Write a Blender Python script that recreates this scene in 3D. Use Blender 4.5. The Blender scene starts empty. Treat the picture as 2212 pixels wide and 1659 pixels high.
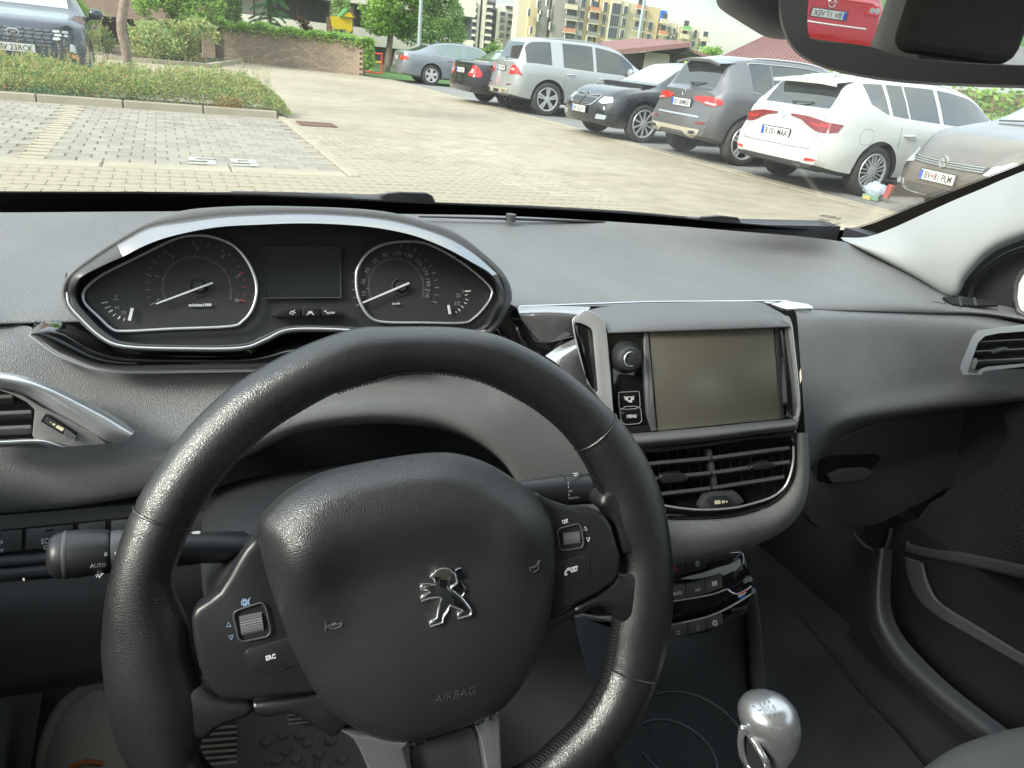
import bpy, bmesh, math, random
from mathutils import Vector, Matrix, noise
from mathutils.bvhtree import BVHTree

# ---------------------------------------------------------------- camera
SC = bpy.context.scene
COL = SC.collection
R_ = math.radians
F = 1600.0                       # focal length in units of a 2212 px wide picture
H = 1.16                         # eye height above the paving
ROLL, YAW = R_(6.5), R_(26)
PITCH = math.atan((829.5 - 125) * math.cos(ROLL) / F)
_fh = Vector((math.sin(YAW), math.cos(YAW), 0))
_r0 = Vector((math.cos(YAW), -math.sin(YAW), 0))
FW = _fh * math.cos(PITCH) - Vector((0, 0, 1)) * math.sin(PITCH)
_u0 = _r0.cross(FW)
RT = _r0 * math.cos(ROLL) + _u0 * math.sin(ROLL)
UP = -_r0 * math.sin(ROLL) + _u0 * math.cos(ROLL)
EYE = Vector((0, 0, H))
cam = bpy.data.cameras.new('camera')
camo = bpy.data.objects.new('camera', cam); COL.objects.link(camo)
m = Matrix((RT, UP, -FW)).transposed().to_4x4(); m.translation = EYE
camo.matrix_world = m
cam.sensor_width = 36; cam.lens = 36 * F / 2212
cam.clip_start = 0.02; cam.clip_end = 2000
cam.dof.use_dof = False
SC.camera = camo

def ray(x, y): return FW + RT * ((x - 1106) / F) - UP * ((y - 829.5) / F)
def pY(x, y, Y): d = ray(x, y); return EYE + d * (Y / d.y)
def pX(x, y, X): d = ray(x, y); return EYE + d * (X / d.x)
def pZ(x, y, Z=0.0): d = ray(x, y); return EYE + d * ((Z - H) / d.z)
def pD(x, y, D): return EYE + ray(x, y) * D
def pP(x, y, C, n):
    d = ray(x, y); return EYE + d * ((C - EYE).dot(n) / d.dot(n))

# ---------------------------------------------------------------- world, sun, exposure
W = bpy.data.worlds.new('World'); SC.world = W; W.use_nodes = True
SUN_EL, SUN_AZ = R_(35), R_(-108)      # azimuth clockwise from +Y
nt = W.node_tree; nt.nodes.clear()
def N(t, **k):
    n = nt.nodes.new(t)
    for a, b in k.items(): setattr(n, a, b)
    return n
out = N('ShaderNodeOutputWorld'); bg = N('ShaderNodeBackground'); bg.inputs['Strength'].default_value = 0.1
sky = N('ShaderNodeTexSky', sky_type='NISHITA'); sky.sun_disc = False
sky.sun_elevation = SUN_EL; sky.sun_rotation = SUN_AZ; sky.air_density = 1.2; sky.dust_density = 2.5
tc = N('ShaderNodeTexCoord'); mp = N('ShaderNodeMapping'); mp.inputs['Scale'].default_value = (1, 1, 4.0)
no = N('ShaderNodeTexNoise'); no.inputs['Scale'].default_value = 2.6; no.inputs['Detail'].default_value = 6
no.inputs['Roughness'].default_value = 0.52
rp = N('ShaderNodeValToRGB'); rp.color_ramp.elements[0].position = 0.36; rp.color_ramp.elements[1].position = 0.60
rp.color_ramp.elements[0].color = (0.40, 0.40, 0.40, 1); rp.color_ramp.elements[1].color = (0.98, 0.98, 0.98, 1)
mx = N('ShaderNodeMix', data_type='RGBA')
mx.inputs[7].default_value = (2.85, 2.98, 2.92, 1)
L = nt.links.new
L(tc.outputs['Generated'], mp.inputs[0]); L(mp.outputs[0], no.inputs['Vector']); L(no.outputs['Fac'], rp.inputs[0])
# an overcast sky is brighter towards the zenith
sx_ = N('ShaderNodeSeparateXYZ'); mz = N('ShaderNodeMapRange'); mz.inputs[1].default_value = 0.10; mz.inputs[2].default_value = 1.0; mz.inputs[3].default_value = 1.0; mz.inputs[4].default_value = 3.0
vm = N('ShaderNodeVectorMath', operation='SCALE'); L(tc.outputs['Generated'], sx_.inputs[0]); L(sx_.outputs[2], mz.inputs[0]); L(mz.outputs[0], vm.inputs['Scale'])
L(rp.outputs[0], mx.inputs[0]); L(sky.outputs[0], mx.inputs[6]); L(mx.outputs[2], vm.inputs[0]); L(vm.outputs[0], bg.inputs[0]); L(bg.outputs[0], out.inputs[0])
sl = bpy.data.lights.new('sun', 'SUN'); sl.energy = 1.5; sl.angle = R_(14); sl.color = (1, 0.96, 0.88)
so = bpy.data.objects.new('sun', sl); COL.objects.link(so)
_sd = Vector((math.sin(SUN_AZ) * math.cos(SUN_EL), math.cos(SUN_AZ) * math.cos(SUN_EL), math.sin(SUN_EL)))
so.rotation_euler = _sd.to_track_quat('Z', 'Y').to_euler(); so.location = (0, 0, 60)
SC.view_settings.view_transform = 'Standard'; SC.view_settings.look = 'None'
SC.view_settings.gamma = 1; SC.view_settings.use_curve_mapping = False
SC.view_settings.exposure = 1.8
SC.cycles.use_denoising = True
SC.cycles.max_bounces = 8; SC.cycles.diffuse_bounces = 4; SC.cycles.glossy_bounces = 4
SC.cycles.transparent_max_bounces = 12; SC.cycles.sample_clamp_indirect = 6

# ---------------------------------------------------------------- helpers
random.seed(7)
def V(*a): return Vector(a)
MATS = {}
def mat(name, col, rough=0.5, metal=0.0, bump=None, var=None, coat=0, spec=None, col2=None, scale=8, emit=None, sheen=0, rvar=None):
    """procedural material: colour with optional noise variation, fine grain relief (bump = kind, scale, strength)"""
    if name in MATS: return MATS[name]
    M = bpy.data.materials.new(name); M.use_nodes = True; MATS[name] = M
    t = M.node_tree; b = t.nodes['Principled BSDF']
    b.inputs['Base Color'].default_value = (*col, 1); b.inputs['Roughness'].default_value = rough
    b.inputs['Metallic'].default_value = metal
    if coat: b.inputs['Coat Weight'].default_value = coat; b.inputs['Coat Roughness'].default_value = 0.04
    if spec is not None: b.inputs['Specular IOR Level'].default_value = spec
    if sheen: b.inputs['Sheen Weight'].default_value = sheen
    if emit: b.inputs['Emission Color'].default_value = (*emit[:3], 1); b.inputs['Emission Strength'].default_value = emit[3]
    tc = t.nodes.new('ShaderNodeTexCoord')
    if col2:
        n = t.nodes.new('ShaderNodeTexNoise'); n.inputs['Scale'].default_value = scale; n.inputs['Detail'].default_value = 5
        r = t.nodes.new('ShaderNodeValToRGB'); r.color_ramp.elements[0].position = .35; r.color_ramp.elements[1].position = .65
        r.color_ramp.elements[0].color = (*col, 1); r.color_ramp.elements[1].color = (*col2, 1)
        t.links.new(tc.outputs['Object'], n.inputs['Vector']); t.links.new(n.outputs['Fac'], r.inputs[0]); t.links.new(r.outputs[0], b.inputs['Base Color'])
    if rvar:
        n = t.nodes.new('ShaderNodeTexNoise'); n.inputs['Scale'].default_value = rvar[0]; n.inputs['Detail'].default_value = 4
        r = t.nodes.new('ShaderNodeMapRange'); r.inputs[3].default_value = rvar[1]; r.inputs[4].default_value = rvar[2]
        r.inputs[1].default_value = .35; r.inputs[2].default_value = .65
        t.links.new(tc.outputs['Object'], n.inputs['Vector']); t.links.new(n.outputs['Fac'], r.inputs[0]); t.links.new(r.outputs[0], b.inputs['Roughness'])
    if bump:
        kind, sc, st = bump
        if kind == 'leather':
            n = t.nodes.new('ShaderNodeTexVoronoi'); n.feature = 'DISTANCE_TO_EDGE'; n.inputs['Scale'].default_value = sc; o = n.outputs['Distance']
            r = t.nodes.new('ShaderNodeMapRange'); r.inputs[2].default_value = .25; t.links.new(o, r.inputs[0]); o = r.outputs[0]
            dist = 0.0004
        else:
            n = t.nodes.new('ShaderNodeTexNoise'); n.inputs['Scale'].default_value = sc; n.inputs['Detail'].default_value = 3; o = n.outputs['Fac']
            dist = 0.0005 if sc > 100 else 0.01
        t.links.new(tc.outputs['Object'], n.inputs['Vector'])
        bp = t.nodes.new('ShaderNodeBump'); bp.inputs['Strength'].default_value = st; bp.inputs['Distance'].default_value = dist
        t.links.new(o, bp.inputs['Height']); t.links.new(bp.outputs[0], b.inputs['Normal'])
    return M

def glassmat(name, tint=(.92, .96, .94), rough=0.0, refl=1.0, dust=0):
    if name in MATS: return MATS[name]
    M = bpy.data.materials.new(name); M.use_nodes = True; MATS[name] = M
    t = M.node_tree; t.nodes.clear()
    o = t.nodes.new('ShaderNodeOutputMaterial'); mx = t.nodes.new('ShaderNodeMixShader')
    tr = t.nodes.new('ShaderNodeBsdfTransparent'); tr.inputs[0].default_value = (*tint, 1)
    gl = t.nodes.new('ShaderNodeBsdfGlossy'); gl.inputs['Roughness'].default_value = rough
    lw = t.nodes.new('ShaderNodeLayerWeight'); lw.inputs[0].default_value = .5
    pw_ = t.nodes.new('ShaderNodeMath'); pw_.operation = 'POWER'; pw_.inputs[1].default_value = 4.5
    mu = t.nodes.new('ShaderNodeMath'); mu.operation = 'MULTIPLY_ADD'; mu.inputs[1].default_value = .45 * refl; mu.inputs[2].default_value = .022 * refl
    t.links.new(lw.outputs['Facing'], pw_.inputs[0]); t.links.new(pw_.outputs[0], mu.inputs[0]); t.links.new(mu.outputs[0], mx.inputs[0])
    t.links.new(tr.outputs[0], mx.inputs[1]); t.links.new(gl.outputs[0], mx.inputs[2]); t.links.new(mx.outputs[0], o.inputs[0])
    if dust:          # thin dust film, added as a pale veil of glare over the view
        df = t.nodes.new('ShaderNodeBsdfDiffuse'); df.inputs[0].default_value = (.75, .75, .72, 1); m2 = t.nodes.new('ShaderNodeMixShader')
        tl = t.nodes.new('ShaderNodeBsdfTranslucent'); tl.inputs[0].default_value = (.75, .75, .72, 1); ad = t.nodes.new('ShaderNodeMixShader'); ad.inputs[0].default_value = .5
        tc = t.nodes.new('ShaderNodeTexCoord'); nz = t.nodes.new('ShaderNodeTexNoise'); nz.inputs['Scale'].default_value = 5; nz.inputs['Detail'].default_value = 9; nz.inputs['Distortion'].default_value = .6
        mr = t.nodes.new('ShaderNodeMapRange'); mr.inputs[1].default_value = .35; mr.inputs[2].default_value = .75; mr.inputs[3].default_value = dust * .5; mr.inputs[4].default_value = dust * 1.6
        nn_ = t.nodes.new('ShaderNodeTexNoise'); nn_.inputs['Scale'].default_value = 420; m3 = t.nodes.new('ShaderNodeMapRange'); m3.inputs[1].default_value = .70; m3.inputs[2].default_value = .74; m3.inputs[4].default_value = .22; a3 = t.nodes.new('ShaderNodeMath')
        K = t.links.new; K(tc.outputs['Object'], nz.inputs['Vector']); K(tc.outputs['Object'], nn_.inputs['Vector']); K(nz.outputs['Fac'], mr.inputs[0]); K(nn_.outputs['Fac'], m3.inputs[0]); K(mr.outputs[0], a3.inputs[0]); K(m3.outputs[0], a3.inputs[1])
        K(df.outputs[0], ad.inputs[1]); K(tl.outputs[0], ad.inputs[2]); K(mx.outputs[0], m2.inputs[1]); K(ad.outputs[0], m2.inputs[2]); K(a3.outputs[0], m2.inputs[0]); K(m2.outputs[0], o.inputs[0])
    return M

def thing(name, label, cat, loc=(0, 0, 0), rotz=0, group=None, kind=None):
    o = bpy.data.objects.new(name, None); COL.objects.link(o); o.empty_display_size = .05
    o.location = loc; o.rotation_euler = (0, 0, rotz)
    o['label'] = label; o['category'] = cat
    if group: o['group'] = group
    if kind: o['kind'] = kind
    return o
def tag(o, label=None, cat=None, group=None, kind=None):
    if label: o['label'] = label
    if cat: o['category'] = cat
    if group: o['group'] = group
    if kind: o['kind'] = kind
    return o
def pmat(o):
    M = Matrix.LocRotScale(o.location, o.rotation_euler, o.scale)
    return M
def obj(name, me, parent=None, world=True):
    """link mesh; world=True: vertices are in world space, parent's transform is undone"""
    o = bpy.data.objects.new(name, me); COL.objects.link(o)
    if parent is not None:
        o.parent = parent
        if world:
            M = Matrix.Identity(4); q = parent
            chain = []
            while q is not None: chain.append(q); q = q.parent
            for q in reversed(chain): M = M @ q.matrix_parent_inverse @ pmat(q)
            o.matrix_parent_inverse = M.inverted()
    return o
def mk(name, vs, fs, m, parent=None, smooth=False, world=True, mi=None, bevel=0, seg=1, weld=False, recalc=False, auto=None):
    me = bpy.data.meshes.new(name)
    me.from_pydata([tuple(v) for v in vs], [], [tuple(f) for f in fs])
    ms = m if isinstance(m, (list, tuple)) else [m]
    for q in ms: me.materials.append(q)
    if mi:
        for p, i in zip(me.polygons, mi): p.material_index = i
    if bevel or weld or recalc:
        bm = bmesh.new(); bm.from_mesh(me)
        if weld: bmesh.ops.remove_doubles(bm, verts=bm.verts, dist=1e-5)
        if recalc or bevel: bmesh.ops.recalc_face_normals(bm, faces=bm.faces)
        if bevel:
            es = [e for e in bm.edges if len(e.link_faces) == 2 and e.calc_face_angle(0) > 0.5]
            bmesh.ops.bevel(bm, geom=es, offset=bevel, segments=seg, profile=.5, affect='EDGES', clamp_overlap=True)
        bm.to_mesh(me); bm.free()
    if smooth:
        me.polygons.foreach_set('use_smooth', [True] * len(me.polygons))
        if auto is not None: me.set_sharp_from_angle(angle=R_(auto))
    me.update()
    return obj(name, me, parent, world)
class MB:
    """collects shapes that become one mesh"""
    def __init__(s): s.v = []; s.f = []; s.mi = []; s.cur = 0
    def add(s, vs, fs):
        b = len(s.v); s.v += [tuple(v) for v in vs]; s.f += [tuple(i + b for i in f) for f in fs]; s.mi += [s.cur] * len(fs); return s
    def box(s, c, size, M=None):
        hx, hy, hz = size[0] / 2, size[1] / 2, size[2] / 2
        vs = [Vector((x, y, z)) for x in (-hx, hx) for y in (-hy, hy) for z in (-hz, hz)]
        if M is not None: vs = [M @ v for v in vs]
        return s.add([v + Vector(c) for v in vs], [(0, 1, 3, 2), (4, 6, 7, 5), (0, 4, 5, 1), (2, 3, 7, 6), (0, 2, 6, 4), (1, 5, 7, 3)])
    def tube(s, pts, r, n=8, closed=False, cap=True, flat=None):
        v, f = tube_geo(pts, r, n, closed, cap, flat); return s.add(v, f)
    def prism(s, pts, off):
        n = len(pts); off = Vector(off)
        vs = [Vector(p) for p in pts] + [Vector(p) + off for p in pts]
        fs = [tuple(range(n))[::-1], tuple(range(n, 2 * n))] + [(i, (i + 1) % n, n + (i + 1) % n, n + i) for i in range(n)]
        return s.add(vs, fs)
    def build(s, name, m, parent=None, **k):
        return mk(name, s.v, s.f, m, parent, mi=s.mi if isinstance(m, (list, tuple)) else None, **k)
def tube_geo(pts, r, n=8, closed=False, cap=True, flat=None):
    """flat = (normal vector, factor) squashes the section along that normal"""
    pts = [Vector(p) for p in pts]; k = len(pts)
    rs = r if isinstance(r, (list, tuple)) else [r] * k
    vs, fs = [], []; prev = None
    for i, p in enumerate(pts):
        a = pts[(i - 1) % k] if (closed or i > 0) else pts[0]
        b = pts[(i + 1) % k] if (closed or i < k - 1) else pts[-1]
        t = (b - a).normalized()
        if flat: u = t.cross(flat[0]).normalized(); w = u.cross(t) * flat[1]
        else:
            if prev is None:
                u = t.orthogonal().normalized()
            else: u = (prev - t * prev.dot(t)).normalized()
            prev = u; w = t.cross(u)
        for j in range(n):
            q = 2 * math.pi * j / n; vs.append(p + (u * math.cos(q) + w * math.sin(q)) * rs[i])
    for i in range(k if closed else k - 1):
        for j in range(n):
            a = i * n + j; b = i * n + (j + 1) % n; c = ((i + 1) % k) * n
            fs.append((a, b, c + (j + 1) % n, c + j))
    if cap and not closed: fs += [tuple(range(n))[::-1], tuple(range((k - 1) * n, k * n))]
    return vs, fs
def tube(name, pts, r, m, parent=None, n=8, closed=False, flat=None, cap=True, **k):
    v, f = tube_geo(pts, r, n, closed, cap, flat); return mk(name, v, f, m, parent, smooth=True, recalc=True, auto=50, **k)
def drape(o, bvh, lift=.0003):
    """lay a lettering mesh onto a curved surface, seen from the eye"""
    for v in o.data.vertices:
        d = (v.co - EYE).normalized(); h = bvh.ray_cast(EYE, d)
        if h[0] is not None: v.co = h[0] - d * lift
    return o
def bvh_of(*obs):
    vs, fs = [], []
    for o in obs:
        b = len(vs); vs += [v.co.copy() for v in o.data.vertices]; fs += [tuple(i + b for i in p.vertices) for p in o.data.polygons]
    return BVHTree.FromPolygons(vs, fs)
def cr(pts, k=6, closed=False):
    """Catmull-Rom through points of any dimension"""
    P = [Vector(p) for p in pts]; n = len(P); o = []
    for i in range(n if closed else n - 1):
        if closed: a, b, c, d = P[(i - 1) % n], P[i], P[(i + 1) % n], P[(i + 2) % n]
        else: b, c = P[i], P[i + 1]; a = P[i - 1] if i else b * 2 - c; d = P[i + 2] if i + 2 < n else c * 2 - b
        for j in range(k):
            t = j / k
            o.append(.5 * ((2 * b) + (c - a) * t + (2 * a - 5 * b + 4 * c - d) * t * t + (3 * b - a - 3 * c + d) * t ** 3))
    if not closed: o.append(P[-1])
    return o
def rc(pts, rad, k=4):
    """round the corners of a closed 2-D/3-D polygon; rad single or list"""
    P = [Vector(p) for p in pts]; n = len(P); o = []
    for i in range(n):
        r = rad[i] if isinstance(rad, (list, tuple)) else rad
        a, b, c = P[i - 1], P[i], P[(i + 1) % n]
        if r <= 0: o.append(b); continue
        r1 = min(r, (a - b).length * .48, (c - b).length * .48)
        s, e = b + (a - b).normalized() * r1, b + (c - b).normalized() * r1
        for j in range(k + 1):
            t = j / k; o.append(s * (1 - t) ** 2 + b * 2 * t * (1 - t) + e * t * t)
    return o
def patch(name, rows, m, parent=None, k=5, kk=5, thick=0, **kw):
    """smooth surface through a grid of 3-D control points"""
    R = [cr(r, kk) for r in rows]
    C = [cr([R[i][j] for i in range(len(R))], k) for j in range(len(R[0]))]
    nj, ni = len(C), len(C[0]); vs = [C[j][i] for i in range(ni) for j in range(nj)]
    fs = [(i * nj + j, i * nj + j + 1, (i + 1) * nj + j + 1, (i + 1) * nj + j) for i in range(ni - 1) for j in range(nj - 1)]
    o = mk(name, vs, fs, m, parent, smooth=True, **kw)
    if thick:
        s = o.modifiers.new('t', 'SOLIDIFY'); s.thickness = thick; s.offset = 0
    return o
def plate(name, pix, C, n, m, parent=None, depth=.003, lift=0.0, bevel=0, seg=2, smooth=False, round_=0, auto=40):
    """outline given in picture units, laid on the plane through C with normal n, lifted off it and given thickness behind"""
    pts = [pP(x, y, C, n) + n * lift for x, y in pix]
    if round_: pts = rc(pts, round_)
    b = MB(); b.prism(pts, -n * depth)
    return b.build(name, m, parent, bevel=bevel, seg=seg, recalc=True, smooth=smooth or bevel > 0, auto=auto)
FONT = None
def textobj(name, s, base, right, up, size, m, parent=None, ext=.0004, shear=0, align='LEFT', bold=0):
    """flat lettering as a mesh; base = start of the baseline, right/up = directions, size = capital height"""
    cu = bpy.data.curves.new(name, 'FONT'); cu.body = s; cu.size = size / .70; cu.extrude = ext; cu.align_x = align; cu.offset = bold
    cu.resolution_u = 2; cu.shear = shear
    t = bpy.data.objects.new(name, cu); COL.objects.link(t)
    me = bpy.data.meshes.new_from_object(t); bpy.data.objects.remove(t)
    r = right.normalized(); n = r.cross(up).normalized(); u = n.cross(r)
    M = Matrix((r, u, n)).transposed().to_4x4(); M.translation = base
    me.transform(M); me.materials.clear(); me.materials.append(m); me.name = name
    return obj(name, me, parent)
def ptext(name, s, x0, y0, x1, y1, C, n, hpx, m, parent=None, lift=.0006, **k):
    """text whose baseline runs between two picture points on a plane"""
    a, b = pP(x0, y0, C, n), pP(x1, y1, C, n); r = (b - a).normalized(); u = n.cross(r)
    dx, dy = x1 - x0, y1 - y0; l = math.hypot(dx, dy)
    c = pP(x0 + dy / l * hpx, y0 - dx / l * hpx, C, n); hh = abs((c - a).dot(u))
    o = textobj(name, s, a + n * lift, r, u, hh, m, parent, **k)
    # stretch to the wanted length
    me = o.data; w = max(((v.co - a).dot(r)) for v in me.vertices); f = (b - a).length / max(w, 1e-6)
    for v in me.vertices:
        d = (v.co - a).dot(r); v.co += r * (d * f - d)
    return o
# ================================================================ OUTSIDE: ground and paving
def ground_mat(name, c1, c2, brick=None, rough=.85, scale=3, mort=None, msize=.03, rotz=0, bumpst=.3):
    M = bpy.data.materials.new(name); M.use_nodes = True; MATS[name] = M
    t = M.node_tree; b = t.nodes['Principled BSDF']; b.inputs['Roughness'].default_value = rough
    tc = t.nodes.new('ShaderNodeTexCoord'); n = t.nodes.new('ShaderNodeTexNoise'); n.inputs['Scale'].default_value = scale; n.inputs['Detail'].default_value = 8
    n2 = t.nodes.new('ShaderNodeTexNoise'); n2.inputs['Scale'].default_value = .35; n2.inputs['Detail'].default_value = 4
    ad = t.nodes.new('ShaderNodeMath'); ad.operation = 'ADD'
    r = t.nodes.new('ShaderNodeMapRange'); r.inputs[1].default_value = .8; r.inputs[2].default_value = 1.2
    mx = t.nodes.new('ShaderNodeMix'); mx.data_type = 'RGBA'; mx.inputs[6].default_value = (*c1, 1); mx.inputs[7].default_value = (*c2, 1)
    K = t.links.new
    K(tc.outputs['Object'], n.inputs['Vector']); K(tc.outputs['Object'], n2.inputs['Vector'])
    K(n.outputs['Fac'], ad.inputs[0]); K(n2.outputs['Fac'], ad.inputs[1]); K(ad.outputs[0], r.inputs[0]); K(r.outputs[0], mx.inputs[0])
    o = mx.outputs[2]
    if brick:
        mp = t.nodes.new('ShaderNodeMapping'); mp.inputs['Rotation'].default_value = (0, 0, rotz)
        bt = t.nodes.new('ShaderNodeTexBrick'); bt.inputs['Scale'].default_value = 1; bt.inputs['Brick Width'].default_value = brick[0]
        bt.inputs['Row Height'].default_value = brick[1]; bt.inputs['Mortar Size'].default_value = msize; bt.inputs['Mortar Smooth'].default_value = .3
        bt.inputs['Color1'].default_value = (.92, .92, .92, 1); bt.inputs['Color2'].default_value = (1.05, 1.04, 1.02, 1); bt.inputs['Mortar'].default_value = (*(mort or (.6, .58, .55)), 1)
        ml = t.nodes.new('ShaderNodeMix'); ml.data_type = 'RGBA'; ml.blend_type = 'MULTIPLY'; ml.inputs[0].default_value = 1
        K(tc.outputs['Object'], mp.inputs[0]); K(mp.outputs[0], bt.inputs['Vector']); K(o, ml.inputs[6]); K(bt.outputs['Color'], ml.inputs[7]); o = ml.outputs[2]
    K(o, b.inputs['Base Color'])
    n3 = t.nodes.new('ShaderNodeTexNoise'); n3.inputs['Scale'].default_value = 60; n3.inputs['Detail'].default_value = 4
    bp = t.nodes.new('ShaderNodeBump'); bp.inputs['Strength'].default_value = bumpst; bp.inputs['Distance'].default_value = .01
    K(tc.outputs['Object'], n3.inputs['Vector']); K(n3.outputs['Fac'], bp.inputs['Height']); K(bp.outputs[0], b.inputs['Normal'])
    return M
gm_aisle = ground_mat('beige_paving', (.262, .224, .160), (.352, .308, .232), (.22, .165), mort=(.88, .87, .85), msize=.010)
gm_block = ground_mat('beige_block', (.27, .232, .167), (.36, .316, .24))
gm_joint = ground_mat('paving_joint', (.21, .18, .125), (.30, .265, .195))
gm_grey = ground_mat('grey_paving', (.19, .19, .183), (.24, .238, .228), (.2, .1), mort=(.6, .6, .58), msize=.008)
gm_stoneA = ground_mat('grey_stone', (.245, .222, .18), (.30, .276, .228))
gm_stoneB = ground_mat('dark_grey_stone', (.205, .186, .152), (.26, .24, .198))
gm_kerb = ground_mat('kerb_concrete', (.28, .25, .185), (.34, .307, .235))
gm_kerbw = ground_mat('pale_kerb', (.305, .275, .20), (.37, .336, .252))
gm_grass = ground_mat('grass_ground', (.045, .11, .022), (.075, .165, .035))
gm_soil = ground_mat('soil', (.05, .04, .025), (.09, .07, .04))
def sheet(name, pts, z, m, kind='structure', parent=None):
    o = mk(name, [(x, y, z) for x, y in pts], [tuple(range(len(pts)))], m, parent); 
    if kind and parent is None: o['kind'] = kind
    return o
def rect(x0, y0, x1, y1): return [(x0, y0), (x1, y0), (x1, y1), (x0, y1)]
sheet('ground', rect(-900, -900, 900, 900), -.02, gm_grass)
road = sheet('road', rect(-45, -30, 7.22, 70), 0, gm_joint)
sheet('road_surface', rect(-45, -30, 7.22, 5.45), .012, gm_aisle)
sheet('road_surface', rect(3.9, 5.45, 7.22, 70), .012, gm_aisle)
sheet('road_surface', rect(1.62, 10.0, 3.9, 70), .012, gm_aisle)
sheet('road_surface', rect(-45, 14.2, 1.62, 70), .012, gm_aisle)
sheet('parking_strip', rect(7.62, -30, 12.9, 27.6), .012, gm_grey)
# interlocking I-shaped blocks in front of the car: each its own stone
def iblock(z=.014):
    a, b, c, d = .098, .080, .066, .030
    P = [(-a, -b), (-d, -b), (-d + .012, -c), (d - .012, -c), (d, -b), (a, -b), (a, b), (d, b), (d - .012, c), (-d + .012, c), (-d, b), (-a, b)]
    bb = MB(); bb.prism([V(x, y, -.02) for x, y in P], V(0, 0, z + .02)); return bb
ib = iblock(); _o = ib.build('paving_block', gm_block, road, bevel=0); ibm = _o.data; bpy.data.objects.remove(_o)
cells = []
j = 0; y = 5.4
while y < 10.15:
    x = -2.4 + (0.1 if j % 2 else 0)
    while x < 4.05:
        ok = not (x < 1.57 and y > 6.93)
        if ok: cells.append((x, y))
        x += .2
    y += .164; j += 1
def front_of_view(x, y): return math.hypot(x - .6, y - 5.8)
cells.sort(key=lambda c: front_of_view(*c))
for x, y in cells[:300]:
    o = bpy.data.objects.new('paving_block', ibm); COL.objects.link(o); o.parent = road
    o.location = (x, y, random.uniform(-.0015, .0015)); o.rotation_euler = (0, 0, random.uniform(-.01, .01))
bb = MB(); iv = [Vector(v.co) for v in ibm.vertices]; ifc = [tuple(p.vertices) for p in ibm.polygons]
for x, y in cells[300:]: bb.add([v + V(x, y, random.uniform(-.002, .002)) for v in iv], ifc)
o = bb.build('paving_blocks', gm_block, road); o['kind'] = 'stuff'
# the flat kerb row along the parked cars, one stone after another
kr = thing('kerb_row', 'flush concrete kerb row in front of the parked cars on the right', 'kerb', kind='structure')
y = -2.0; kb = MB(); kb.box(V(0, 0, 0), (.30, .985, .12)); _o = kb.build('kerb_stone', gm_kerb, None, bevel=.008); kbm = _o.data; bpy.data.objects.remove(_o)
while y < 33:
    o = bpy.data.objects.new('kerb_stone', kbm); COL.objects.link(o); o.parent = kr
    o.location = (7.42, y, -.042 + random.uniform(-.003, .003)); y += 1.0
# ---- parking bay on the left, its stones one by one
bay = sheet('parking_bay', rect(-9, 7.22, 1.50, 11.75), .004, gm_joint)
sm = []
for mm_ in (gm_stoneA, gm_stoneB, gm_kerbw):
    q = MB(); q.box(V(0, 0, 0), (.192, .192 if mm_ is not gm_kerbw else .095, .03)); _o = q.build('paving_stone', mm_, None, bevel=.006); sm.append(_o.data); bpy.data.objects.remove(_o)
q = MB(); q.box(V(0, 0, 0), (.096, .192, .03)); _o = q.build('paving_stone', gm_stoneA, None, bevel=.006); sm.append(_o.data); bpy.data.objects.remove(_o)
st = []
yy = 7.33; row = 0
while yy < 11.7:
    xx = -3.6 + (0.1 if row % 2 else 0)
    while xx < 1.45:
        if not (-1.15 < xx < -.90): st.append((xx, yy))
        xx += .2
    yy += .2; row += 1
st.sort(key=lambda c: math.hypot(c[0] - 0, c[1] - 7.2))
rest = MB()
for i, (xx, yy) in enumerate(st):
    dz = random.uniform(-.002, .002)
    if i < 262:
        o = bpy.data.objects.new('paving_stone', sm[0 if random.random() < .6 else 1]); COL.objects.link(o); o.parent = bay
        o.location = (xx, yy, .0 + dz)
    else: rest.cur = 0 if random.random() < .6 else 1; rest.box(V(xx, yy, dz), (.192, .192, .03))
o = rest.build('paving_stones', [gm_stoneA, gm_stoneB], bay); o['kind'] = 'stuff'
sheet('bay_surface', rect(-9, 7.22, -3.7, 11.75), .012, gm_grey)
for k in range(22):      # pale stones that mark the edge of the space
    o = bpy.data.objects.new('marking_stone', sm[2]); COL.objects.link(o); o.parent = bay
    o.location = (-1.02, 7.32 + k * .2, .001 + random.uniform(-.001, .001))
# space number, painted
def strokes(name, segs, org, w, m, parent, z=.019):
    b = MB()
    for i, (x0, y0, x1, y1) in enumerate(segs):
        a, c = V(org[0] + x0, org[1] + y0, z + i * .0006), V(org[0] + x1, org[1] + y1, z + i * .0006); d = (c - a).normalized(); s = V(-d.y, d.x, 0) * w / 2
        b.add([a - s - d * w / 2, c - s + d * w / 2, c + s + d * w / 2, a + s - d * w / 2], [(0, 1, 2, 3)])
    return b.build(name, m, parent)
m_paint = mat('white_road_paint', (.42, .41, .38), .7, col2=(.30, .295, .27), scale=30)
five = [(.16, .34, 0, .34), (0, .34, 0, .18), (0, .18, .16, .18), (.16, .18, .16, 0), (.16, 0, 0, 0)]
nine = [(.16, 0, .16, .34), (.16, .34, 0, .34), (0, .34, 0, .17), (0, .17, .16, .17), (0, 0, .16, 0)]
strokes('space_number_five', five, (.20, 7.30), .07, m_paint, bay); strokes('space_number_nine', nine, (.56, 7.30), .07, m_paint, bay)
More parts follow.
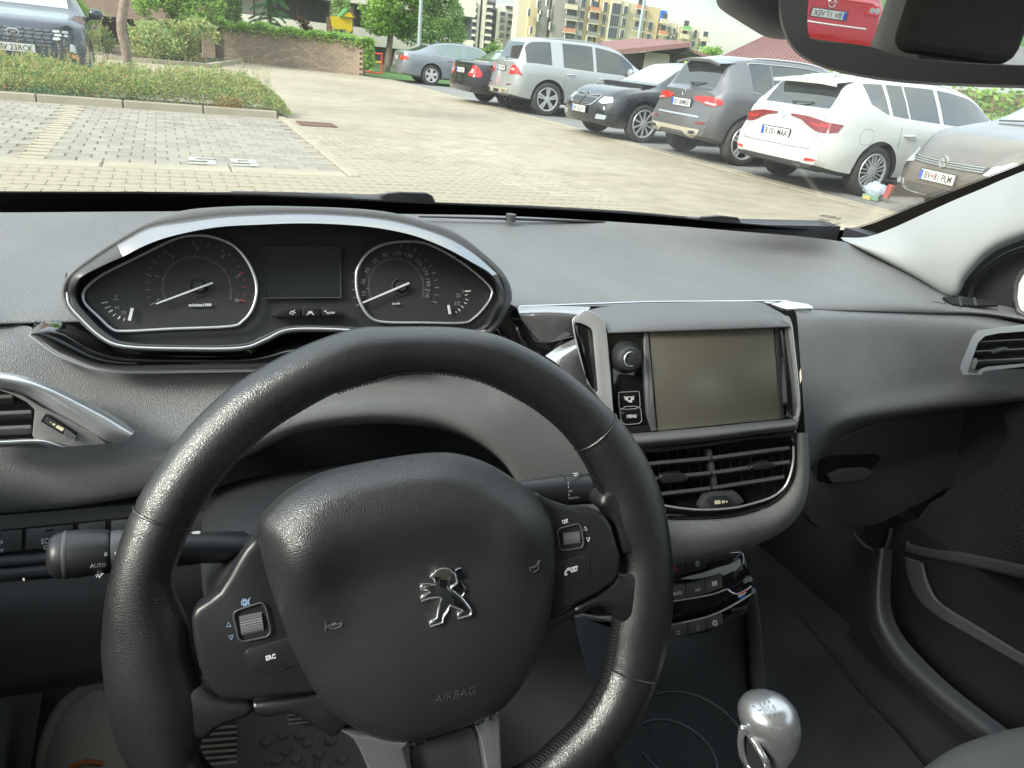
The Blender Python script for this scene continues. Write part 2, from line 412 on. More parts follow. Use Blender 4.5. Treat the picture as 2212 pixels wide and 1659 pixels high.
def kerbline(name, label, x0, x1, y, w, h, m, step=1.0, ax=0, z=0):
    t = thing(name, label, 'kerb', kind='structure'); a = x0
    b = MB(); b.box(V(0, 0, 0), (step * .985, w, h + .1) if ax == 0 else (w, step * .985, h + .1)); _o = b.build('kerb_stone', m, None, bevel=.012); me = _o.data; bpy.data.objects.remove(_o)
    while a < x1 - .05:
        o = bpy.data.objects.new('kerb_stone', me); COL.objects.link(o); o.parent = t
        o.location = ((a + step / 2, y, h / 2 - .05 + z) if ax == 0 else (y, a + step / 2, h / 2 - .05 + z)); a += step
    return t
kerbline('kerb', 'pale flush kerb between grey bay stones and beige lane', -6.5, 1.5, 7.08, .26, .018, gm_kerbw)
kerbline('kerb', 'raised concrete kerb along the front of the low hedge', -6.5, 1.5, 11.88, .15, .10, gm_kerb)
kerbline('kerb', 'narrow kerb down the right side of the empty grey bay', 6.95, 11.95, 1.56, .10, .03, gm_kerb, ax=1)
# drain grate by the bay corner
dr = thing('drain_grate', 'rusty red iron drain grate in the beige lane', 'drain grate', (1.95, 11.2, 0))
m_rust = mat('rusty_iron', (.16, .07, .05), .8, col2=(.09, .05, .04), scale=40)
b = MB()
for k in range(4): b.box(V(0, -.22 + k * .147 if k < 2 else 0, 0), (.001, .001, .001))
b = MB(); b.box(V(0, -.22, .016), (.5, .03, .02)); b.box(V(0, .22, .016), (.5, .03, .02)); b.box(V(-.24, 0, .0165), (.03, .41, .02)); b.box(V(.24, 0, .0165), (.03, .41, .02))
b.build('frame', m_rust, dr, world=False)
for k in range(9): MB().box(V(-.19 + k * .0475, 0, .014), (.022, .40, .02)).build('bar', m_rust, dr, world=False)

# ================================================================ planting
def leafmat(name, c, c2):
    k = 1.45; c = tuple(v * k for v in c); c2 = tuple(v * k for v in c2)
    M = mat(name, c, .6, col2=c2, scale=3, spec=.25); t = M.node_tree; b = t.nodes['Principled BSDF']; o = t.nodes['Material Output']
    tr = t.nodes.new('ShaderNodeBsdfTranslucent'); tr.inputs[0].default_value = (c[0] * 1.5, c[1] * 1.4, c[2] * 1.1, 1); mx = t.nodes.new('ShaderNodeMixShader'); mx.inputs[0].default_value = .4
    t.links.new(b.outputs[0], mx.inputs[1]); t.links.new(tr.outputs[0], mx.inputs[2]); t.links.new(mx.outputs[0], o.inputs[0]); return M
LM = {k: leafmat('leaf_' + k, a, b) for k, a, b in [
    ('bright', (.19, .31, .07), (.26, .38, .10)), ('mid', (.12, .20, .065), (.17, .26, .09)), ('dark', (.065, .11, .04), (.09, .15, .055)),
    ('olive', (.235, .245, .10), (.30, .30, .135)), ('rust', (.36, .19, .08), (.26, .12, .06)), ('blue', (.13, .27, .19), (.18, .33, .23)), ('birch', (.21, .31, .12), (.28, .38, .17)), ('red', (.16, .05, .05), (.10, .035, .035))]}
def leaves(n, pick, size, mats, wts, up=.3, long=1.8, droop=0):
    """n small folded leaf faces; pick() gives a point"""
    b = MB(); rnd = random.random
    for _ in range(n):
        p = pick()
        if p is None: continue
        a = rnd() * 6.283; s = size * (.6 + .8 * rnd())
        d = Vector((math.cos(a), math.sin(a), up + (rnd() - .5) * 1.4 - droop)).normalized(); w = d.orthogonal().normalized()
        w = Matrix.Rotation(rnd() * 6.283, 3, d) @ w
        b.cur = random.choices(range(len(mats)), wts)[0]
        b.v += [tuple(p), tuple(p + d * s * long * .5 + w * s * .5), tuple(p + d * s * long), tuple(p + d * s * long * .5 - w * s * .5)]
        k = len(b.v) - 4; b.f.append((k, k + 1, k + 2, k + 3)); b.mi.append(b.cur)
    return b
m_bark = mat('bark', (.17, .125, .095), .9, col2=(.26, .20, .16), scale=14, bump=('noise', 30, .8))
def hedge_pick(x0, x1, y0, y1, h, endround=.5):
    def f():
        x = random.uniform(x0, x1); y = random.uniform(y0, y1)
        t = (y - y0) / (y1 - y0); e = min(1, (x1 - x) / endround, (x - x0) / endround) ** .5
        hh = h * (math.sin(math.pi * min(max(t * .9 + .05, 0), 1)) ** .45) * e * (.75 + .38 * noise.noise(V(x * 1.3, y * 1.3, 0)) + .16 * noise.noise(V(x * 6, y * 6, 3)))
        return V(x, y, .03 + hh * (random.random() ** .45))
    return f
sheet('planting_bed', rect(-9, 11.95, 1.62, 13.05), .03, gm_soil)
b = leaves(64000, hedge_pick(-4.5, 1.70, 11.84, 12.95, .63), .0135, [LM['olive'], LM['mid'], LM['dark'], LM['rust'], LM['bright']], [45, 24, 17, 5, 9], up=.8, long=3.0)
tag(b.build('low_hedge', [LM['olive'], LM['mid'], LM['dark'], LM['rust'], LM['bright']]), 'low feathery juniper hedge with rusty tips behind the kerb', 'hedge', kind='stuff')
# loose upright sprigs above the hedge, and the orange and blue-green patches at its foot
b = MB(); ml = [LM['olive'], LM['dark'], LM['rust']]
for _ in range(260):
    x = random.uniform(-4, 1.5); y = random.uniform(12.1, 12.8); h0 = .36; h1 = random.uniform(.48, .74)
    tip = V(x + random.uniform(-.12, .12), y, h1); base = V(x, y, h0); b.cur = 1
    d = tip - base
    for k in range(10):
        p = base + d * (k / 9); b.cur = random.choices((0, 1, 2), (6, 3, 1.3))[0]
        for s in (-1, 1):
            q = p + V(s * .035 * (1 - k / 12), random.uniform(-.02, .02), .03); w = V(0, .004, .006)
            b.add([p - w, q, p + w], [(0, 1, 2)])
tag(b.build('hedge_sprigs', ml), 'loose upright sprigs sticking out of the low hedge', 'sprigs', kind='stuff')
def blob_pick(cx, cy, cz, rx, ry, rz):
    def f():
        while 1:
            p = V(random.uniform(-1, 1), random.uniform(-1, 1), random.uniform(-1, 1))
            if .35 < p.length < 1: return V(cx + p.x * rx, cy + p.y * ry, max(.02, cz + p.z * rz))
    return f
o = leaves(900, blob_pick(.86, 11.95, .12, .20, .10, .13), .014, [LM['rust']], [1], up=1.0, long=2.6).build('orange_shrub', [LM['rust']])
tag(o, 'orange red leafy shrub at the foot of the hedge end', 'shrub')
o = leaves(500, blob_pick(-1.35, 12.0, .08, .45, .08, .10), .02, [LM['blue']], [1], up=.6, long=2).build('ground_cover', [LM['blue']])
tag(o, 'blue green ground cover at the foot of the hedge', 'plant')
# street tree behind the hedge: leaning bare trunk
def trunk(name, pts, rs, parent, n=9, world=False):
    P = cr(pts, 5); k = len(P); R = []
    for i in range(k):
        t = i / (k - 1) * (len(rs) - 1); a = int(min(t, len(rs) - 2)); R.append(rs[a] + (rs[a + 1] - rs[a]) * (t - a))
    vs, fs = tube_geo(P, R, n); o = mk(name, vs, fs, m_bark, parent, smooth=True, world=world); return o
def crown_pts(lobes):
    def f():
        c, r = random.choice(lobes)
        for _t in range(12):
            p = V(random.uniform(-1, 1), random.uniform(-1, 1), random.uniform(-1, 1)); l = p.length
            if l < 1 and random.random() < .25 + l * l:
                if noise.noise((Vector(c) + p * r) * 1.3) > -.12: return Vector(c) + Vector((p.x * r, p.y * r, p.z * r * .85))
        return None
    return f
def tree(name, label, loc, h, r0, crown_r, n, size, mats, wts, zc=None, group=None, lobes=None, droop=0, long=1.8, limbs=5):
    t = thing(name, label, 'tree', loc, group=group)
    lean = V(random.uniform(-.1, .1) * h, 0, 0)
    trunk('trunk', [(0, 0, 0), lean * .3 + V(.02, 0, h * .3), lean * .6 + V(-.03, .02, h * .6), lean + V(0, 0, h * .9)], [r0 * 1.25, r0, r0 * .75, r0 * .3], t)
    for k in range(limbs):
        a = k * 2.4; z = h * (.4 + .08 * k)
        trunk('limb', [V(0, 0, z) + lean * .4, V(math.cos(a) * crown_r * .35, math.sin(a) * crown_r * .35, z + crown_r * .3), V(math.cos(a) * crown_r * .75, math.sin(a) * crown_r * .75, z + crown_r * .55)], [r0 * .5, r0 * .3, r0 * .1], t, 6)
    zc = zc or h * .75
    if not lobes:
        lobes = [((random.uniform(-.55, .55) * crown_r, random.uniform(-.55, .55) * crown_r, zc + random.uniform(-.6, .6) * crown_r), crown_r * random.uniform(.38, .6)) for _ in range(11)]
    leaves(n, crown_pts(lobes), size, mats, wts, droop=droop, long=long).build('crown', mats, t, world=False)
    return t
st_ = thing('street_tree', 'slim street tree with bare leaning trunk behind the low hedge', 'tree', (-.43, 13.0, 0))
trunk('trunk', [(0, 0, 0), (-.0, 0, .35), (-.02, 0, .7), (-.045, 0, 1.0), (.035, 0, 1.35), (.14, 0, 1.9), (.2, 0, 2.6)], [.078, .072, .068, .066, .064, .056, .05], st_)
leaves(5000, crown_pts([((.2 + random.uniform(-.7, .7), random.uniform(-.7, .7), 3.6 + random.uniform(-.5, .9)), .6) for _ in range(8)]), .06, [LM['mid'], LM['bright']], [1, 1]).build('crown', [LM['mid'], LM['bright']], st_, world=False)
# ================================================================ middle distance
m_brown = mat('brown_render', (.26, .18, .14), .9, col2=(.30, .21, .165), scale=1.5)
m_brown_dark = mat('dark_brown_and_shade', (.10, .07, .05), .9)
m_white = mat('white_render', (.62, .595, .51), .8, col2=(.57, .545, .47), scale=.6)
m_greyr = mat('grey_render', (.24, .24, .255), .85)
m_dglass = mat('far_window_glass', (.06, .07, .08), .12, spec=.8)
m_palew = mat('pale_window_glass', (.42, .42, .42), .25)
# brown building on the far left, its overhanging upper storey
bb_ = thing('brown_building', 'brown rendered building with overhanging floor behind the bushes', 'building', (0, 0, 0))
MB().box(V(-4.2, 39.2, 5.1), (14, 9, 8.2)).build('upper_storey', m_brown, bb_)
MB().box(V(-6.0, 41.3, .5), (10.2, 8, 1.0)).build('lower_wall', m_brown_dark, bb_)  # darker brown stands in for the shade of the recess under the overhang
MB().box(V(-7.6, 37.0, .5), (5, 1.0, 1.0)).build('side_wall', m_brown, bb_)
# second planting bed and kerb across the lane
def poly_px(pix, z=0): return [tuple(pZ(x, y, z))[:2] for x, y in pix]
sheet('planting_bed', [(-12, 24.2), (-.2, 24.0), (1.2, 24.6), (3.2, 33), (-14, 34)], .05, gm_soil)
t = thing('kerb', 'pale kerb round the bed with bushes across the lane', 'kerb', kind='structure')
kp = [V(-12, 24.1, .05), V(-.2, 23.9, .05), V(1.25, 24.5, .05), V(3.3, 33, .05)]
for a, c in zip(kp, kp[1:]):
    n = max(1, int((c - a).length / 1.0)); d = (c - a) / n
    for k in range(n):
        M = Matrix.Rotation(math.atan2(d.y, d.x), 3, 'Z'); MB().box(a + d * (k + .5), (d.length * .97, .16, .14), M).build('kerb_stone', gm_kerb, t)
def bush(name, label, c, r, n, size, mats, wts, group=None, kind=None, **k):
    o = leaves(n, crown_pts([((c[0] + random.uniform(-.7, .7) * r[0], c[1] + random.uniform(-.5, .5) * r[1], c[2] + random.uniform(-.5, .5) * r[2]), min(r) * random.uniform(.5, .85)) for _ in range(14)]), size, mats, wts, **k).build(name, mats)
    return tag(o, label, 'bush' if 'bush' in label else 'shrub', group, kind)
bush('spreading_bush', 'wide grey green spreading bush right of the street tree', (.45, 26.5, .4), (1.25, 1.2, .80), 10000, .045, [LM['olive'], LM['mid'], LM['dark']], [5, 3, 1], up=.7, long=2.4)
bush('spreading_bush', 'low olive bush left of the street tree beside the black car', (-2.3, 27.5, .45), (1.6, 1.2, .7), 7000, .045, [LM['olive'], LM['mid'], LM['dark']], [5, 3, 1], up=.7, long=2.4)
tree('round_tree', 'bright green round tree above the bushes left of the wall', (.9, 29.0, 0), 4.0, .12, 1.75, 26000, .062, [LM['bright'], LM['mid'], LM['dark']], [6, 3, 1], zc=2.4)
tree('dark_cypress', 'dark green narrow tree between the bright tree and wall pillar', (2.3, 31.5, 0), 4.0, .1, .7, 11000, .05, [LM['mid'], LM['dark']], [2, 3], lobes=[((0, 0, .8 + k * .45), .55) for k in range(8)])
# brick wall: pillar + wall, its bricks in three tones
m_br = [ground_mat('wall_brick_a', (.225, .175, .13), (.265, .21, .16)), ground_mat('wall_brick_b', (.26, .20, .148), (.31, .245, .18)), ground_mat('wall_brick_c', (.30, .23, .16), (.36, .275, .195))]
m_mort = mat('wall_mortar', (.18, .14, .11), .9)
wall = thing('brick_wall', 'long low brown brick garden wall topped with ivy', 'wall', (0, 0, 0))
wa, wb = V(1.80, 31.0, 0), V(6.62, 28.54, 0); wd = (wb - wa); wl = wd.length; wd = wd / wl; wn = V(-wd.y, wd.x, 0)
M = Matrix((wd, wn, V(0, 0, 1))).transposed()
MB().box((wa + wb) / 2 + V(0, 0, .52) + wn * .1, (wl, .2, 1.04), M).build('wall_core', m_mort, wall)
bms = []
for mm_ in m_br:
    q = MB(); q.box(V(0, 0, 0), (.232, .05, .082)); _o = q.build('brick', mm_, None); bms.append(_o.data); bpy.data.objects.remove(_o)
nr, nc = 12, int(wl / .24); cnt = 0; extra = MB()
for r_ in range(nr):
    for c_ in range(nc):
        s = (c_ + .5 + (.5 if r_ % 2 else 0)) * .24
        if s > wl + .02: continue
        p = wa + wd * s - wn * .012 + V(0, 0, .05 + r_ * .087)
        k = random.choices((0, 1, 2), (5, 4, 1) if s < wl * .6 else (1, 4, 5))[0]
        o = bpy.data.objects.new('brick', bms[k]); COL.objects.link(o); o.parent = wall; cnt += 1
        o.location = p - wn * random.uniform(0, .008); o.rotation_euler = (0, 0, math.atan2(wd.y, wd.x))
MB().box((wa + wb) / 2 + V(0, 0, 1.085) + wn * .08, (wl, .34, .07), M).build('coping', m_br[1], wall)
pil = thing('wall_pillar', 'square tan brick pillar at the left end of the wall', 'pillar', (1.60, 30.9, 0))
for k in range(9): MB().box(V(0, 0, .075 + k * .135), (.42, .42, .128)).build('course', m_br[2 if k % 3 else 1], pil, world=False)
MB().box(V(0, 0, 1.245), (.5, .5, .06)).build('cap', m_br[0], pil, world=False)
o = leaves(9000, lambda: (lambda s: wa + wd * s + wn * random.uniform(-.16, .5) + V(0, 0, 1.06 + .25 * random.random() * (1 + noise.noise(V(s * 2, 0, 0))) - (.22 * random.random() if random.random() < .2 else 0)))(random.uniform(0, wl + .1)), .055, [LM['bright'], LM['mid'], LM['dark']], [6, 3, 1], up=0).build('ivy', [LM['bright'], LM['mid'], LM['dark']])
tag(o, 'bright green ivy spilling over the top of the brick wall', 'ivy', kind='stuff')
o = leaves(2200, lambda: wb + V(random.uniform(.0, .35), random.uniform(-.1, .3), random.uniform(.25, 1.25)), .06, [LM['bright'], LM['mid']], [3, 2]).build('climbing_plant', [LM['bright'], LM['mid']])
tag(o, 'climbing ivy hanging down the right end of the wall', 'ivy')
sheet('garden_ground', [(1.9, 31.4), (6.2, 29.0), (6.25, 60), (-3, 60)], .5, gm_grass)
# white building behind the wall, bands of parapet and glazing
wbld = thing('white_building', 'long white balcony building with dark window strips behind garden', 'building', (0, 0, 0))
fa, fb = V(2.0, 50, 0), V(16.5, 44.5, 0); fd = (fb - fa); fl = fd.length; fd /= fl; fn = V(-fd.y, fd.x, 0); M = Matrix((fd, fn, V(0, 0, 1))).transposed()
def fbx(s0, s1, z0, z1, d0, d1, name, m, par=wbld): return MB().box(fa + fd * ((s0 + s1) / 2) + fn * ((d0 + d1) / 2) + V(0, 0, (z0 + z1) / 2), (s1 - s0, d1 - d0, z1 - z0), M).build(name, m, par)
fbx(0, fl, -.5, 6, 1.2, 9, 'wall', m_greyr)
fbx(-.2, fl + .2, .95, 1.85, 0, 1.15, 'parapet', m_white); fbx(-.2, fl + .2, 3.05, 4.2, -.3, 1.15, 'parapet', m_white); fbx(-.2, fl + .2, 5.6, 7, -.3, 1.15, 'parapet', m_white)
for k in range(9):
    s = .6 + k * 1.65
    if s > fl - 1: break
    w_ = fbx(s, s + 1.45, 1.87, 2.95, 1.08, 1.18, 'window', m_palew if k % 3 == 1 else m_dglass)
    fbx(s + .70, s + .76, 1.87, 2.95, 1.03, 1.08, 'mullion', m_brown_dark, w_); fbx(s - .03, s + .03, 1.87, 2.95, 1.02, 1.079, 'frame', m_brown_dark, w_)
# conifer, red shrubs, thin birch behind the wall
t = thing('fir_tree', 'open green fir tree standing behind the brick wall', 'tree', (4.6, 38.0, 0)); trunk('trunk', [(0, 0, 0), (0, 0, 2), (0, 0, 4.5)], [.08, .05, .01], t)
b = MB(); ml = [LM['blue'], LM['mid'], LM['dark']]
for k in range(64):
    z = 1.1 + (k % 16) * .2; a = k * 2.399; l = 1.15 * (1 - (z - 1.0) / 4.4)
    for s in range(46):
        u = s / 46; p = V(math.cos(a) * l * u, math.sin(a) * l * u, z - .35 * u * u); w = .13 * (1 - u * .5); b.cur = random.choices((0, 1, 2), (3, 4, 2))[0]
        b.add([p, p + V(-math.sin(a) * w * random.choice((-1, 1)), math.cos(a) * w, -.10) + V(random.uniform(-.05, .05), random.uniform(-.05, .05), 0), p + V(math.cos(a) * .09, math.sin(a) * .09, -.03)], [(0, 1, 2)])
b.build('crown', ml, t, world=False)
bush('columnar_shrub', 'thin dark red shrub left of the fir tree', (3.0, 37.5, 1.6), (.3, .3, .9), 900, .06, [LM['red'], LM['dark']], [3, 1])
bush('columnar_shrub', 'thin dark red shrub right of the fir tree', (6.0, 37.5, 1.3), (.3, .3, .8), 900, .06, [LM['red'], LM['dark']], [3, 1])
tree('birch_sapling', 'pale thin birch in front of the white facade', (7.0, 34.5, 0), 3.4, .04, .5, 3500, .05, [LM['birch'], LM['mid']], [3, 1], zc=2.0, lobes=[((0, 0, 1.2 + k * .28), .38) for k in range(7)], droop=.5)
# playhouse
ph = thing('playhouse', 'yellow playground tower panel with small pitched roof above the ivy', 'playhouse', (6.68, 33.0, 0))
m_yel = mat('yellow_plastic', (.62, .44, .01), .4); m_redp = mat('red_plastic', (.55, .05, .03), .4); m_gpl = mat('green_plastic', (.07, .22, .06), .5); m_wood = mat('brown_wood', (.18, .10, .05), .7)
for x in (-.40, .40):
    for y in (-.3, .3): MB().box(V(x * 1.04, y + .1, .95), (.09, .09, 1.9)).build('post', m_wood, ph, world=False)
pan = [(-.45, 1.93), (.42, 1.93), (.42, 1.50), (.34, 1.42), (.22, 1.45), (.08, 1.53), (-.1, 1.47), (-.28, 1.48), (-.40, 1.56)]
MB().prism([V(x, -.32, z) for x, z in rc([V(a, c, 0) for a, c in pan], .05, 3) for z in [0]] if 0 else [V(p.x, -.32, p.y) for p in rc([V(a, c, 0) for a, c in pan], .05, 3)], V(0, .05, 0)).build('front_panel', m_yel, ph, world=False)
MB().prism([V(x, -.42, z) for x, z in [(.02, 1.96), (.46, 1.96), (.30, 2.14), (.18, 2.14)]], V(0, .06, 0)).build('gable', m_yel, ph, world=False)
MB().prism([V(x, -.44, z) for x, z in [(-.10, 1.93), (-.04, 1.93), (.26, 2.22), (.20, 2.26)]], V(0, .8, 0)).build('roof_slope', m_gpl, ph, world=False)
MB().prism([V(x, -.44, z) for x, z in [(.56, 1.95), (.50, 1.95), (.21, 2.22), (.25, 2.27)]], V(0, .8, 0)).build('roof_slope', m_wood, ph, world=False)
MB().box(V(0, 0, 1.22), (.86, .7, .06)).build('deck', m_yel, ph, world=False)
# red and yellow playground frame by the lawn
pf = thing('playground_frame', 'red and yellow playground railing on the lawn beside the wall', 'play equipment', (7.55, 31.3, 0))
for x in (-.42, .42, -.05): tube('post', [V(x, 0, 0), V(x, 0, .75)], .032, m_redp, pf, 7, world=False)
tube('rail', [V(-.45, 0, .76), V(.46, 0, .76)], .035, m_redp, pf, 7, world=False); tube('rail', [V(-.45, .1, .45), V(.46, .1, .45)], .045, m_yel, pf, 7, world=False); tube('rail', [V(-.45, 0, .06), V(.46, 0, .06)], .03, m_redp, pf, 7, world=False)
sheet('lawn', [(6.8, 28.2), (8.2, 27.3), (14, 27.2), (14, 60), (6.9, 60)], .035, gm_grass)
# big trees and lamp posts
tree('weeping_birch', 'tall drooping light green birch right of the lamp post', (11.2, 35.5, 0), 7, .13, 1.7, 38000, .055, [LM['birch'], LM['mid'], LM['dark']], [5, 4, 1.2], lobes=[((math.cos(k * 2.4) * .9, math.sin(k * 2.4) * .9, 1.9 + (k % 7) * .75), .85) for k in range(21)], droop=.9, long=2.4)
tree('maple_tree', 'dense bright green leafy tree left of the lamp post', (9.1, 34.8, 0), 6, .12, 1.5, 30000, .068, [LM['bright'], LM['mid'], LM['dark']], [6, 4, 1], lobes=[((math.cos(k * 2.4) * .62, math.sin(k * 2.4) * .7, 2.0 + (k % 6) * .62), .72) for k in range(18)])
bush('boundary_shrubs', 'row of green shrubs beyond the grey sedan', (15.2, 36, .6), (4.6, 1.2, 1.0), 9000, .08, [LM['mid'], LM['bright'], LM['dark']], [4, 3, 2])
for c, l_ in (((12.6, 36.5, 1.0), 'pointed green shrub below the white tower'), ((14.6, 36.5, 1.1), 'taller pointed shrub beside the black sedan'),): bush('cypress_shrub', l_, c, (.5, .5, 1.0), 1800, .07, [LM['mid'], LM['bright']], [2, 2])
m_galv = mat('galvanised_steel', (.42, .47, .50), .45, .6)
def lamp(px, py, topx, Y, r, label, h=8):
    p = pY(px, py, Y); t = thing('street_lamp', label, 'street lamp', (p.x, Y, 0))
    tube('pole', [V(0, 0, 0), V(0, 0, h * .5), V(0, 0, h)], [r, r * .85, r * .6], m_galv, t, 10, world=False)
    MB().box(V(0, 0, .15), (r * 3.4, r * 3.4, .3)).build('base', m_galv, t, world=False)
    tube('arm', [V(0, 0, h - .05), V(.0, -.5, h + .15), V(0, -1.1, h + .2)], r * .45, m_galv, t, 6, world=False)
    MB().box(V(0, -1.35, h + .2), (.26, .6, .1)).build('lamp_head', m_galv, t, world=False)
lamp(905, 95, 912, 31.5, .085, 'grey lamp post in front of the birch behind the grey sedan')
lamp(1378, 90, 1393, 60, .16, 'thin lamp post in front of the yellow apartment block', 14)
# ================================================================ towers and apartment blocks
m_facY = mat('yellow_facade', (.52, .41, .255), .85, col2=(.55, .44, .28), scale=.05); m_facC = mat('cream_facade', (.56, .50, .37), .85); m_facG = mat('taupe_facade', (.29, .27, .25), .85)
m_facL = mat('lilac_grey_facade', (.33, .325, .35), .85); m_orange = mat('orange_balcony', (.50, .23, .14), .6); m_balg = mat('grey_balcony', (.24, .24, .22), .5); m_green_b = mat('green_balcony', (.22, .42, .18), .5)  # far facades and balconies: colours paled to stand in for haze
m_wfr = mat('white_window_frame', (.55, .55, .53), .5); m_blue_s = mat('blue_sign_board', (.03, .16, .55), .4)
apt = thing('apartment_block', 'long yellow and grey apartment block with orange balconies', 'building', (0, 0, 0))
A0 = pD(1130, 90, 188); A0.z = 0; A1 = pD(1560, 140, 206); A1.z = 0
ad_ = (A1 - A0).normalized(); an = V(-ad_.y, ad_.x, 0)
if an.dot(EYE - A0) > 0: an = -an          # an points away from the camera
AM = Matrix((ad_, an, V(0, 0, 1))).transposed()
def apx(x, y, off=0):
    p = pP(x, y, A0 + an * off, an); return (p - A0).dot(ad_), p.z
def abx(s0, s1, z0, z1, d0, d1, name, m, par=apt): return MB().box(A0 + ad_ * ((s0 + s1) / 2) + an * ((d0 + d1) / 2) + V(0, 0, (z0 + z1) / 2), (s1 - s0, d1 - d0, z1 - z0), AM).build(name, m, par)
def zx(x, y): return 1206.9 + x * .2248, y * .2248        # close-up picture to full picture
segs = [(-95, 14, -40, -8, m_facC), (14, 85, -40, 0.0, m_facY)]
def seg_px(x0, x1, ytop0, m, d0=0, name='wall', ybot=420):
    a = apx(*zx(x0, ytop0)); c = apx(*zx(x1, ytop0)); e = abx(a[0], c[0], 0, a[1], d0, d0 + 4, name, m); return e
# facade masses, left to right (x range in the close-up, roof height)
seg_px(-340, -235, -80, m_facC, 3); seg_px(-235, -150, -200, m_facY, 1.5); seg_px(-150, -30, -220, m_facG, 2)
seg_px(-30, 190, -20, m_facG, 0); seg_px(190, 265, -60, m_facG, -.4); seg_px(265, 410, -130, m_facY, .4); seg_px(410, 500, -30, m_facY, 0)
seg_px(500, 610, -20, m_facC, -.3); seg_px(610, 690, 5, m_facC, .2); seg_px(690, 860, 30, m_facC, .5); seg_px(860, 985, 62, m_facY, 0); seg_px(985, 1160, 205, m_facC, .6); seg_px(1160, 1370, 250, m_facC, .1); seg_px(1370, 1440, 372, m_facC, 1)
def win(x, y, w, h, cols=2, m=None, d=-.5):
    s, z = apx(*zx(x, y)); w *= .52; h *= .56; f = abx(s - w / 2, s + w / 2, z - h / 2, z + h / 2, d, d + .9, 'window', m_wfr)
    pw = (w - .09 * (cols + 1)) / cols
    for k in range(cols): abx(s - w / 2 + .09 + k * (pw + .09), s - w / 2 + .09 + k * (pw + .09) + pw, z - h / 2 + .09, z + h / 2 - .09, d - .06, d - .01, 'pane', m_dglass, f)
def balc(x, y, w, m, h=1.0, roof=None):
    s, z = apx(*zx(x, y)); w *= .44; h *= .9; b_ = abx(s - w / 2, s + w / 2, z - h / 2, z + h / 2, -1.3, -.52, 'balcony', m)
    abx(s - w / 2 - .15, s + w / 2 + .15, z - h / 2 - .25, z - h / 2 - .02, -1.4, -.51, 'slab', m_facC, b_)
    abx(s - w * .3, s + w * .3, z + h / 2 + .02, z + h / 2 + 1.3, -.60, -.53, 'door', m_dglass, b_)
for k in range(4):
    win(232 - k * 13, 30 + k * 109, 2.6, 3.6 if k < 3 else 2, 2); win(443 - k * 15, 65 + k * 115, 2.2, 4.0 if k != 3 else 2.2, 2)
    win(545 - k * 18, 85 + k * 115 if k < 3 else 400, 5.0, 4.8 if k < 3 else .8, 4)
    if k < 3: win(636 - k * 18, 98 + k * 114, 2.2, 3.6, 2)
for k in range(2): win(872 - k * 18, 250 + k * 112, 2.4, 3.6, 2)
for x, y, w in [(1101, 300, 1.6), (1085, 372, 1.8), (1052, 285, 1.4), (1282, 420, 2.2), (1040, 365, 1.4)]: win(x, y, w, 2.8, 2)
win(1302, 328, 2.0, 3.8, 1)
for x, y, m_ in [(110, 62, m_facC), (112, 172, m_balg), (90, 290, m_orange), (340, 90, m_orange), (322, 205, m_balg), (312, 325, m_balg)]: balc(x, y, 7.2 if x < 200 else 5.6, m_)
for x, y, m_ in [(780, 66, m_orange), (765, 162, m_balg), (745, 278, m_balg), (1005, 200, m_facC), (988, 312, m_orange), (1212, 268, m_green_b), (1195, 345, m_facC), (1375, 466, m_green_b), (1395, 372, m_facC)]: balc(x, y, 6.4 if x < 900 else 5.4, m_)
for x, y in [(90, 95), (80, 218), (70, 340)]: win(x, y, 1.8, 3.0, 2)
for x, y in [(320, 30), (305, 150), (290, 265), (280, 370)]: win(x, y, 1.8, 3.0, 2)
for x, y in [(-290, 120), (-270, 290), (-200, 40), (-190, 170), (-170, 130), (-110, 20), (-95, 130), (-80, 250)]: win(x, y, 1.3, 3.2, 1)
sg = thing('roof_sign', 'small blue sign board on the roof of the yellow block', 'sign', (0, 0, 0)); s0, z0 = apx(*zx(1052, 220)); s1, z1 = apx(*zx(1132, 182))
abx(s0, s1, z0, z0 + 3.2, 6, 6.3, 'board', m_blue_s, sg); abx(s0 + .5, s0 + .8, z0 - 3, z0, 6, 6.3, 'post', m_galv, sg); abx(s1 - .8, s1 - .5, z0 - 3, z0, 6, 6.3, 'post', m_galv, sg)
# white and lilac tower, left of it
tw = thing('white_tower', 'white and lilac grey apartment tower with stacked dark balconies', 'building', (0, 0, 0))
T0 = pD(985, 80, 215); T0.z = 0
def tx(x, y): p = pP(x, y, T0, an); return (p - T0).dot(ad_), p.z
def zt(x, y): return 822.9 + x * .1736, y * .1736
def tbx(x0, x1, ytop, ybot, d0, d1, name, m, par=tw):
    (s0, zt_) = tx(*zt(x0, ytop)); (s1, _) = tx(*zt(x1, ytop)); zb = tx(*zt(x0, ybot))[1] if ybot else 0
    return MB().box(T0 + ad_ * ((s0 + s1) / 2) + an * ((d0 + d1) / 2) + V(0, 0, (zt_ + zb) / 2), (s1 - s0, d1 - d0, zt_ - zb), AM).build(name, m, par)
tbx(1040, 1120, -40, None, 0, 5, 'wall', m_facL); tbx(1120, 1200, -40, None, -.5, 12, 'wall', m_facL); tbx(1200, 1232, -60, None, -1.5, 12, 'pier', m_white); tbx(1232, 1262, -60, None, -.3, 12, 'stair_glazing', m_dglass)
tbx(1262, 1310, -60, None, -1.5, 12, 'pier', m_white); tbx(1310, 1405, -60, None, 0, 12, 'wall', m_facL); tbx(1405, 1440, -30, None, .3, 12, 'wall', m_facL)
tbx(1440, 1545, 100, None, -1, 12, 'wall', m_white); tbx(1545, 1830, 45, None, .6, 12, 'wall', m_white)
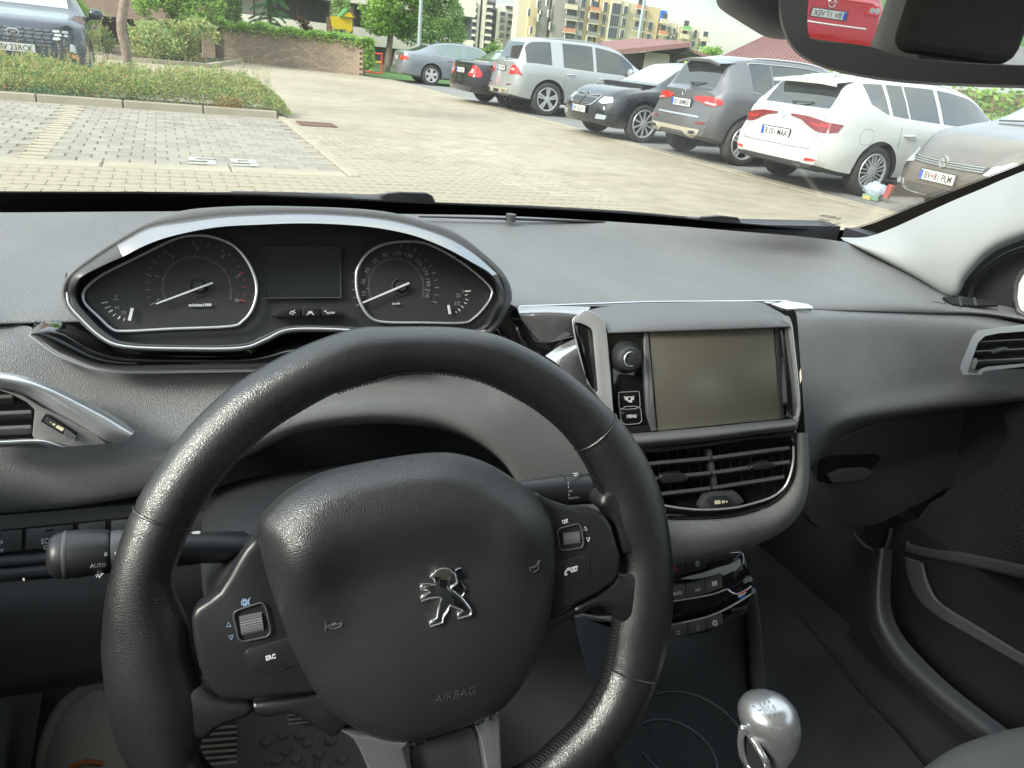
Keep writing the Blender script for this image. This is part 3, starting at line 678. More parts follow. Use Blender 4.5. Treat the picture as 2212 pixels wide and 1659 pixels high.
for k in range(7):
    y = 20 + k * 88; 
    for x0, x1, dx in ((1310, 1365, 0), (1118, 1170, 0)):
        sx = -k * 6; b_ = tbx(x0 + sx, x1 + sx, y, y + 44, -2.2, .2, 'balcony', m_dglass); tbx(x0 + sx - 4, x1 + sx + 2, y + 44, y + 76, -2.6, .1, 'parapet', m_white, b_)
    if k < 6: tbx(1400 - k * 5, 1425 - k * 5, y + 10, y + 45, -.4, .3, 'window', m_dglass)
for k in range(4):
    y = 145 + k * 92; b_ = tbx(1475 - k * 6, 1530 - k * 6, y, y + 50, -1.6, .2, 'balcony', m_dglass); tbx(1472 - k * 6, 1532 - k * 6, y + 50, y + 70, -1.9, .1, 'parapet', m_balg, b_)
for x, y, w in [(1590, 170, 120), (1585, 255, 70), (1575, 335, 30), (1565, 420, 30), (1750, 185, 22), (1560, 70, 80), (1690, 85, 140)]: tbx(x, x + w, y, y + 32, -.1, .5, 'window', m_dglass)
lowb = thing('cream_block', 'small cream block between the white tower and yellow block', 'building', (0, 0, 0)); tbx(1605, 1850, 230, None, -12, -3, 'wall', m_facC, lowb)
for k in range(4):
    for q in range(3): tbx(1660 + k * 45, 1672 + k * 45, 260 + q * 90, 300 + q * 90, -12.3, -12.05, 'window', m_brown_dark, lowb)
# ================================================================ brown shed and red roofed building
m_tile = mat('red_metal_roof', (.17, .065, .055), .6, col2=(.20, .085, .07), scale=2); m_fascia = mat('brown_fascia', (.125, .06, .05), .6); m_plank = mat('dark_planks', (.065, .045, .04), .8, col2=(.09, .06, .05), scale=4)
shed = thing('brown_shed', 'brown wooden shed with red metal roof and white door', 'shed', (0, 0, 0))
def zD(x, y, D): return pD(*zx(x, y), D)
f0, f1 = zD(530, 505, 26), zD(1262, 440, 26); back = V(.45, .89, 0) * 5.5
r_front = [zD(522, 482, 26), zD(1266, 408, 26)]
ridge = [zD(380, 402, 32), zD(760, 368, 32), zD(1100, 385, 30)]
b = MB(); b.add([r_front[0], r_front[1], ridge[2], ridge[1], ridge[0]], [(0, 1, 2, 3, 4)]); o = b.build('roof', m_tile, shed); s = o.modifiers.new('t', 'SOLIDIFY'); s.thickness = .08
fas = [zD(522, 484, 25.95), zD(1266, 410, 25.95), zD(1262, 452, 25.95), zD(560, 522, 25.95)]; b = MB(); b.prism(fas, V(.45, .89, 0) * .06); b.build('fascia', m_fascia, shed)
def planks(x0, x1, yt0, yt1, D, n, m=m_plank, name='plank', yb=720):
    for k in range(n):
        a, c = x0 + (x1 - x0) * k / n, x0 + (x1 - x0) * (k + .93) / n; ya = yt0 + (yt1 - yt0) * k / n; yc = yt0 + (yt1 - yt0) * (k + 1) / n
        P = [zD(a, ya, D), zD(c, yc, D)]; Q = [Vector((p.x, p.y, 0)) for p in P]; b = MB(); b.prism([P[0], P[1], Q[1], Q[0]], V(.45, .89, 0) * .06); b.build(name, m, shed)
planks(590, 835, 520, 500, 27, 9); planks(1068, 1420, 480, 600, 27, 12)
P = [zD(835, 496, 26.8), zD(1068, 522, 26.8), zD(1055, 700, 26.8), zD(808, 690, 26.8)]; b = MB(); b.prism(P, V(.45, .89, 0) * .06); b.build('door', m_white, shed)
b = MB(); b.prism([zD(835, 497, 26.95), zD(1262, 452, 26.95), zD(1262, 470, 26.95), zD(1068, 545, 26.95)], V(.45, .89, 0) * .06); b.build('gable_board', m_plank, shed)
b = MB(); b.prism([zD(1232, 455, 26.2), zD(1262, 470, 26.2), zD(1490, 545, 26.2), zD(1480, 556, 26.2), zD(1405, 553, 26.2), zD(1232, 480, 26.2)], V(.45, .89, 0) * 3); b.build('side_roof', m_fascia, shed)
rb = thing('red_roof_building', 'building with large red corrugated metal roof beyond the cars', 'building', (0, 0, 0))
ev = [pD(1556, 122, 38), pD(1890, 172, 38)]; rg = [pD(1648, 79, 42), pD(1870, 112, 42)]
nrib = 36; b = MB(); vs = []; fs = []
nn = (rg[0] - ev[0]).cross(ev[1] - ev[0]).normalized()
if nn.z < 0: nn = -nn
for k in range(nrib * 4 + 1):
    t_ = k / (nrib * 4); up_ = nn * (.045 if k % 4 in (1, 2) else 0); vs += [ev[0].lerp(ev[1], t_) + up_, rg[0].lerp(rg[1], t_) + up_]
fs = [(2 * k, 2 * k + 2, 2 * k + 3, 2 * k + 1) for k in range(nrib * 4)]
mk('roof', vs, fs, m_tile, rb)
P = [ev[0] + V(.4, .5, -.05), ev[1] + V(.4, .5, -.05)]; b = MB(); b.prism([P[0], P[1], V(P[1].x, P[1].y, 0), V(P[0].x, P[0].y, 0)], V(.3, .6, 0)); b.build('wall', m_facY, rb)
for px_, l_ in ((1652, 'left small bright conifer tip in front of the red roof'), (1680, 'right small bright conifer tip in front of the red roof')):
    p = pD(px_, 120, 30); t = thing('slim_conifer', l_, 'tree', (p.x, p.y, 0)); trunk('trunk', [(0, 0, 0), (0, 0, 1.2), (0, 0, 2)], [.05, .04, .02], t)
    leaves(900, crown_pts([((0, 0, .8 + k * .25), .26 - k * .03) for k in range(6)]), .05, [LM['bright'], LM['mid']], [3, 1]).build('crown', [LM['bright'], LM['mid']], t, world=False)
o = leaves(900, crown_pts([(tuple(pD(1537 + k * 5, 119, 60)), .7) for k in range(-3, 4)]), .12, [LM['mid'], LM['bright']], [1, 1]).build('far_treetop', [LM['mid'], LM['bright']]); tag(o, 'small green treetop left of the big red roof', 'tree')
# ivy covered fence behind the parked cars on the right
m_fwall = mat('ochre_fence_wall', (.26, .19, .10), .9)
fe = thing('boundary_wall', 'ochre boundary wall behind the parked cars covered in ivy', 'wall', (0, 0, 0))
MB().box(V(13.9, 6, .75), (.15, 26, 1.5)).build('wall_face', m_fwall, fe)
o = leaves(15000, lambda: V(13.78 - .2 * random.random(), random.uniform(-3, 19), random.uniform(.05, 1.6)), .07, [LM['bright'], LM['mid'], LM['dark']], [6, 3, 1], up=-.1).build('ivy', [LM['bright'], LM['mid'], LM['dark']])
tag(o, 'bright ivy leaves on the boundary wall right of the white estate', 'ivy', kind='stuff')
# ================================================================ parked cars
def paint(name, c, metal=.35, rough=.32): return mat(name, c, rough, metal, coat=1.0, rvar=(3, rough, rough + .12))
m_tyre = mat('tyre_rubber', (.022, .022, .022), .85, col2=(.045, .043, .04), scale=6)
m_clad = mat('black_car_plastic', (.035, .036, .038), .6); m_arch = mat('wheel_well', (.012, .012, .012), .9)
m_cglass = mat('tinted_car_glass', (.018, .024, .022), .03, spec=.9, coat=.6)
m_cglass2 = mat('green_car_glass', (.10, .14, .12), .04, spec=1.0, coat=1.0)
m_alloy = mat('alloy_rim', (.52, .53, .54), .38, .5); m_alloyd = mat('dark_rim_well', (.05, .05, .052), .6, .3)
m_redl = mat('red_lamp_glass', (.55, .012, .012), .12, coat=1.0); m_redd = mat('dark_red_lamp_glass', (.16, .008, .012), .10, coat=1.0)
m_wlamp = mat('clear_lamp_glass', (.48, .50, .52), .10, .25, coat=1.0); m_amber = mat('amber_lamp_glass', (.55, .16, .04), .2, coat=1)
m_chrome = mat('chrome_trim', (.70, .71, .72), .12, 1.0); m_gap = mat('panel_gap', (.01, .01, .01), .8); m_plate = mat('plate_white', (.58, .59, .58), .4, col2=(.52, .53, .52), scale=5)
m_eu = mat('plate_blue', (.02, .09, .45), .4); m_ltr = mat('plate_letters', (.012, .012, .012), .5); m_beiget = mat('brushed_guard', (.50, .46, .36), .4, .5); m_pdark = mat('underbody', (.012, .012, .013), .9)
def lin(pts, x, smooth=True):
    if x <= pts[0][0]: return pts[0][1]
    if x >= pts[-1][0]: return pts[-1][1]
    for i in range(len(pts) - 1):
        (x0, y0), (x1, y1) = pts[i], pts[i + 1]
        if x <= x1:
            h = x1 - x0; t = (x - x0) / h
            if not smooth: return y0 + (y1 - y0) * t
            s = (y1 - y0) / h
            def tang(k):
                if k == 0 or k == len(pts) - 1: return s
                a = (pts[k][1] - pts[k - 1][1]) / (pts[k][0] - pts[k - 1][0]); b = (pts[k + 1][1] - pts[k][1]) / (pts[k + 1][0] - pts[k][0])
                return 0 if a * b <= 0 else 2 * a * b / (a + b)
            m0, m1 = tang(i) * h, tang(i + 1) * h
            return (2 * t**3 - 3 * t * t + 1) * y0 + (t**3 - 2 * t * t + t) * m0 + (-2 * t**3 + 3 * t * t) * y1 + (t**3 - t * t) * m1
    return pts[-1][1]
class Car: pass
def make_car(name, label, sp):
    c = Car(); c.sp = sp; root = thing(name, label, 'car'); root['group'] = 'parked cars'; c.root = root
    Ln, W = sp['L'], sp['W'] / 2; sil = sp['sil']; belt = sp['belt']; Hm = max(z for _, z in sil); gw = sp.get('gw', .56)
    xr, xf = sp['oh'], sp['oh'] + sp['wb']
    plan = sp.get('plan', [(0, .86), (.25, .95), (.8, .995), (1.6, 1), (Ln - 1.5, 1), (Ln - .7, .985), (Ln - .25, .92), (Ln, .80)])
    bot = sp.get('bot', [(0, .30), (.5, .24), (1, .22), (Ln - 1, .22), (Ln - .4, .21), (Ln, .26)])
    rear = sp.get('rear', [(.2, .06), (.35, 0), (.62, .0), (.70, .05), (1.0, .10)]); front = sp.get('front', [(.2, .05), (.35, 0), (.55, .02), (.7, .05), (.9, .12)])
    xs = sorted(set([round(v, 3) for v in [0, .02, .05] + [Ln * k / 46 for k in range(47)] + [Ln - .02, Ln - .05] + [x for x, _ in sil] + [v for w in sp['win'] for v in w] + list(sp['ws']) + list(sp['rw'])]))
    xs2 = [xs[0]]
    keep = set(round(v, 3) for w in sp['win'] for v in w) | set(round(v, 3) for v in list(sp['ws']) + list(sp['rw'])) | {0, round(Ln, 3)}
    for x in xs[1:]:
        if x - xs2[-1] < .018 and x not in keep: continue
        xs2.append(x)
    xs = xs2
    def section(x):
        zb = lin(bot, x); w = W * lin(plan, x); zt = lin(sil, x, sp.get('smooth', True)); bl = min(lin(belt, x), zt - .035)
        g = min(1, max(0, (zt - bl) / max(.05, Hm - bl))) ** .6; h = zt - bl
        ye = (w - .16) * (1 - g) + gw * g
        P = [(0, zb), (w * .85, zb), (w - .035, zb + .05), (w - .005, zb + .2 * (bl - zb)), (w, zb + .45 * (bl - zb)), (w - .006, zb + .72 * (bl - zb)), (w - .03, bl - .045), (w - .05, bl - .008), (w - .056, bl + .006)]
        y8 = w - .056; 
        P += [(y8 + (ye - y8) * .5 + .012 * g, bl + h * .44), (ye + .008, bl + h * .855), (ye - .02, bl + h * .94), (ye - .065, bl + h * .975), (ye * .5, bl + h * .995), (0, zt)]
        return P
    nR = 15
    def warp(x, y, z):
        fr = max(0, 1 - x / .5) ** 1.5; ff = max(0, 1 - (Ln - x) / .5) ** 1.5
        return x + (lin(rear, z) + sp.get('bowr', .10) * (abs(y) / W) ** 2.5) * fr - (lin(front, z) + sp.get('bowf', .18) * (abs(y) / W) ** 2.2) * ff
    vs, fs, mi = [], [], []
    sec = [section(x) for x in xs]
    idx = {}
    for i, x in enumerate(xs):
        for s in (1, -1):
            for r, (y, z) in enumerate(sec[i]):
                if r in (0, nR - 1) and s == -1: idx[i, s, r] = idx[i, 1, r]; continue
                idx[i, s, r] = len(vs); vs.append((warp(x, y, z), s * y, z))
    def inwin(a, b): return next((k for k, (p, q) in enumerate(sp['win']) if a >= p - 1e-4 and b <= q + 1e-4), None)
    clad = sp.get('clad', 2)
    for i in range(len(xs) - 1):
        a, b = xs[i], xs[i + 1]; hh = (sec[i][-1][1] - sec[i][7][1] + sec[i + 1][-1][1] - sec[i + 1][7][1]) / 2
        for s in (1, -1):
            for r in range(nR - 1):
                q = (idx[i, s, r], idx[i + 1, s, r], idx[i + 1, s, r + 1], idx[i, s, r + 1])
                q = tuple(dict.fromkeys(q))
                if len(q) < 3: continue
                fs.append(q if s == -1 else q[::-1]); k = 0
                if r < clad: k = 1
                if 8 <= r <= 9 and inwin(a, b) is not None and hh > .09: k = 3
                if r >= 12 and sp['ws'][0] - 1e-4 <= a and b <= sp['ws'][1] + 1e-4: k = 4
                if r >= 12 and sp['rw'][0] - 1e-4 <= a and b <= sp['rw'][1] + 1e-4: k = 5
                mi.append(k)
    for i, end in ((0, -1), (len(xs) - 1, 1)):       # end faces as a grid
        x = xs[i]; grid = {}
        for s in (1, -1):
            for r in range(1, nR - 1):
                y, z = sec[i][r]
                for j, f_ in enumerate((1, .8, .55, .28, 0)):
                    if j == 0: grid[s, r, j] = idx[i, s, r]
                    elif j == 4 and s == -1: grid[s, r, j] = grid[1, r, j]
                    else: grid[s, r, j] = len(vs); vs.append((warp(x, y * f_, z), s * y * f_, z))
        for s in (1, -1):
            for r in range(1, nR - 2):
                for j in range(4):
                    q = (grid[s, r, j], grid[s, r, j + 1], grid[s, r + 1, j + 1], grid[s, r + 1, j])
                    fs.append(q if (s == 1) == (end == 1) else q[::-1]); mi.append(1 if r < clad else 0)
            for j in range(4):
                for r, rr in ((1, 0), (nR - 2, nR - 1)):
                    q = (grid[s, r, j], grid[s, r, j + 1], idx[i, 1, rr]); fs.append(q); mi.append(1 if r == 1 else 0)
    pm = sp['paint']; mats = [pm, sp.get('cladm', m_clad), m_arch, sp.get('glass', m_cglass), sp.get('wglass', m_cglass2), sp.get('rglass', m_cglass)]
    me = bpy.data.meshes.new('body'); me.from_pydata(vs, [], fs)
    for q in mats: me.materials.append(q)
    for p, k in zip(me.polygons, mi): p.material_index = k
    bm = bmesh.new(); bm.from_mesh(me); bmesh.ops.remove_doubles(bm, verts=bm.verts, dist=1e-4); bmesh.ops.recalc_face_normals(bm, faces=bm.faces); bm.to_mesh(me); bm.free()
    bo = bpy.data.objects.new('body_tmp', me); COL.objects.link(bo)
    # wheel wells cut out of the body
    cb = MB(); wr = sp['wr']; n = 40
    for xc in (xr, xf):
        for s in (1, -1):
            ra = wr + .055; ring = [(xc + ra * math.cos(2 * math.pi * k / n), wr + .01 + ra * math.sin(2 * math.pi * k / n)) for k in range(n)]
            y0, y1 = s * (W - .30), s * (W + .15)
            cb.v += [(x, y0, z) for x, z in ring] + [(x, y1, z) for x, z in ring]; b0 = len(cb.v) - 2 * n
            cb.f += [tuple(range(b0, b0 + n)), tuple(range(b0 + n, b0 + 2 * n))[::-1]] + [(b0 + k, b0 + n + k, b0 + n + (k + 1) % n, b0 + (k + 1) % n) for k in range(n)]; cb.mi += [2] * (n + 2)
    co = cb.build('cutter', mats, None, recalc=True)
    md = bo.modifiers.new('b', 'BOOLEAN'); md.object = co; md.operation = 'DIFFERENCE'; md.solver = 'EXACT'
    dg = bpy.context.evaluated_depsgraph_get(); dg.update()
    me2 = bpy.data.meshes.new_from_object(bo.evaluated_get(dg)); bpy.data.objects.remove(bo); bpy.data.objects.remove(co)
    bm = bmesh.new(); bm.from_mesh(me2)
    c.bvh = BVHTree.FromBMesh(bm)
    # take the panes out as objects of their own
    for slot, nm in ((3, 'side_window'), (4, 'windscreen'), (5, 'rear_window')):
        F_ = [f for f in bm.faces if f.material_index == slot]; seen = set()
        for f in F_:
            if f in seen: continue
            comp = []; st = [f]; seen.add(f)
            while st:
                g = st.pop(); comp.append(g)
                for e in g.edges:
                    for h in e.link_faces:
                        if h.material_index == slot and h not in seen: seen.add(h); st.append(h)
            mp_ = {}; v2 = []; f2 = []
            for g in comp:
                q = []
                for v in g.verts:
                    if v not in mp_: mp_[v] = len(v2); v2.append(v.co.copy())
                    q.append(mp_[v])
                f2.append(q)
            mk(nm, v2, f2, mats[slot], root, smooth=True)
    bmesh.ops.delete(bm, geom=[f for f in bm.faces if f.material_index in (3, 4, 5)], context='FACES')
    bm.to_mesh(me2); bm.free()
    me2.polygons.foreach_set('use_smooth', [True] * len(me2.polygons)); me2.set_sharp_from_angle(angle=R_(38))
    body = obj('body', me2, root); c.body = body
    MB().box(V(Ln / 2, 0, .75), (Ln * .62, W * 1.5, .5)).build('cabin_floor', m_pdark, root)
    # wheels
    rimn = sp.get('spokes', 5); rr = wr * sp.get('rimk', .70); tw_ = .215
    prof = [(rr * .98, -tw_ / 2 + .01), (rr + .02, -tw_ / 2), (wr - .03, -tw_ / 2 - .004), (wr - .008, -tw_ / 2 + .02), (wr, -tw_ / 4), (wr, tw_ / 4), (wr - .008, tw_ / 2 - .02), (wr - .03, tw_ / 2 + .004), (rr + .02, tw_ / 2), (rr * .98, tw_ / 2 - .01)]
    def lathe(prof, n=36, s=1):
        v, f = [], []
        for k in range(n):
            a = 2 * math.pi * k / n; v += [(r * math.cos(a), y * s, r * math.sin(a)) for r, y in prof]
        m_ = len(prof)
        for k in range(n):
            for j in range(m_ - 1): f.append((k * m_ + j, k * m_ + j + 1, ((k + 1) % n) * m_ + j + 1, ((k + 1) % n) * m_ + j))
        return v, f
    tv, tf = lathe(prof)
    tyre_me = None; rim_me = {}
    for xc in (xr, xf):
        for s in (1, -1):
            wt = mk('wheel', tv, tf, m_tyre, root, smooth=True, recalc=True) if tyre_me is None else obj('wheel', tyre_me, root)
            tyre_me = wt.data; wt.location = (xc, s * (W - tw_ / 2 - .02), wr)
            if s not in rim_me:
                b = MB(); b.cur = 1; v, f = lathe([(rr, tw_ / 2 - .012), (rr - .02, tw_ / 2 - .02), (rr - .028, .0), (.02, .01)], 36, s); b.add(v, f)
                b.cur = 0; v, f = lathe([(rr + .004, tw_ / 2 - .01), (rr - .004, tw_ / 2 + .002), (rr - .022, tw_ / 2 - .004), (rr - .026, tw_ / 2 - .03)], 40, s); b.add(v, f)
                dbl = sp.get('double', False); sw = sp.get('spw', .045)
                for k in range(rimn):
                    a0 = 2 * math.pi * k / rimn + .3
                    for da in ((-.13, .13) if dbl else (0,)):
                        a = a0 + da; d = V(math.cos(a), 0, math.sin(a)); e = V(math.cos(a0), 0, math.sin(a0)); t_ = V(-math.sin(a), 0, math.cos(a))
                        yo, yi = s * (tw_ / 2 - .008), s * (tw_ / 2 - .022); w0, w1 = sw * .42, sw * .62
                        A = e * .05 + t_ * (da * .12); B_ = d * (rr - .012)
                        P = [A - t_ * w0, A + t_ * w0, B_ + t_ * w1, B_ - t_ * w1]
                        b.add([p + V(0, yi, 0) for p in P] + [p + V(0, yo, 0) for p in P] + [(A + t_ * 0) + V(0, yi - s * .03, 0), B_ + V(0, yi - s * .05, 0)], [(4, 5, 6, 7), (0, 1, 5, 4), (1, 2, 6, 5), (2, 3, 7, 6), (3, 0, 4, 7), (0, 8, 9, 3), (1, 8, 9, 2)])
                v, f = lathe([(.075, tw_ / 2 - .025), (.07, tw_ / 2 - .008), (.03, tw_ / 2 - .002), (.001, tw_ / 2 - .002)], 20, s); b.add(v, f)
                o = b.build('rim', [m_alloy, m_alloyd], wt, world=False); rim_me[s] = o.data; o.data.polygons.foreach_set('use_smooth', [False] * len(o.data.polygons))
            else: obj('rim', rim_me[s], wt, world=False)
    # ---- helpers that lay things on the body
    def hit(o, d):
        r = c.bvh.ray_cast(Vector(o), Vector(d).normalized())
        return (r[0], r[1]) if r[0] is not None else (None, None)
    def wrap(s, z, side, end, piv=.28):
        """s = distance round the car from its centre line at that end; side 1 left / -1 right"""
        sa = W - piv; arc = piv * math.pi / 2; xe = 0 if end < 0 else Ln; inw = 1 if end < 0 else -1
        if s < sa: o, d = V(xe - inw * 1.0, side * s, z), V(inw, 0, 0)
        elif s < sa + arc:
            a = (s - sa) / piv; pv = V(xe + inw * piv, side * sa, z); dr = V(-inw * math.cos(a), side * math.sin(a), 0); o, d = pv + dr * 1.2, -dr
        else: o, d = V(xe + inw * (piv + s - sa - arc), side * (W + 1), z), V(0, -side, 0)
        p, n_ = hit(o, d)
        if p is None: p, n_ = o + d * 1.0, -d
        if n_.dot(d) > 0: n_ = -n_
        return p, n_
    def stick(name, pts, side, end, off, m, parent=None, rnd=.0, cuts=3, piv=.28, skirt=.015):
        P = [Vector((a, b, 0)) for a, b in pts]
        if rnd: P = rc(P, rnd, 3)
        bm = bmesh.new(); vv = [bm.verts.new(p) for p in P]; f = bm.faces.new(vv)
        bmesh.ops.triangulate(bm, faces=bm.faces[:])
        for _ in range(cuts):
            es = [e for e in bm.edges if e.calc_length() > .05]
            if not es: break
            bmesh.ops.subdivide_edges(bm, edges=es, cuts=1); bmesh.ops.triangulate(bm, faces=bm.faces[:])
        bmesh.ops.recalc_face_normals(bm, faces=bm.faces)
        bd = [e for e in bm.edges if e.is_boundary]
        info = {}
        for v in bm.verts: info[v] = wrap(v.co.x, v.co.y, side, end, piv)
        low = {}
        for e in bd:
            for v in e.verts:
                if v not in low: low[v] = bm.verts.new(info[v][0] - info[v][1] * skirt)
        for e in bd: a, b_ = e.verts; bm.faces.new((a, b_, low[b_], low[a]))
        for v, (p, n_) in info.items(): v.co = p + n_ * off
        bmesh.ops.recalc_face_normals(bm, faces=bm.faces)
        me = bpy.data.meshes.new(name); bm.to_mesh(me); bm.free(); me.materials.append(m)
        me.polygons.foreach_set('use_smooth', [True] * len(me.polygons)); me.set_sharp_from_angle(angle=R_(40))
        return obj(name, me, parent or root)
    def line(name, pts, side, end, r, m, parent=None, k=4, closed=False, off=0.0):
        Q = cr([Vector((a, b, 0)) for a, b in pts], k, closed); P = []
        for q in Q: p, n_ = wrap(q.x, q.y, side, end); P.append(p + n_ * off)
        return tube(name, P, r, m, parent or root, 6, closed=closed)
    def sx(x, end=-1):           # s value of a lengthwise position x measured from the rear
        piv = .28; d = x if end < 0 else Ln - x
        return (W - piv) + piv * math.pi / 2 + (d - piv)
    c.stick, c.line, c.wrap, c.sx, c.W, c.Ln, c.hit = stick, line, wrap, sx, W, Ln, hit
    def nplate(s, z, end, text, w=.52, h=.11, y0=0, dot=False, band=True, mirror=False):
        p, n_ = wrap(abs(y0), z, 1 if y0 >= 0 else -1, end); nx = -1 if end < 0 else 1
        right = V(0, -1 if end < 0 else 1, 0); x = p.x + nx * .02
        pl = MB().box(V(x, y0, z), (.012, w, h)).build('number_plate', m_plate, root, bevel=.003)
        MB().box(V(x - nx * .004, y0, z), (.012, w + .03, h + .025)).build('plate_holder', m_clad, root)
        if band: MB().box(V(x + nx * .0065, y0 - right.y * (w / 2 - .025), z), (.001, .045, h - .012)).build('blue_band', m_eu, pl)
        st = V(x + nx * .0075, y0 - right.y * (w / 2 - .07), z - .036)
        t = textobj('plate_text', text, st, right, V(0, 0, 1), .074, m_ltr, pl, ext=.0005, bold=.0007)
        ws_ = [(v.co - st).dot(right) for v in t.data.vertices]; f = (w - .10) / max(ws_)
        for v in t.data.vertices: d = (v.co - st).dot(right); v.co += right * (d * f - d)
        if dot:
            dv = [V(x + nx * .0085, y0 - right.y * (w / 2 - .200) + .016 * math.cos(a * .5236), z + .016 * math.sin(a * .5236)) for a in range(12)]
            mk('red_dot', dv, [tuple(range(12))], m_redl, pl)
        return pl
    c.nplate = nplate
    # door gaps, handles, mirrors
    for s in (1, -1):
        for gx, zt_ in sp.get('gaps', []):
            line('door_gap', [(sx(gx + .02), .30), (sx(gx), .55), (sx(gx - .01), lin(belt, gx) - .02)], s, -1, .003, m_gap)
        for hx, hz in sp.get('handles', []):
            p0, _ = wrap(sx(hx - .10), hz, s, -1); p1, _ = wrap(sx(hx + .10), hz + .005, s, -1); o_ = V(0, s * .028, 0)
            tube('door_handle', [p0, p0 + o_ + V(.03, 0, 0), p1 + o_ - V(.03, 0, 0), p1], .013, sp.get('handlem', pm), root, 8, flat=(V(0, 1, 0), 1))
        mxp = sp.get('mirror')
        if mxp:
            p, _ = wrap(sx(mxp[0]), mxp[1] - .02, s, -1); b = MB(); q = p + V(.03, s * .12, .07); rings = []
            Y = V(0, s, 0)
            for u, rz, rx in ((-.10, .045, .05), (-.07, .078, .075), (0, .09, .085), (.07, .08, .07), (.105, .04, .04)):
                rings.append([q + Y * u + V(rx * math.cos(a) * (1 if math.cos(a) > 0 else .35), 0, rz * math.sin(a)) for a in [2 * math.pi * k / 12 for k in range(12)]])
            v = [x for r_ in rings for x in r_]; f = [(i * 12 + j, i * 12 + (j + 1) % 12, (i + 1) * 12 + (j + 1) % 12, (i + 1) * 12 + j) for i in range(4) for j in range(12)] + [tuple(range(12)), tuple(range(48, 60))]
            mr = mk('door_mirror', v, f, sp.get('mirrorm', pm), root, smooth=True, recalc=True)
            tube('mirror_arm', [p - Y * .02, q - Y * .06 - V(0, 0, .05)], .03, m_clad, mr, 8)
    if sp.get('rails'):
        x0, x1 = sp['rails']
        for s in (1, -1):
            pts = []
            for k in range(9):
                t = k / 8; x = x0 + (x1 - x0) * t; z = lin(sil, x); e = .022 * (1 - (2 * t - 1) ** 6)
                p, _ = hit(V(x, s * (gw - .07), 3), V(0, 0, -1)); pts.append(p + V(0, 0, -.01 + e))
            tube('roof_rail', pts, .016, sp.get('railm', m_chrome), root, 8)
    if sp.get('trim'):            # bright line round the side glass
        a, b_ = sp['win'][0][0] - .02, sp['win'][-1][1] + .0
        for s in (1, -1):
            pts = []
            for k in range(25):
                x = a + (b_ - a) * k / 24; z = lin(belt, x) + .002; p, n_ = hit(V(x, s * 2, z), V(0, -s, 0)); 
                if p: pts.append(p + n_ * .004)
            tube('window_trim', pts, .008, m_chrome, root, 6)
            pts = []
            for k in range(25):
                x = a + (b_ - a) * k / 24; zt = lin(sil, x); bl = min(lin(belt, x), zt - .035); z = bl + (zt - bl) * (.86)
                p, n_ = hit(V(x, s * 2, z), V(0, -s, 0))
                if p: pts.append(p + n_ * .004)
            tube('window_trim', pts, .008, m_chrome, root, 6)
    if sp.get('fin'):
        x = sp['fin']; p, _ = hit(V(x, 0, 3), V(0, 0, -1)); b = MB(); b.prism([p + V(-.09, .015, -.005), p + V(.10, .015, -.005), p + V(-.04, .006, .07), p + V(-.09, .006, .075)], V(0, -.03, 0)); b.build('antenna_fin', pm, root, bevel=.006)
    return c
PENDING = []
def place(c, lx, ly, wx, wy, head):
    """put local point (lx, ly) at world (wx, wy), car pointing along head (radians from +X)"""
    PENDING.append((c, lx, ly, wx, wy, head))
def place_now(c, lx, ly, wx, wy, head):
    ca, sa = math.cos(head), math.sin(head)
    k = .96; c.root.scale = (k, k, k)
    c.root.location = (wx - k * (lx * ca - ly * sa), wy - k * (lx * sa + ly * ca), .012); c.root.rotation_euler = (0, 0, head)
def mirror_pts(f):          # run f(side) on both sides
    for s in (1, -1): f(s)
def wiper_blade(c, x, z0, y0, y1):
    p0, n0 = c.hit(V(-1, y0, z0), V(1, 0, 0)); p1, n1 = c.hit(V(-1, y1, z0 + .03), V(1, 0, 0))
    if p0 and p1: tube('rear_wiper', [p0 - V(.02, 0, 0), p0 - V(.045, 0, -.01), p1 - V(.015, 0, 0)], [.022, .016, .008], m_clad, c.root, 8)

# --- white estate
pw = paint('white_car_paint', (.50, .52, .505), 0, .30)
c = make_car('parked_car', 'white estate car with thin dark red lamps, second from the right', dict(L=4.63, W=1.81, wb=2.71, oh=1.00, wr=.322, paint=pw, gw=.57,
    sil=[(0, .98), (.08, 1.00), (.16, 1.02), (.50, 1.34), (.62, 1.385), (1.2, 1.445), (2.0, 1.462), (2.7, 1.40), (3.45, 1.02), (3.62, .96), (4.2, .83), (4.5, .70), (4.63, .58)],
    belt=[(0, .95), (.62, 1.13), (1.06, 1.02), (1.6, .99), (3.0, .95), (3.6, .90), (4.63, .56)], win=[(.70, 1.06), (1.12, 1.42), (1.45, 2.02), (2.09, 3.2)], ws=(2.72, 3.42), rw=(.17, .49),
    gaps=[(1.30, 0), (2.06, 0)], handles=[(1.46, .80), (2.30, .78)], mirror=(2.95, .93), rails=(.75, 2.7), railm=pw, fin=.86, spokes=9, double=True, spw=.016, rimk=.72, clad=2, bowr=.12,
    rear=[(.2, .10), (.30, .02), (.45, 0), (.62, .01), (.68, .07), (.85, .10), (1.0, .13)]))
place(c, 1.0, -.80, 8.08, 7.05, R_(0)); ren = c
mirror_pts(lambda s: c.stick('tail_lamp', [(.13, .888), (.32, .860), (.48, .79), (.60, .745), (.80, .735), (1.04, .765), (1.10, .86), (.72, .875), (.42, .91), (.13, .915)], s, -1, .012, m_redd))
mirror_pts(lambda s: c.stick('light_strip', [(.50, .845), (.60, .815), (.66, .82), (.68, .845), (.86, .835), (.88, .81), (.70, .805), (.66, .80), (.56, .808), (.48, .84)], s, -1, .020, m_redl))
mirror_pts(lambda s: c.stick('fog_reflector', [(.60, .385), (.78, .40), (.80, .42), (.62, .425)], s, -1, .012, m_redl))
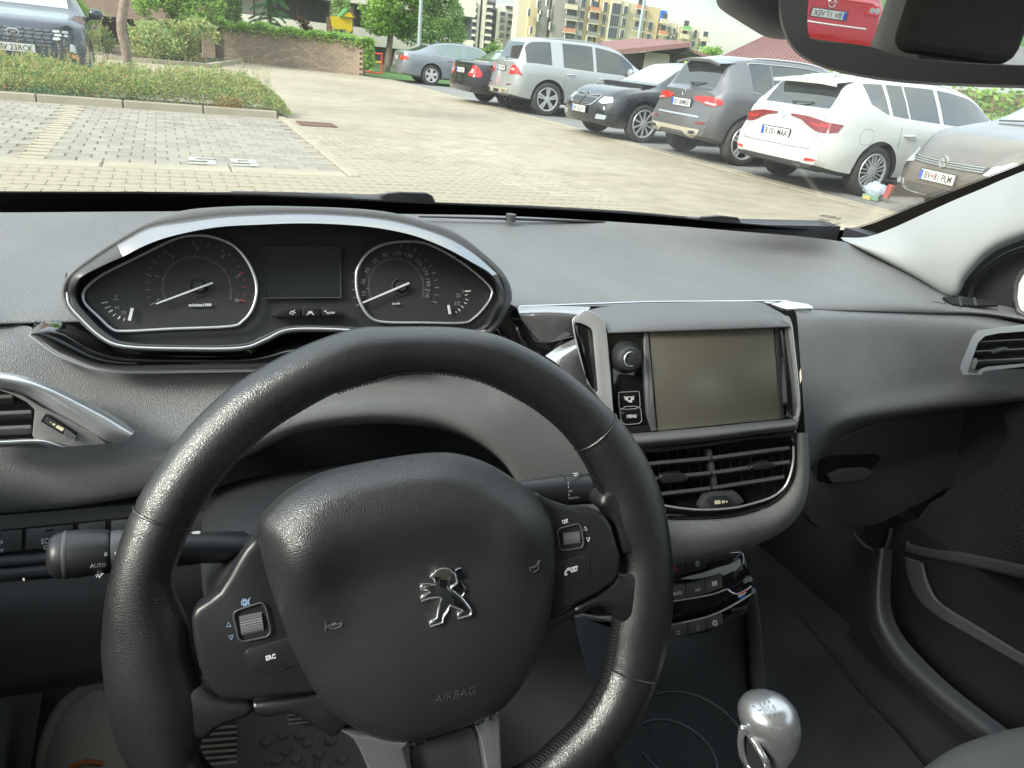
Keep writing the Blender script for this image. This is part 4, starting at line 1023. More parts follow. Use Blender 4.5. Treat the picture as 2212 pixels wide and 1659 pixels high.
c.stick('plate_recess', [(-.34, .60), (.34, .60), (.28, .755), (-.28, .755)], 1, -1, .006, mat('recess_grey', (.55, .55, .52), .5), cuts=1)
c.nplate(0, .665, -1, 'B 201 MAA')
c.stick('lower_valance', [(-.62, .255), (.62, .255), (.56, .36), (-.56, .36)], 1, -1, .012, m_clad, cuts=2)
dm = [(0, .055), (.04, 0), (0, -.055), (-.04, 0)]; p, _ = c.wrap(0, .90, 1, -1); b = MB()
for k in range(4):
    (a0, b0), (a1, b1) = dm[k], dm[(k + 1) % 4]; b.tube([p + V(-.02, a0, b0), p + V(-.02, a1, b1)], .007, 6)
b.build('diamond_badge', m_chrome, c.root)
c.line('tailgate_gap', [(.72, .99), (.70, .80), (.64, .56), (.50, .53), (0, .53)], -1, -1, .004, m_gap); c.line('tailgate_gap', [(.72, .99), (.70, .80), (.64, .56), (.50, .53), (0, .53)], 1, -1, .004, m_gap)
c.line('fuel_flap', [(c.sx(.62), .82), (c.sx(.80), .825), (c.sx(.80), .67), (c.sx(.62), .665)], -1, -1, .0018, m_gap, k=5, closed=True)
b = MB(); P = [c.hit(V(.60, y, 3), V(0, 0, -1))[0] for y in (-.58, -.3, 0, .3, .58)]
b.add([q + V(-.01, 0, .012) for q in P] + [q + V(-.30, 0, -.035) for q in P] + [q + V(-.29, 0, -.075) for q in P], [(k, k + 1, k + 6, k + 5) for k in range(4)] + [(k + 5, k + 6, k + 11, k + 10) for k in range(4)]); b.build('roof_spoiler', pw, c.root, smooth=True, auto=40)
wiper_blade(c, 0, 1.05, .02, -.30)
# --- grey crossover
pg = paint('grey_car_paint', (.13, .13, .138), .5, .30)
c = make_car('parked_car', 'grey crossover with roof rails and red lamps left of white estate', dict(L=4.41, W=1.84, wb=2.73, oh=.80, wr=.355, paint=pg, gw=.58,
    sil=[(0, 1.03), (.07, 1.06), (.14, 1.09), (.42, 1.44), (.55, 1.52), (1.1, 1.585), (1.8, 1.60), (2.5, 1.53), (3.15, 1.16), (3.4, 1.08), (4.0, .97), (4.3, .84), (4.41, .70)],
    belt=[(0, .98), (.6, 1.10), (1.2, 1.035), (2.8, 1.0), (3.4, .98), (4.41, .66)], win=[(.78, 1.18), (1.22, 2.02), (2.09, 3.0)], ws=(2.52, 3.14), rw=(.15, .41),
    gaps=[(1.22, 0), (2.06, 0)], handles=[(1.40, .90), (2.3, .88)], mirror=(2.8, 1.03), rails=(.75, 2.5), spokes=5, double=True, spw=.034, rimk=.72, clad=3, trim=True, bot=[(0, .34), (.5, .28), (1, .26), (3.4, .26), (4.41, .3)], rear=[(.3, .10), (.40, .0), (.60, 0), (.68, .07), (1.1, .14)], cladm=mat('grey_cladding', (.09, .09, .095), .5)))
place(c, .80, -.80, 7.97, 9.39, R_(-2)); gla = c
mirror_pts(lambda s: c.stick('tail_lamp', [(.28, .93), (.34, .895), (.60, .85), (.88, .835), (1.08, .88), (1.06, .935), (.80, .965), (.45, .965)], s, -1, .014, m_redl, rnd=.02))
mirror_pts(lambda s: c.stick('lamp_strip', [(.56, .868), (.88, .848), (.96, .87), (.60, .888)], s, -1, .020, m_wlamp))
mirror_pts(lambda s: c.stick('reflector', [(.56, .555), (.78, .565), (.78, .60), (.56, .59)], s, -1, .012, m_redd))
c.stick('skid_plate', [(-.66, .40), (-.50, .345), (-.30, .42), (.30, .42), (.50, .345), (.66, .40), (.70, .48), (-.70, .48)], 1, -1, .018, m_beiget, cuts=2)
for s in (1, -1): c.stick('exhaust_tip', [(.46, .385), (.64, .395), (.64, .465), (.46, .455)], s, -1, .035, m_chrome, rnd=.02); c.stick('exhaust_opening', [(.49, .40), (.61, .408), (.61, .45), (.49, .442)], s, -1, .039, m_gap, rnd=.015)
c.stick('bumper_sill', [(-.60, .645), (.60, .645), (.56, .67), (-.56, .67)], 1, -1, .012, m_galv, cuts=2)
c.nplate(0, .835, -1, 'BV 88MSF')
p, _ = c.wrap(0, .985, 1, -1); tube('star_badge', [p + V(-.018, .045 * math.cos(a), .045 * math.sin(a)) for a in [k * .5236 for k in range(12)]], .006, m_chrome, c.root, 6, closed=True)
wiper_blade(c, 0, 1.13, .02, -.32)
c.line('fuel_flap', [(c.sx(.55), .93), (c.sx(.73), .93), (c.sx(.73), .77), (c.sx(.55), .77)], -1, -1, .0018, m_gap, k=5, closed=True)
b = MB(); P = [c.hit(V(.55, y, 3), V(0, 0, -1))[0] for y in (-.60, -.3, 0, .3, .60)]
b.add([q + V(-.01, 0, .012) for q in P] + [q + V(-.30, 0, -.02) for q in P] + [q + V(-.29, 0, -.06) for q in P], [(k, k + 1, k + 6, k + 5) for k in range(4)] + [(k + 5, k + 6, k + 11, k + 10) for k in range(4)]); b.build('roof_spoiler', pg, c.root, smooth=True, auto=40)
# --- silver large SUV
ps = paint('silver_car_paint', (.33, .35, .355), .35, .30)
c = make_car('parked_car', 'large silver SUV with dark wraparound rear glass and roof rails', dict(L=4.80, W=1.93, wb=2.915, oh=.98, wr=.378, paint=ps, gw=.62,
    sil=[(0, 1.12), (.08, 1.15), (.15, 1.18), (.40, 1.58), (.55, 1.66), (1.2, 1.72), (2.0, 1.735), (2.8, 1.64), (3.45, 1.26), (3.7, 1.18), (4.3, 1.08), (4.65, .95), (4.80, .78)],
    belt=[(0, 1.10), (.6, 1.13), (1.5, 1.10), (3.0, 1.07), (3.7, 1.05), (4.8, .74)], win=[(.34, 1.02), (1.32, 2.12), (2.2, 3.25)], ws=(2.82, 3.43), rw=(.16, .39),
    gaps=[(1.38, 0), (2.16, 0)], handles=[(1.52, .97), (2.4, .95)], handlem=m_chrome, mirror=(3.0, 1.11), rails=(.7, 2.7), railm=ps, spokes=5, double=True, spw=.038, rimk=.70, clad=2, bot=[(0, .36), (.5, .30), (1, .28), (3.8, .28), (4.8, .32)]))
place(c, .98, -.85, 8.07, 16.46, R_(-3)); ml_ = c
mirror_pts(lambda s: c.stick('tail_lamp', [(.52, .86), (.60, .84), (.98, .87), (1.14, .84), (1.02, .98), (.86, 1.05), (.62, 1.05), (.54, .98)], s, -1, .014, m_redl, rnd=.02))
mirror_pts(lambda s: c.stick('lamp_inset', [(.58, .93), (.84, .925), (.86, .99), (.60, .99)], s, -1, .020, mat('pale_red_lamp', (.75, .30, .28), .15, coat=1), rnd=.02))
mirror_pts(lambda s: c.stick('reflector', [(.55, .60), (.78, .61), (.78, .635), (.55, .625)], s, -1, .012, m_redd))
c.stick('skid_plate', [(-.60, .40), (.60, .40), (.72, .52), (-.72, .52)], 1, -1, .018, m_beiget, cuts=2); c.stick('tow_recess', [(-.18, .41), (.18, .41), (.18, .48), (-.18, .48)], 1, -1, .022, m_gap)
for s in (1, -1): c.stick('exhaust_tip', [(.40, .41), (.58, .41), (.60, .49), (.42, .49)], s, -1, .035, m_chrome, rnd=.02)
c.nplate(0, .965, -1, 'B 77 KWD')
wiper_blade(c, 0, 1.19, .02, -.32)
# --- black sedan
pk = paint('black_car_paint', (.012, .013, .018), .2, .2)
sed = [(0, .98), (.10, 1.02), (.55, 1.04), (1.25, 1.34), (1.6, 1.42), (2.2, 1.455), (2.8, 1.39), (3.5, 1.02), (3.75, .96), (4.4, .86), (4.7, .73), (4.82, .60)]
c = make_car('parked_car', 'black sedan with red rear lamps half hidden by the silver SUV', dict(L=4.82, W=1.82, wb=2.85, oh=1.12, wr=.325, paint=pk, gw=.55, sil=sed,
    belt=[(0, .95), (1.0, .97), (2.5, .92), (3.6, .88), (4.82, .56)], win=[(1.12, 1.5), (1.56, 2.2), (2.28, 3.25)], ws=(2.82, 3.48), rw=(.62, 1.24), gaps=[(2.2, 0)], handles=[(1.6, .82), (2.4, .80)], mirror=(3.0, .94), spokes=7, spw=.05, clad=1, rimk=.66, wglass=m_cglass2, rglass=m_cglass2))
place(c, 1.12, -.80, 7.90, 18.25, R_(2)); mer = c
mirror_pts(lambda s: c.stick('tail_lamp', [(.50, .70), (.60, .66), (1.05, .66), (1.10, .74), (.98, .88), (.80, .93), (.66, .92)], s, -1, .014, m_redl, rnd=.02))
mirror_pts(lambda s: c.stick('lamp_inset', [(.56, .74), (.78, .73), (.80, .83), (.68, .85)], s, -1, .020, m_wlamp, rnd=.02))
c.stick('boot_trim', [(-.36, .875), (.36, .875), (.36, .895), (-.36, .895)], 1, -1, .02, m_chrome, cuts=1)
c.nplate(0, .78, -1, 'B 24 LED')
# --- grey blue sedan
pb = paint('blue_grey_car_paint', (.19, .21, .24), .5, .3)
c = make_car('parked_car', 'grey blue sedan with five spoke wheels, farthest in the row', dict(L=4.90, W=1.86, wb=2.97, oh=1.12, wr=.335, paint=pb, gw=.55,
    sil=[(0, 1.00), (.10, 1.05), (.50, 1.07), (1.30, 1.37), (1.7, 1.44), (2.3, 1.465), (2.9, 1.40), (3.6, 1.03), (3.85, .97), (4.5, .87), (4.8, .74), (4.9, .60)],
    belt=[(0, .97), (1.0, .985), (2.5, .93), (3.6, .90), (4.9, .56)], win=[(1.22, 1.60), (1.63, 2.26), (2.34, 3.35)], ws=(2.92, 3.58), rw=(.60, 1.28), gaps=[(1.75, 0), (2.3, 0)], handles=[(1.75, .86), (2.5, .84)], mirror=(3.1, .95), trim=True, spokes=5, spw=.10, clad=1, rimk=.68, fin=1.5, wglass=m_cglass2, rglass=m_cglass2, glass=m_cglass2))
place(c, 1.12, -.82, 8.39, 26.2, R_(-3)); bmw = c
mirror_pts(lambda s: c.stick('tail_lamp', [(.45, .79), (.50, .74), (1.0, .76), (1.12, .80), (1.05, .86), (.80, .90), (.52, .885)], s, -1, .014, m_redl, rnd=.02))
c.nplate(0, .80, -1, 'B 90 TRX')
# --- black estate facing us
pn = paint('blue_black_car_paint', (.006, .007, .011), .1, .2)
c = make_car('parked_car', 'dark blue black car facing the lane between silver SUV and crossover', dict(L=4.66, W=1.81, wb=2.68, oh=1.08, wr=.335, paint=pn, gw=.57,
    sil=[(0, .95), (.15, 1.0), (.6, 1.38), (1.4, 1.455), (2.1, 1.46), (2.7, 1.40), (3.42, 1.03), (3.6, .97), (4.1, .90), (4.45, .80), (4.60, .68), (4.66, .60)],
    belt=[(0, .93), (1.5, .94), (3.0, .90), (3.6, .89), (4.3, .76), (4.66, .56)], win=[(.62, 1.2), (1.28, 2.0), (2.07, 3.15)], ws=(2.73, 3.40), rw=(.17, .58), gaps=[(3.0, 0), (2.04, 0)], handles=[(2.3, .80)], mirror=(2.92, .93), spokes=10, spw=.030, clad=1, rimk=.74,
    wglass=mat('windscreen_sky_mint', (.30, .42, .37), .06, spec=1.0, coat=1.0), front=[(.2, .06), (.32, 0), (.5, .0), (.62, .03), (.75, .10), (.9, .18)]))  # reflected sky is put into the windscreen's mint base colour
place(c, 1.08 + 2.68, .79, 7.74, 11.85, R_(182)); sko = c
c.stick('grille', [(0.02, .56), (.34, .57), (.42, .68), (.36, .725), (.06, .70), (.02, .68)], 1, 1, .012, m_clad, rnd=.01); c.stick('grille', [(0.02, .56), (.34, .57), (.42, .68), (.36, .725), (.06, .70), (.02, .68)], -1, 1, .012, m_clad, rnd=.01)
for s in (1, -1):
    for k in range(11): c.line('grille_bar', [(.045 + k * .033, .575), (.045 + k * .034, .70)], s, 1, .004, m_galv, k=1, off=.014)
    c.line('grille_frame', [(.01, .55), (.34, .56), (.43, .68), (.37, .735), (.06, .71)], s, 1, .010, m_chrome, off=.012)
    c.stick('headlamp', [(.48, .63), (.62, .60), (.98, .64), (1.04, .73), (.80, .735), (.52, .72)], s, 1, .014, m_wlamp, rnd=.015)
    c.stick('fog_lamp', [(.52, .34), (.80, .35), (.84, .42), (.54, .43)], s, 1, .010, m_galv, rnd=.02)
c.nplate(0, .47, 1, 'BV 30 JOY', w=.50); p, _ = c.wrap(0, .745, 1, 1); tube('round_badge', [p + V(.02, 0, 0), p + V(.035, 0, 0)], .042, m_chrome, c.root, 14)
# --- beige van facing us, on the right
pt = paint('beige_car_paint', (.14, .128, .115), .45, .3)
c = make_car('parked_car', 'beige brown family van facing the lane at the right edge', dict(L=4.40, W=1.79, wb=2.68, oh=.82, wr=.325, paint=pt, gw=.60,
    sil=[(0, 1.0), (.12, 1.05), (.35, 1.50), (.8, 1.60), (1.8, 1.635), (2.5, 1.56), (3.30, 1.12), (3.55, 1.06), (4.0, .95), (4.25, .84), (4.36, .74), (4.40, .66)],
    belt=[(0, .98), (2.0, .98), (3.0, .96), (3.5, .95), (4.1, .80), (4.40, .60)], win=[(.5, 1.3), (1.38, 2.1), (2.17, 3.1)], ws=(2.53, 3.28), rw=(.14, .36), gaps=[(2.9, 0)], handles=[(2.2, .85)], mirror=(2.8, 1.0), spokes=7, spw=.05, clad=1,
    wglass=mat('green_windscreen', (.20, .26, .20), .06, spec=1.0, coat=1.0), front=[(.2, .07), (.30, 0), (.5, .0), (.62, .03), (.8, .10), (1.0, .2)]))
place(c, 4.40, 0, 7.55, 5.66, R_(169)); vw = c
for s in (1, -1):
    c.stick('grille', [(0, .575), (.50, .585), (.56, .66), (0, .655)], s, 1, .010, m_clad, rnd=.008)
    for k in range(3): c.line('grille_bar', [(0, .595 + k * .024), (.25, .598 + k * .024), (.51, .606 + k * .024)], s, 1, .0065, m_galv, off=.012)
    c.stick('headlamp', [(.52, .58), (.70, .555), (.98, .62), (1.02, .735), (.82, .73), (.58, .68)], s, 1, .014, m_wlamp, rnd=.02)
    c.stick('lower_grille', [(0, .255), (.46, .26), (.56, .36), (0, .37)], s, 1, .010, m_clad); c.line('chrome_line', [(.10, .262), (.50, .27), (.60, .37)], s, 1, .007, m_chrome, off=.014)
    p, _ = c.wrap(.76, .34, s, 1); tube('fog_lamp', [p - V(.02, 0, 0), p + V(.010, 0, 0)], .034, m_galv, c.root, 14)
    for q in (.42, .45): pass
c.stick('bumper_band', [(-.56, .43), (.56, .43), (.56, .55), (-.56, .55)], 1, 1, .006, pt, cuts=2)
c.nplate(0, .475, 1, 'BV  81 PLM', w=.52, dot=True)
p, _ = c.wrap(0, .64, 1, 1); q = p + V(.03, 0, 0)
tube('round_badge', [q + V(0, .062 * math.cos(a), .062 * math.sin(a)) for a in [k * .3927 for k in range(16)]], .008, m_chrome, c.root, 6, closed=True)
tube('badge_letter', [q + V(0, -.036, .045), q + V(0, -.012, -.0), q + V(0, 0, .02), q + V(0, .012, 0), q + V(0, .036, .045)], .006, m_chrome, c.root, 6); tube('badge_letter', [q + V(0, -.05, .025), q + V(0, -.022, -.05), q + V(0, 0, -.005), q + V(0, .022, -.05), q + V(0, .05, .025)], .006, m_chrome, c.root, 6)
p0, n0 = c.hit(V(3.36, -.5, 3), V(0, 0, -1)); p1, _ = c.hit(V(3.20, .28, 3), V(0, 0, -1)); tube('wiper', [p0 + V(0, 0, .02), p1 + V(0, 0, .02)], .01, m_clad, c.root, 6)
# --- black SUV facing us beyond the hedge
ph_ = paint('dark_slate_car_paint', (.016, .022, .034), .5, .24)
c = make_car('parked_car', 'dark slate SUV facing us beyond the low hedge, cut by left edge', dict(L=4.5, W=1.865, wb=2.68, oh=.95, wr=.35, paint=ph_, gw=.60,
    sil=[(0, 1.05), (.15, 1.1), (.5, 1.55), (1.2, 1.64), (2.0, 1.65), (2.6, 1.56), (3.2, 1.17), (3.4, 1.10), (4.0, 1.02), (4.3, .95), (4.42, .86), (4.5, .76)],
    belt=[(0, 1.04), (2.0, 1.04), (3.0, 1.02), (3.5, 1.0), (4.2, .90), (4.5, .70)], win=[(.5, 1.2), (1.3, 2.0), (2.07, 3.0)], ws=(2.62, 3.18), rw=(.17, .48), gaps=[(2.95, 0), (2.04, 0)], handles=[(2.2, .92)], mirror=(2.75, 1.08), spokes=5, clad=2, wglass=mat('windscreen_sky_pale', (.36, .44, .42), .05, spec=1.0, coat=1.0), bot=[(0, .34), (.5, .28), (3.5, .26), (4.5, .34)]))  # pale windscreen colour stands in for the sky reflected in it
place(c, 4.5, 0, -1.82, 12.95, R_(-90)); hy = c
c.stick('grille', [(0, .62), (.40, .62), (.62, .74), (.78, .84), (0, .87)], 1, 1, .006, m_clad); c.stick('grille', [(0, .62), (.40, .62), (.62, .74), (.78, .84), (0, .87)], -1, 1, .006, m_clad)
m_gsc = mat('grille_scale', (.10, .11, .12), .25, .7); m_lampd = mat('grey_running_lamp', (.42, .43, .42), .2, .4, coat=1)
for s in (1, -1):
    for r_ in range(5):
        for k in range(7):
            a = .02 + k * .115 + (.02 * (r_ % 2)); z = .635 + r_ * .048
            if a > .36 + (z - .62) * 1.75: continue
            lamp_ = a > .42 and z > .66
            c.stick('running_lamp' if lamp_ else 'grille_scale', [(a, z + .006), (a + .05, z), (a + .10, z + .010), (a + .088, z + .038), (a + .012, z + .034)], s, 1, .018, m_lampd if lamp_ else m_gsc, cuts=0)
    c.stick('headlamp_recess', [(.52, .54), (.82, .46), (.88, .56), (.90, .72), (.74, .76), (.62, .70)], s, 1, .008, m_clad)
    c.stick('headlamp', [(.70, .60), (.84, .58), (.85, .69), (.73, .70)], s, 1, .018, m_wlamp); c.stick('indicator', [(.72, .52), (.86, .48), (.87, .54), (.73, .575)], s, 1, .018, m_amber)
c.stick('lower_lip', [(-.70, .35), (.70, .35), (.66, .40), (-.66, .40)], 1, 1, .015, m_galv, cuts=2)
c.nplate(0, .60, 1, 'BV 23RCK', band=True)
p, _ = c.wrap(0, .80, 1, 1); q = p + V(.03, 0, 0); tube('oval_badge', [q + V(0, .075 * math.cos(a), .042 * math.sin(a)) for a in [k * .3927 for k in range(16)]], .008, m_chrome, c.root, 6, closed=True); textobj('badge_letter', 'H', q + V(.002, -.035, -.025), V(0, 1, 0), V(0, 0, 1), .052, m_chrome, c.root, ext=.004, shear=.5)
for a_ in PENDING: place_now(*a_)
# lump and blocks put in for a faint colour patch by the van's bumper
bg_ = thing('coloured_lump', 'crumpled pale blue lump beside small red and green blocks', 'bag', tuple(pZ(1885, 430, .02)))
b = MB(); 
def lump(c0, r, m, name, sd):
    bm = bmesh.new(); bmesh.ops.create_icosphere(bm, subdivisions=3, radius=1)
    for v in bm.verts: k = 1 + .35 * noise.noise(v.co * 2.2 + V(sd, 0, 0)) + .15 * noise.noise(v.co * 6 + V(sd, 0, 0)); v.co = V(v.co.x * r[0], v.co.y * r[1], v.co.z * r[2]) * k + Vector(c0)
    me = bpy.data.meshes.new(name); bm.to_mesh(me); bm.free(); me.materials.append(m); me.polygons.foreach_set('use_smooth', [True] * len(me.polygons)); return obj(name, me, bg_, world=False)
lump((0, 0, .11), (.11, .15, .10), mat('pale_blue_plastic', (.42, .50, .60), .4, coat=.3), 'bag', 1)
MB().box(V(.0, -.20, .13), (.05, .07, .16), Matrix.Rotation(.2, 3, 'X')).build('red_block', mat('muted_red', (.36, .07, .06), .5), bg_, world=False)
MB().box(V(-.08, -.04, .03), (.07, .20, .06), Matrix.Rotation(.3, 3, 'Z')).build('green_block', mat('green_block', (.17, .28, .22), .5), bg_, world=False)
MB().box(V(-.12, -.02, .02), (.05, .09, .045), Matrix.Rotation(.3, 3, 'Z')).build('yellow_block', mat('muted_yellow', (.45, .40, .14), .5), bg_, world=False)
# ================================================================ OUR OWN CAR: shell, glass, dashboard
def zf(s, ox, oy): return lambda *pts: [(ox + x * s, oy + y * s) for x, y in pts]
zc, zs, z3, z4, z5, z6, z7 = zf(.4712, 109.7, 438.9), zf(.3306, 1097.2, 603.5), zf(.3141, 0, 740.6), zf(.3224, 0, 1152), zf(.4378, 548.6, 932.6), zf(.3220, 1206.9, 1124.6), zf(.3717, 1645.8, 1042.3)
zl, zh, zv, zm = zf(.09918, 877.8, 1206.9), zf(.1521, 1426.4, 1152.1), zf(.1538, 0, 768), zf(.1240, 1536, 0)
m_soft = mat('dash_soft_skin', (.150, .152, .156), .46, bump=('leather', 620, .85), rvar=(7, .40, .56), col2=(.172, .173, .175), scale=9)
m_soft2 = mat('dash_smooth_skin', (.10, .102, .106), .48, bump=('noise', 900, .25))
m_plas = mat('dark_hard_plastic', (.055, .056, .060), .42, bump=('noise', 1400, .2), rvar=(9, .38, .5))
m_plas2 = mat('matte_black_plastic', (.020, .021, .024), .55, bump=('noise', 1400, .2))
m_knee = mat('knee_panel_plastic', (.050, .050, .053), .5, bump=('noise', 1600, .3))
m_gloss = mat('piano_black', (.006, .006, .007), .06, coat=1.0, rvar=(12, .05, .10))
m_satin = mat('satin_silver', (.66, .67, .69), .27, .72, rvar=(6, .26, .36))
m_bright = mat('polished_silver', (.66, .67, .69), .15, .85, rvar=(5, .10, .2))
m_brush = mat('brushed_hood_trim', (.33, .33, .34), .15, .75, rvar=(8, .12, .26))
m_leather = mat('wheel_leather', (.012, .012, .013), .34, bump=('leather', 900, .24), rvar=(14, .24, .34), spec=.9)
m_bag = mat('airbag_cover_skin', (.019, .019, .021), .40, bump=('leather', 800, .32), rvar=(9, .30, .40), spec=.9)
m_pod = mat('wheel_pod_plastic', (.014, .014, .016), .32, bump=('noise', 1800, .12), rvar=(7, .30, .42))
m_void = mat('cavity_shade', (.006, .006, .007), .9)  # near-black colour stands in for shade inside slots and recesses
m_mark = mat('white_marking', (.58, .59, .60), .6); m_markb = mat('blue_marking', (.30, .42, .62), .6); m_markr = mat('red_marking', (.42, .08, .07), .6); m_markg = mat('grey_marking', (.20, .20, .21), .6); m_marky = mat('cream_marking', (.74, .68, .45), .5)
m_carpet = mat('floor_carpet', (.022, .022, .024), .95, bump=('noise', 500, .8)); m_mat = mat('rubber_floor_mat', (.17, .162, .158), .6, bump=('noise', 300, .3), rvar=(10, .5, .75))
m_headl = mat('headliner_cloth', (.58, .58, .565), .95, bump=('noise', 900, .4)); m_pillar = mat('pale_pillar_trim', (.27, .283, .288), .60, bump=('noise', 700, .25))
m_bodyp = paint('own_car_paint', (.30, .31, .32), .4, .3); m_seat = mat('seat_cloth', (.075, .076, .078), .9, bump=('noise', 700, .9)); m_rubber = mat('black_rubber', (.012, .012, .013), .7)
m_glass = glassmat('side_window_glass', (.95, .975, .96), 0, .9); m_wsg = glassmat('windscreen_glass', (.95, .975, .96), 0, .7, dust=.014)
UPZ = V(0, 0, 1)
# ---- shell: roof, doors, floor, rear end (keeps the daylight where it belongs)
shell = thing('car_cabin', 'pale headliner roof sides and floor of the car we sit in', 'car interior', kind='structure')
X0, X1 = -.235, 1.175
def bx(name, m, x0, y0, z0, x1, y1, z1, par=shell, bevel=0): return MB().box(V((x0 + x1) / 2, (y0 + y1) / 2, (z0 + z1) / 2), (x1 - x0, y1 - y0, z1 - z0)).build(name, m, par, bevel=bevel)
bx('roof_lining', m_headl, X0 + .06, -2.1, 1.385, X1 - .06, .24, 1.40); bx('roof_panel', m_bodyp, X0 - .02, -2.2, 1.402, X1 + .02, .27, 1.43)
bx('header_rail', m_headl, X0 + .06, .241, 1.365, X1 - .06, .30, 1.40)
bx('floor_carpet', m_carpet, X0, -2.3, .17, X1, 1.15, .20)
bx('firewall', m_plas2, X0, 1.05, .2, X1, 1.1, .93)
for xa, xb in ((X0 - .04, X0), (X1, X1 + .04)):
    bx('door_panel', mat('door_card', (.20, .20, .205), .6) if xa < 0 else m_plas2, xa, -2.2, .2, xb, 1.04, .93 if xa > 0 else .885); bx('roof_side_rail', m_headl, min(xa, xb) + (.02 if xa < 0 else -.02), -2.2, 1.34, max(xa, xb) + (.06 if xa < 0 else -.02), .24, 1.384)  # left door, out of view: paler card and lower sill brighten the cabin
    bx('centre_pillar', m_plas2, xa, -.85, .931, xb, -.62, 1.339)
    xm = (xa + xb) / 2
    b = MB(); b.prism([V(xm - .002, -.619, .931 if xa > 0 else .886), V(xm - .002, .86, .931 if xa > 0 else .886), V(xm - .002, .86, .98), V(xm - .002, .28, 1.339), V(xm - .002, -.619, 1.339)], V(.004, 0, 0)); b.build('side_glass', m_glass, shell); bx('side_glass', m_glass, xm - .002, -1.70, .931, xm + .002, -.851, 1.339)
# rear end with hatch window
bx('tailgate_lower', m_plas2, X0, -2.42, .2, X1, -2.36, 1.00); bx('rear_pillar', m_plas2, X0 - .04, -2.4, .931, X0 + .14, -1.70, 1.384); bx('rear_pillar', m_plas2, X1 - .14, -2.4, .931, X1 + .04, -1.70, 1.384)
bx('hatch_header', m_headl, X0 + .14, -2.4, 1.31, X1 - .14, -2.101, 1.384); bx('rear_glass', m_glass, X0 + .14, -2.385, 1.0, X1 - .14, -2.38, 1.31)
bx('parcel_shelf', m_plas2, X0, -2.35, .96, X1, -1.75, .98)
for nm, l_, xc in (('front_seat', 'dark cloth driver seat behind the camera', .12), ('front_seat', 'dark grey cloth passenger seat, its cushion corner at bottom right', .84)):
    s_ = thing(nm, l_, 'car seat', (xc, 0, .2)); 
    if xc > .5:
        rows = []
        for z_, gro in ((.36, .0), (.47, -.012), (.52, .0), (.53, .03)):
            pass
        px = [z7(*[p])[0] for p in [(930, 1680), (1010, 1625), (1080, 1575), (1160, 1528), (1250, 1490), (1380, 1448), (1523, 1418), (1750, 1380)]]
        edge = [pZ(x, y, .50) for x, y in px]
        R3 = []
        for dz, dy in ((-.14, .03), (-.05, .012), (0, 0), (.022, -.05), (.03, -.14), (.03, -.30)):
            R3.append([p + V(0, dy, dz) for p in edge])
        patch('cushion', R3, m_seat, s_, k=4, kk=4)
    else: MB().box(V(xc, -.25, .42), (.48, .46, .14)).build('cushion', m_seat, s_, bevel=.03, seg=3)
    MB().box(V(xc, -.66, .80), (.46, .14, .62), Matrix.Rotation(.2, 3, 'X')).build('backrest', m_seat, s_, bevel=.04, seg=3); MB().box(V(xc, -.76, 1.19), (.22, .09, .14), Matrix.Rotation(.15, 3, 'X')).build('headrest', m_seat, s_, bevel=.03, seg=3)
rs = thing('back_bench', 'dark rear bench seat behind the front seats', 'car seat', (.47, -1.3, .2)); MB().box(V(.47, -1.3, .42), (1.25, .5, .16)).build('cushion', m_seat, rs, bevel=.03, seg=3); MB().box(V(.47, -1.68, .74), (1.28, .14, .5), Matrix.Rotation(.25, 3, 'X')).build('backrest', m_seat, rs, bevel=.04, seg=3)
# ---- windscreen
WC, WN = V(0, 1.0, .955), V(0, -.5, -.866)
def gl(x, y, off=0): return pP(x, y, WC + WN * off, WN)
ws = thing('windscreen', 'large raked windscreen with black border looking onto the car park', 'windscreen', tuple(WC))
def wpt(x, Y, off=0): return V(x, Y, .955 + (1.0 - Y) * .5 / .866) + WN * off
MB().prism([wpt(-.33, 1.03), wpt(1.24, 1.03), wpt(1.10, .26), wpt(-.18, .26)], -WN * .004).build('glass_pane', m_wsg, ws)
frit_top = [(-160, 414), (0, 413), (300, 414), (560, 419), (700, 425), (860, 434), (1106, 445), (1300, 456), (1400, 463), (1560, 478), (1700, 490), (1790, 497), (1840, 496), (1890, 481), (2000, 436), (2100, 397), (2250, 338)]
frit_bot = [(-160, 500), (0, 500), (300, 500), (560, 500), (700, 500), (860, 500), (1106, 505), (1300, 515), (1400, 522), (1560, 530), (1700, 535), (1790, 535), (1850, 545), (1915, 535), (2012, 495), (2110, 455), (2260, 398)]
b = MB(); T_ = [gl(x, y, .001) for x, y in frit_top]; B_ = [gl(x, y, .001) for x, y in frit_bot]; n = len(T_)
b.add(T_ + B_ + [p + WN * .002 for p in T_ + B_], [(i, i + 1, n + i + 1, n + i) for i in range(n - 1)] + [(2 * n + i, 3 * n + i, 3 * n + i + 1, 2 * n + i + 1) for i in range(n - 1)] + [(i, 2 * n + i, 2 * n + i + 1, i + 1) for i in range(n - 1)])
b.build('black_border', mat('ceramic_border', (.008, .008, .009), .85, spec=.15), ws)
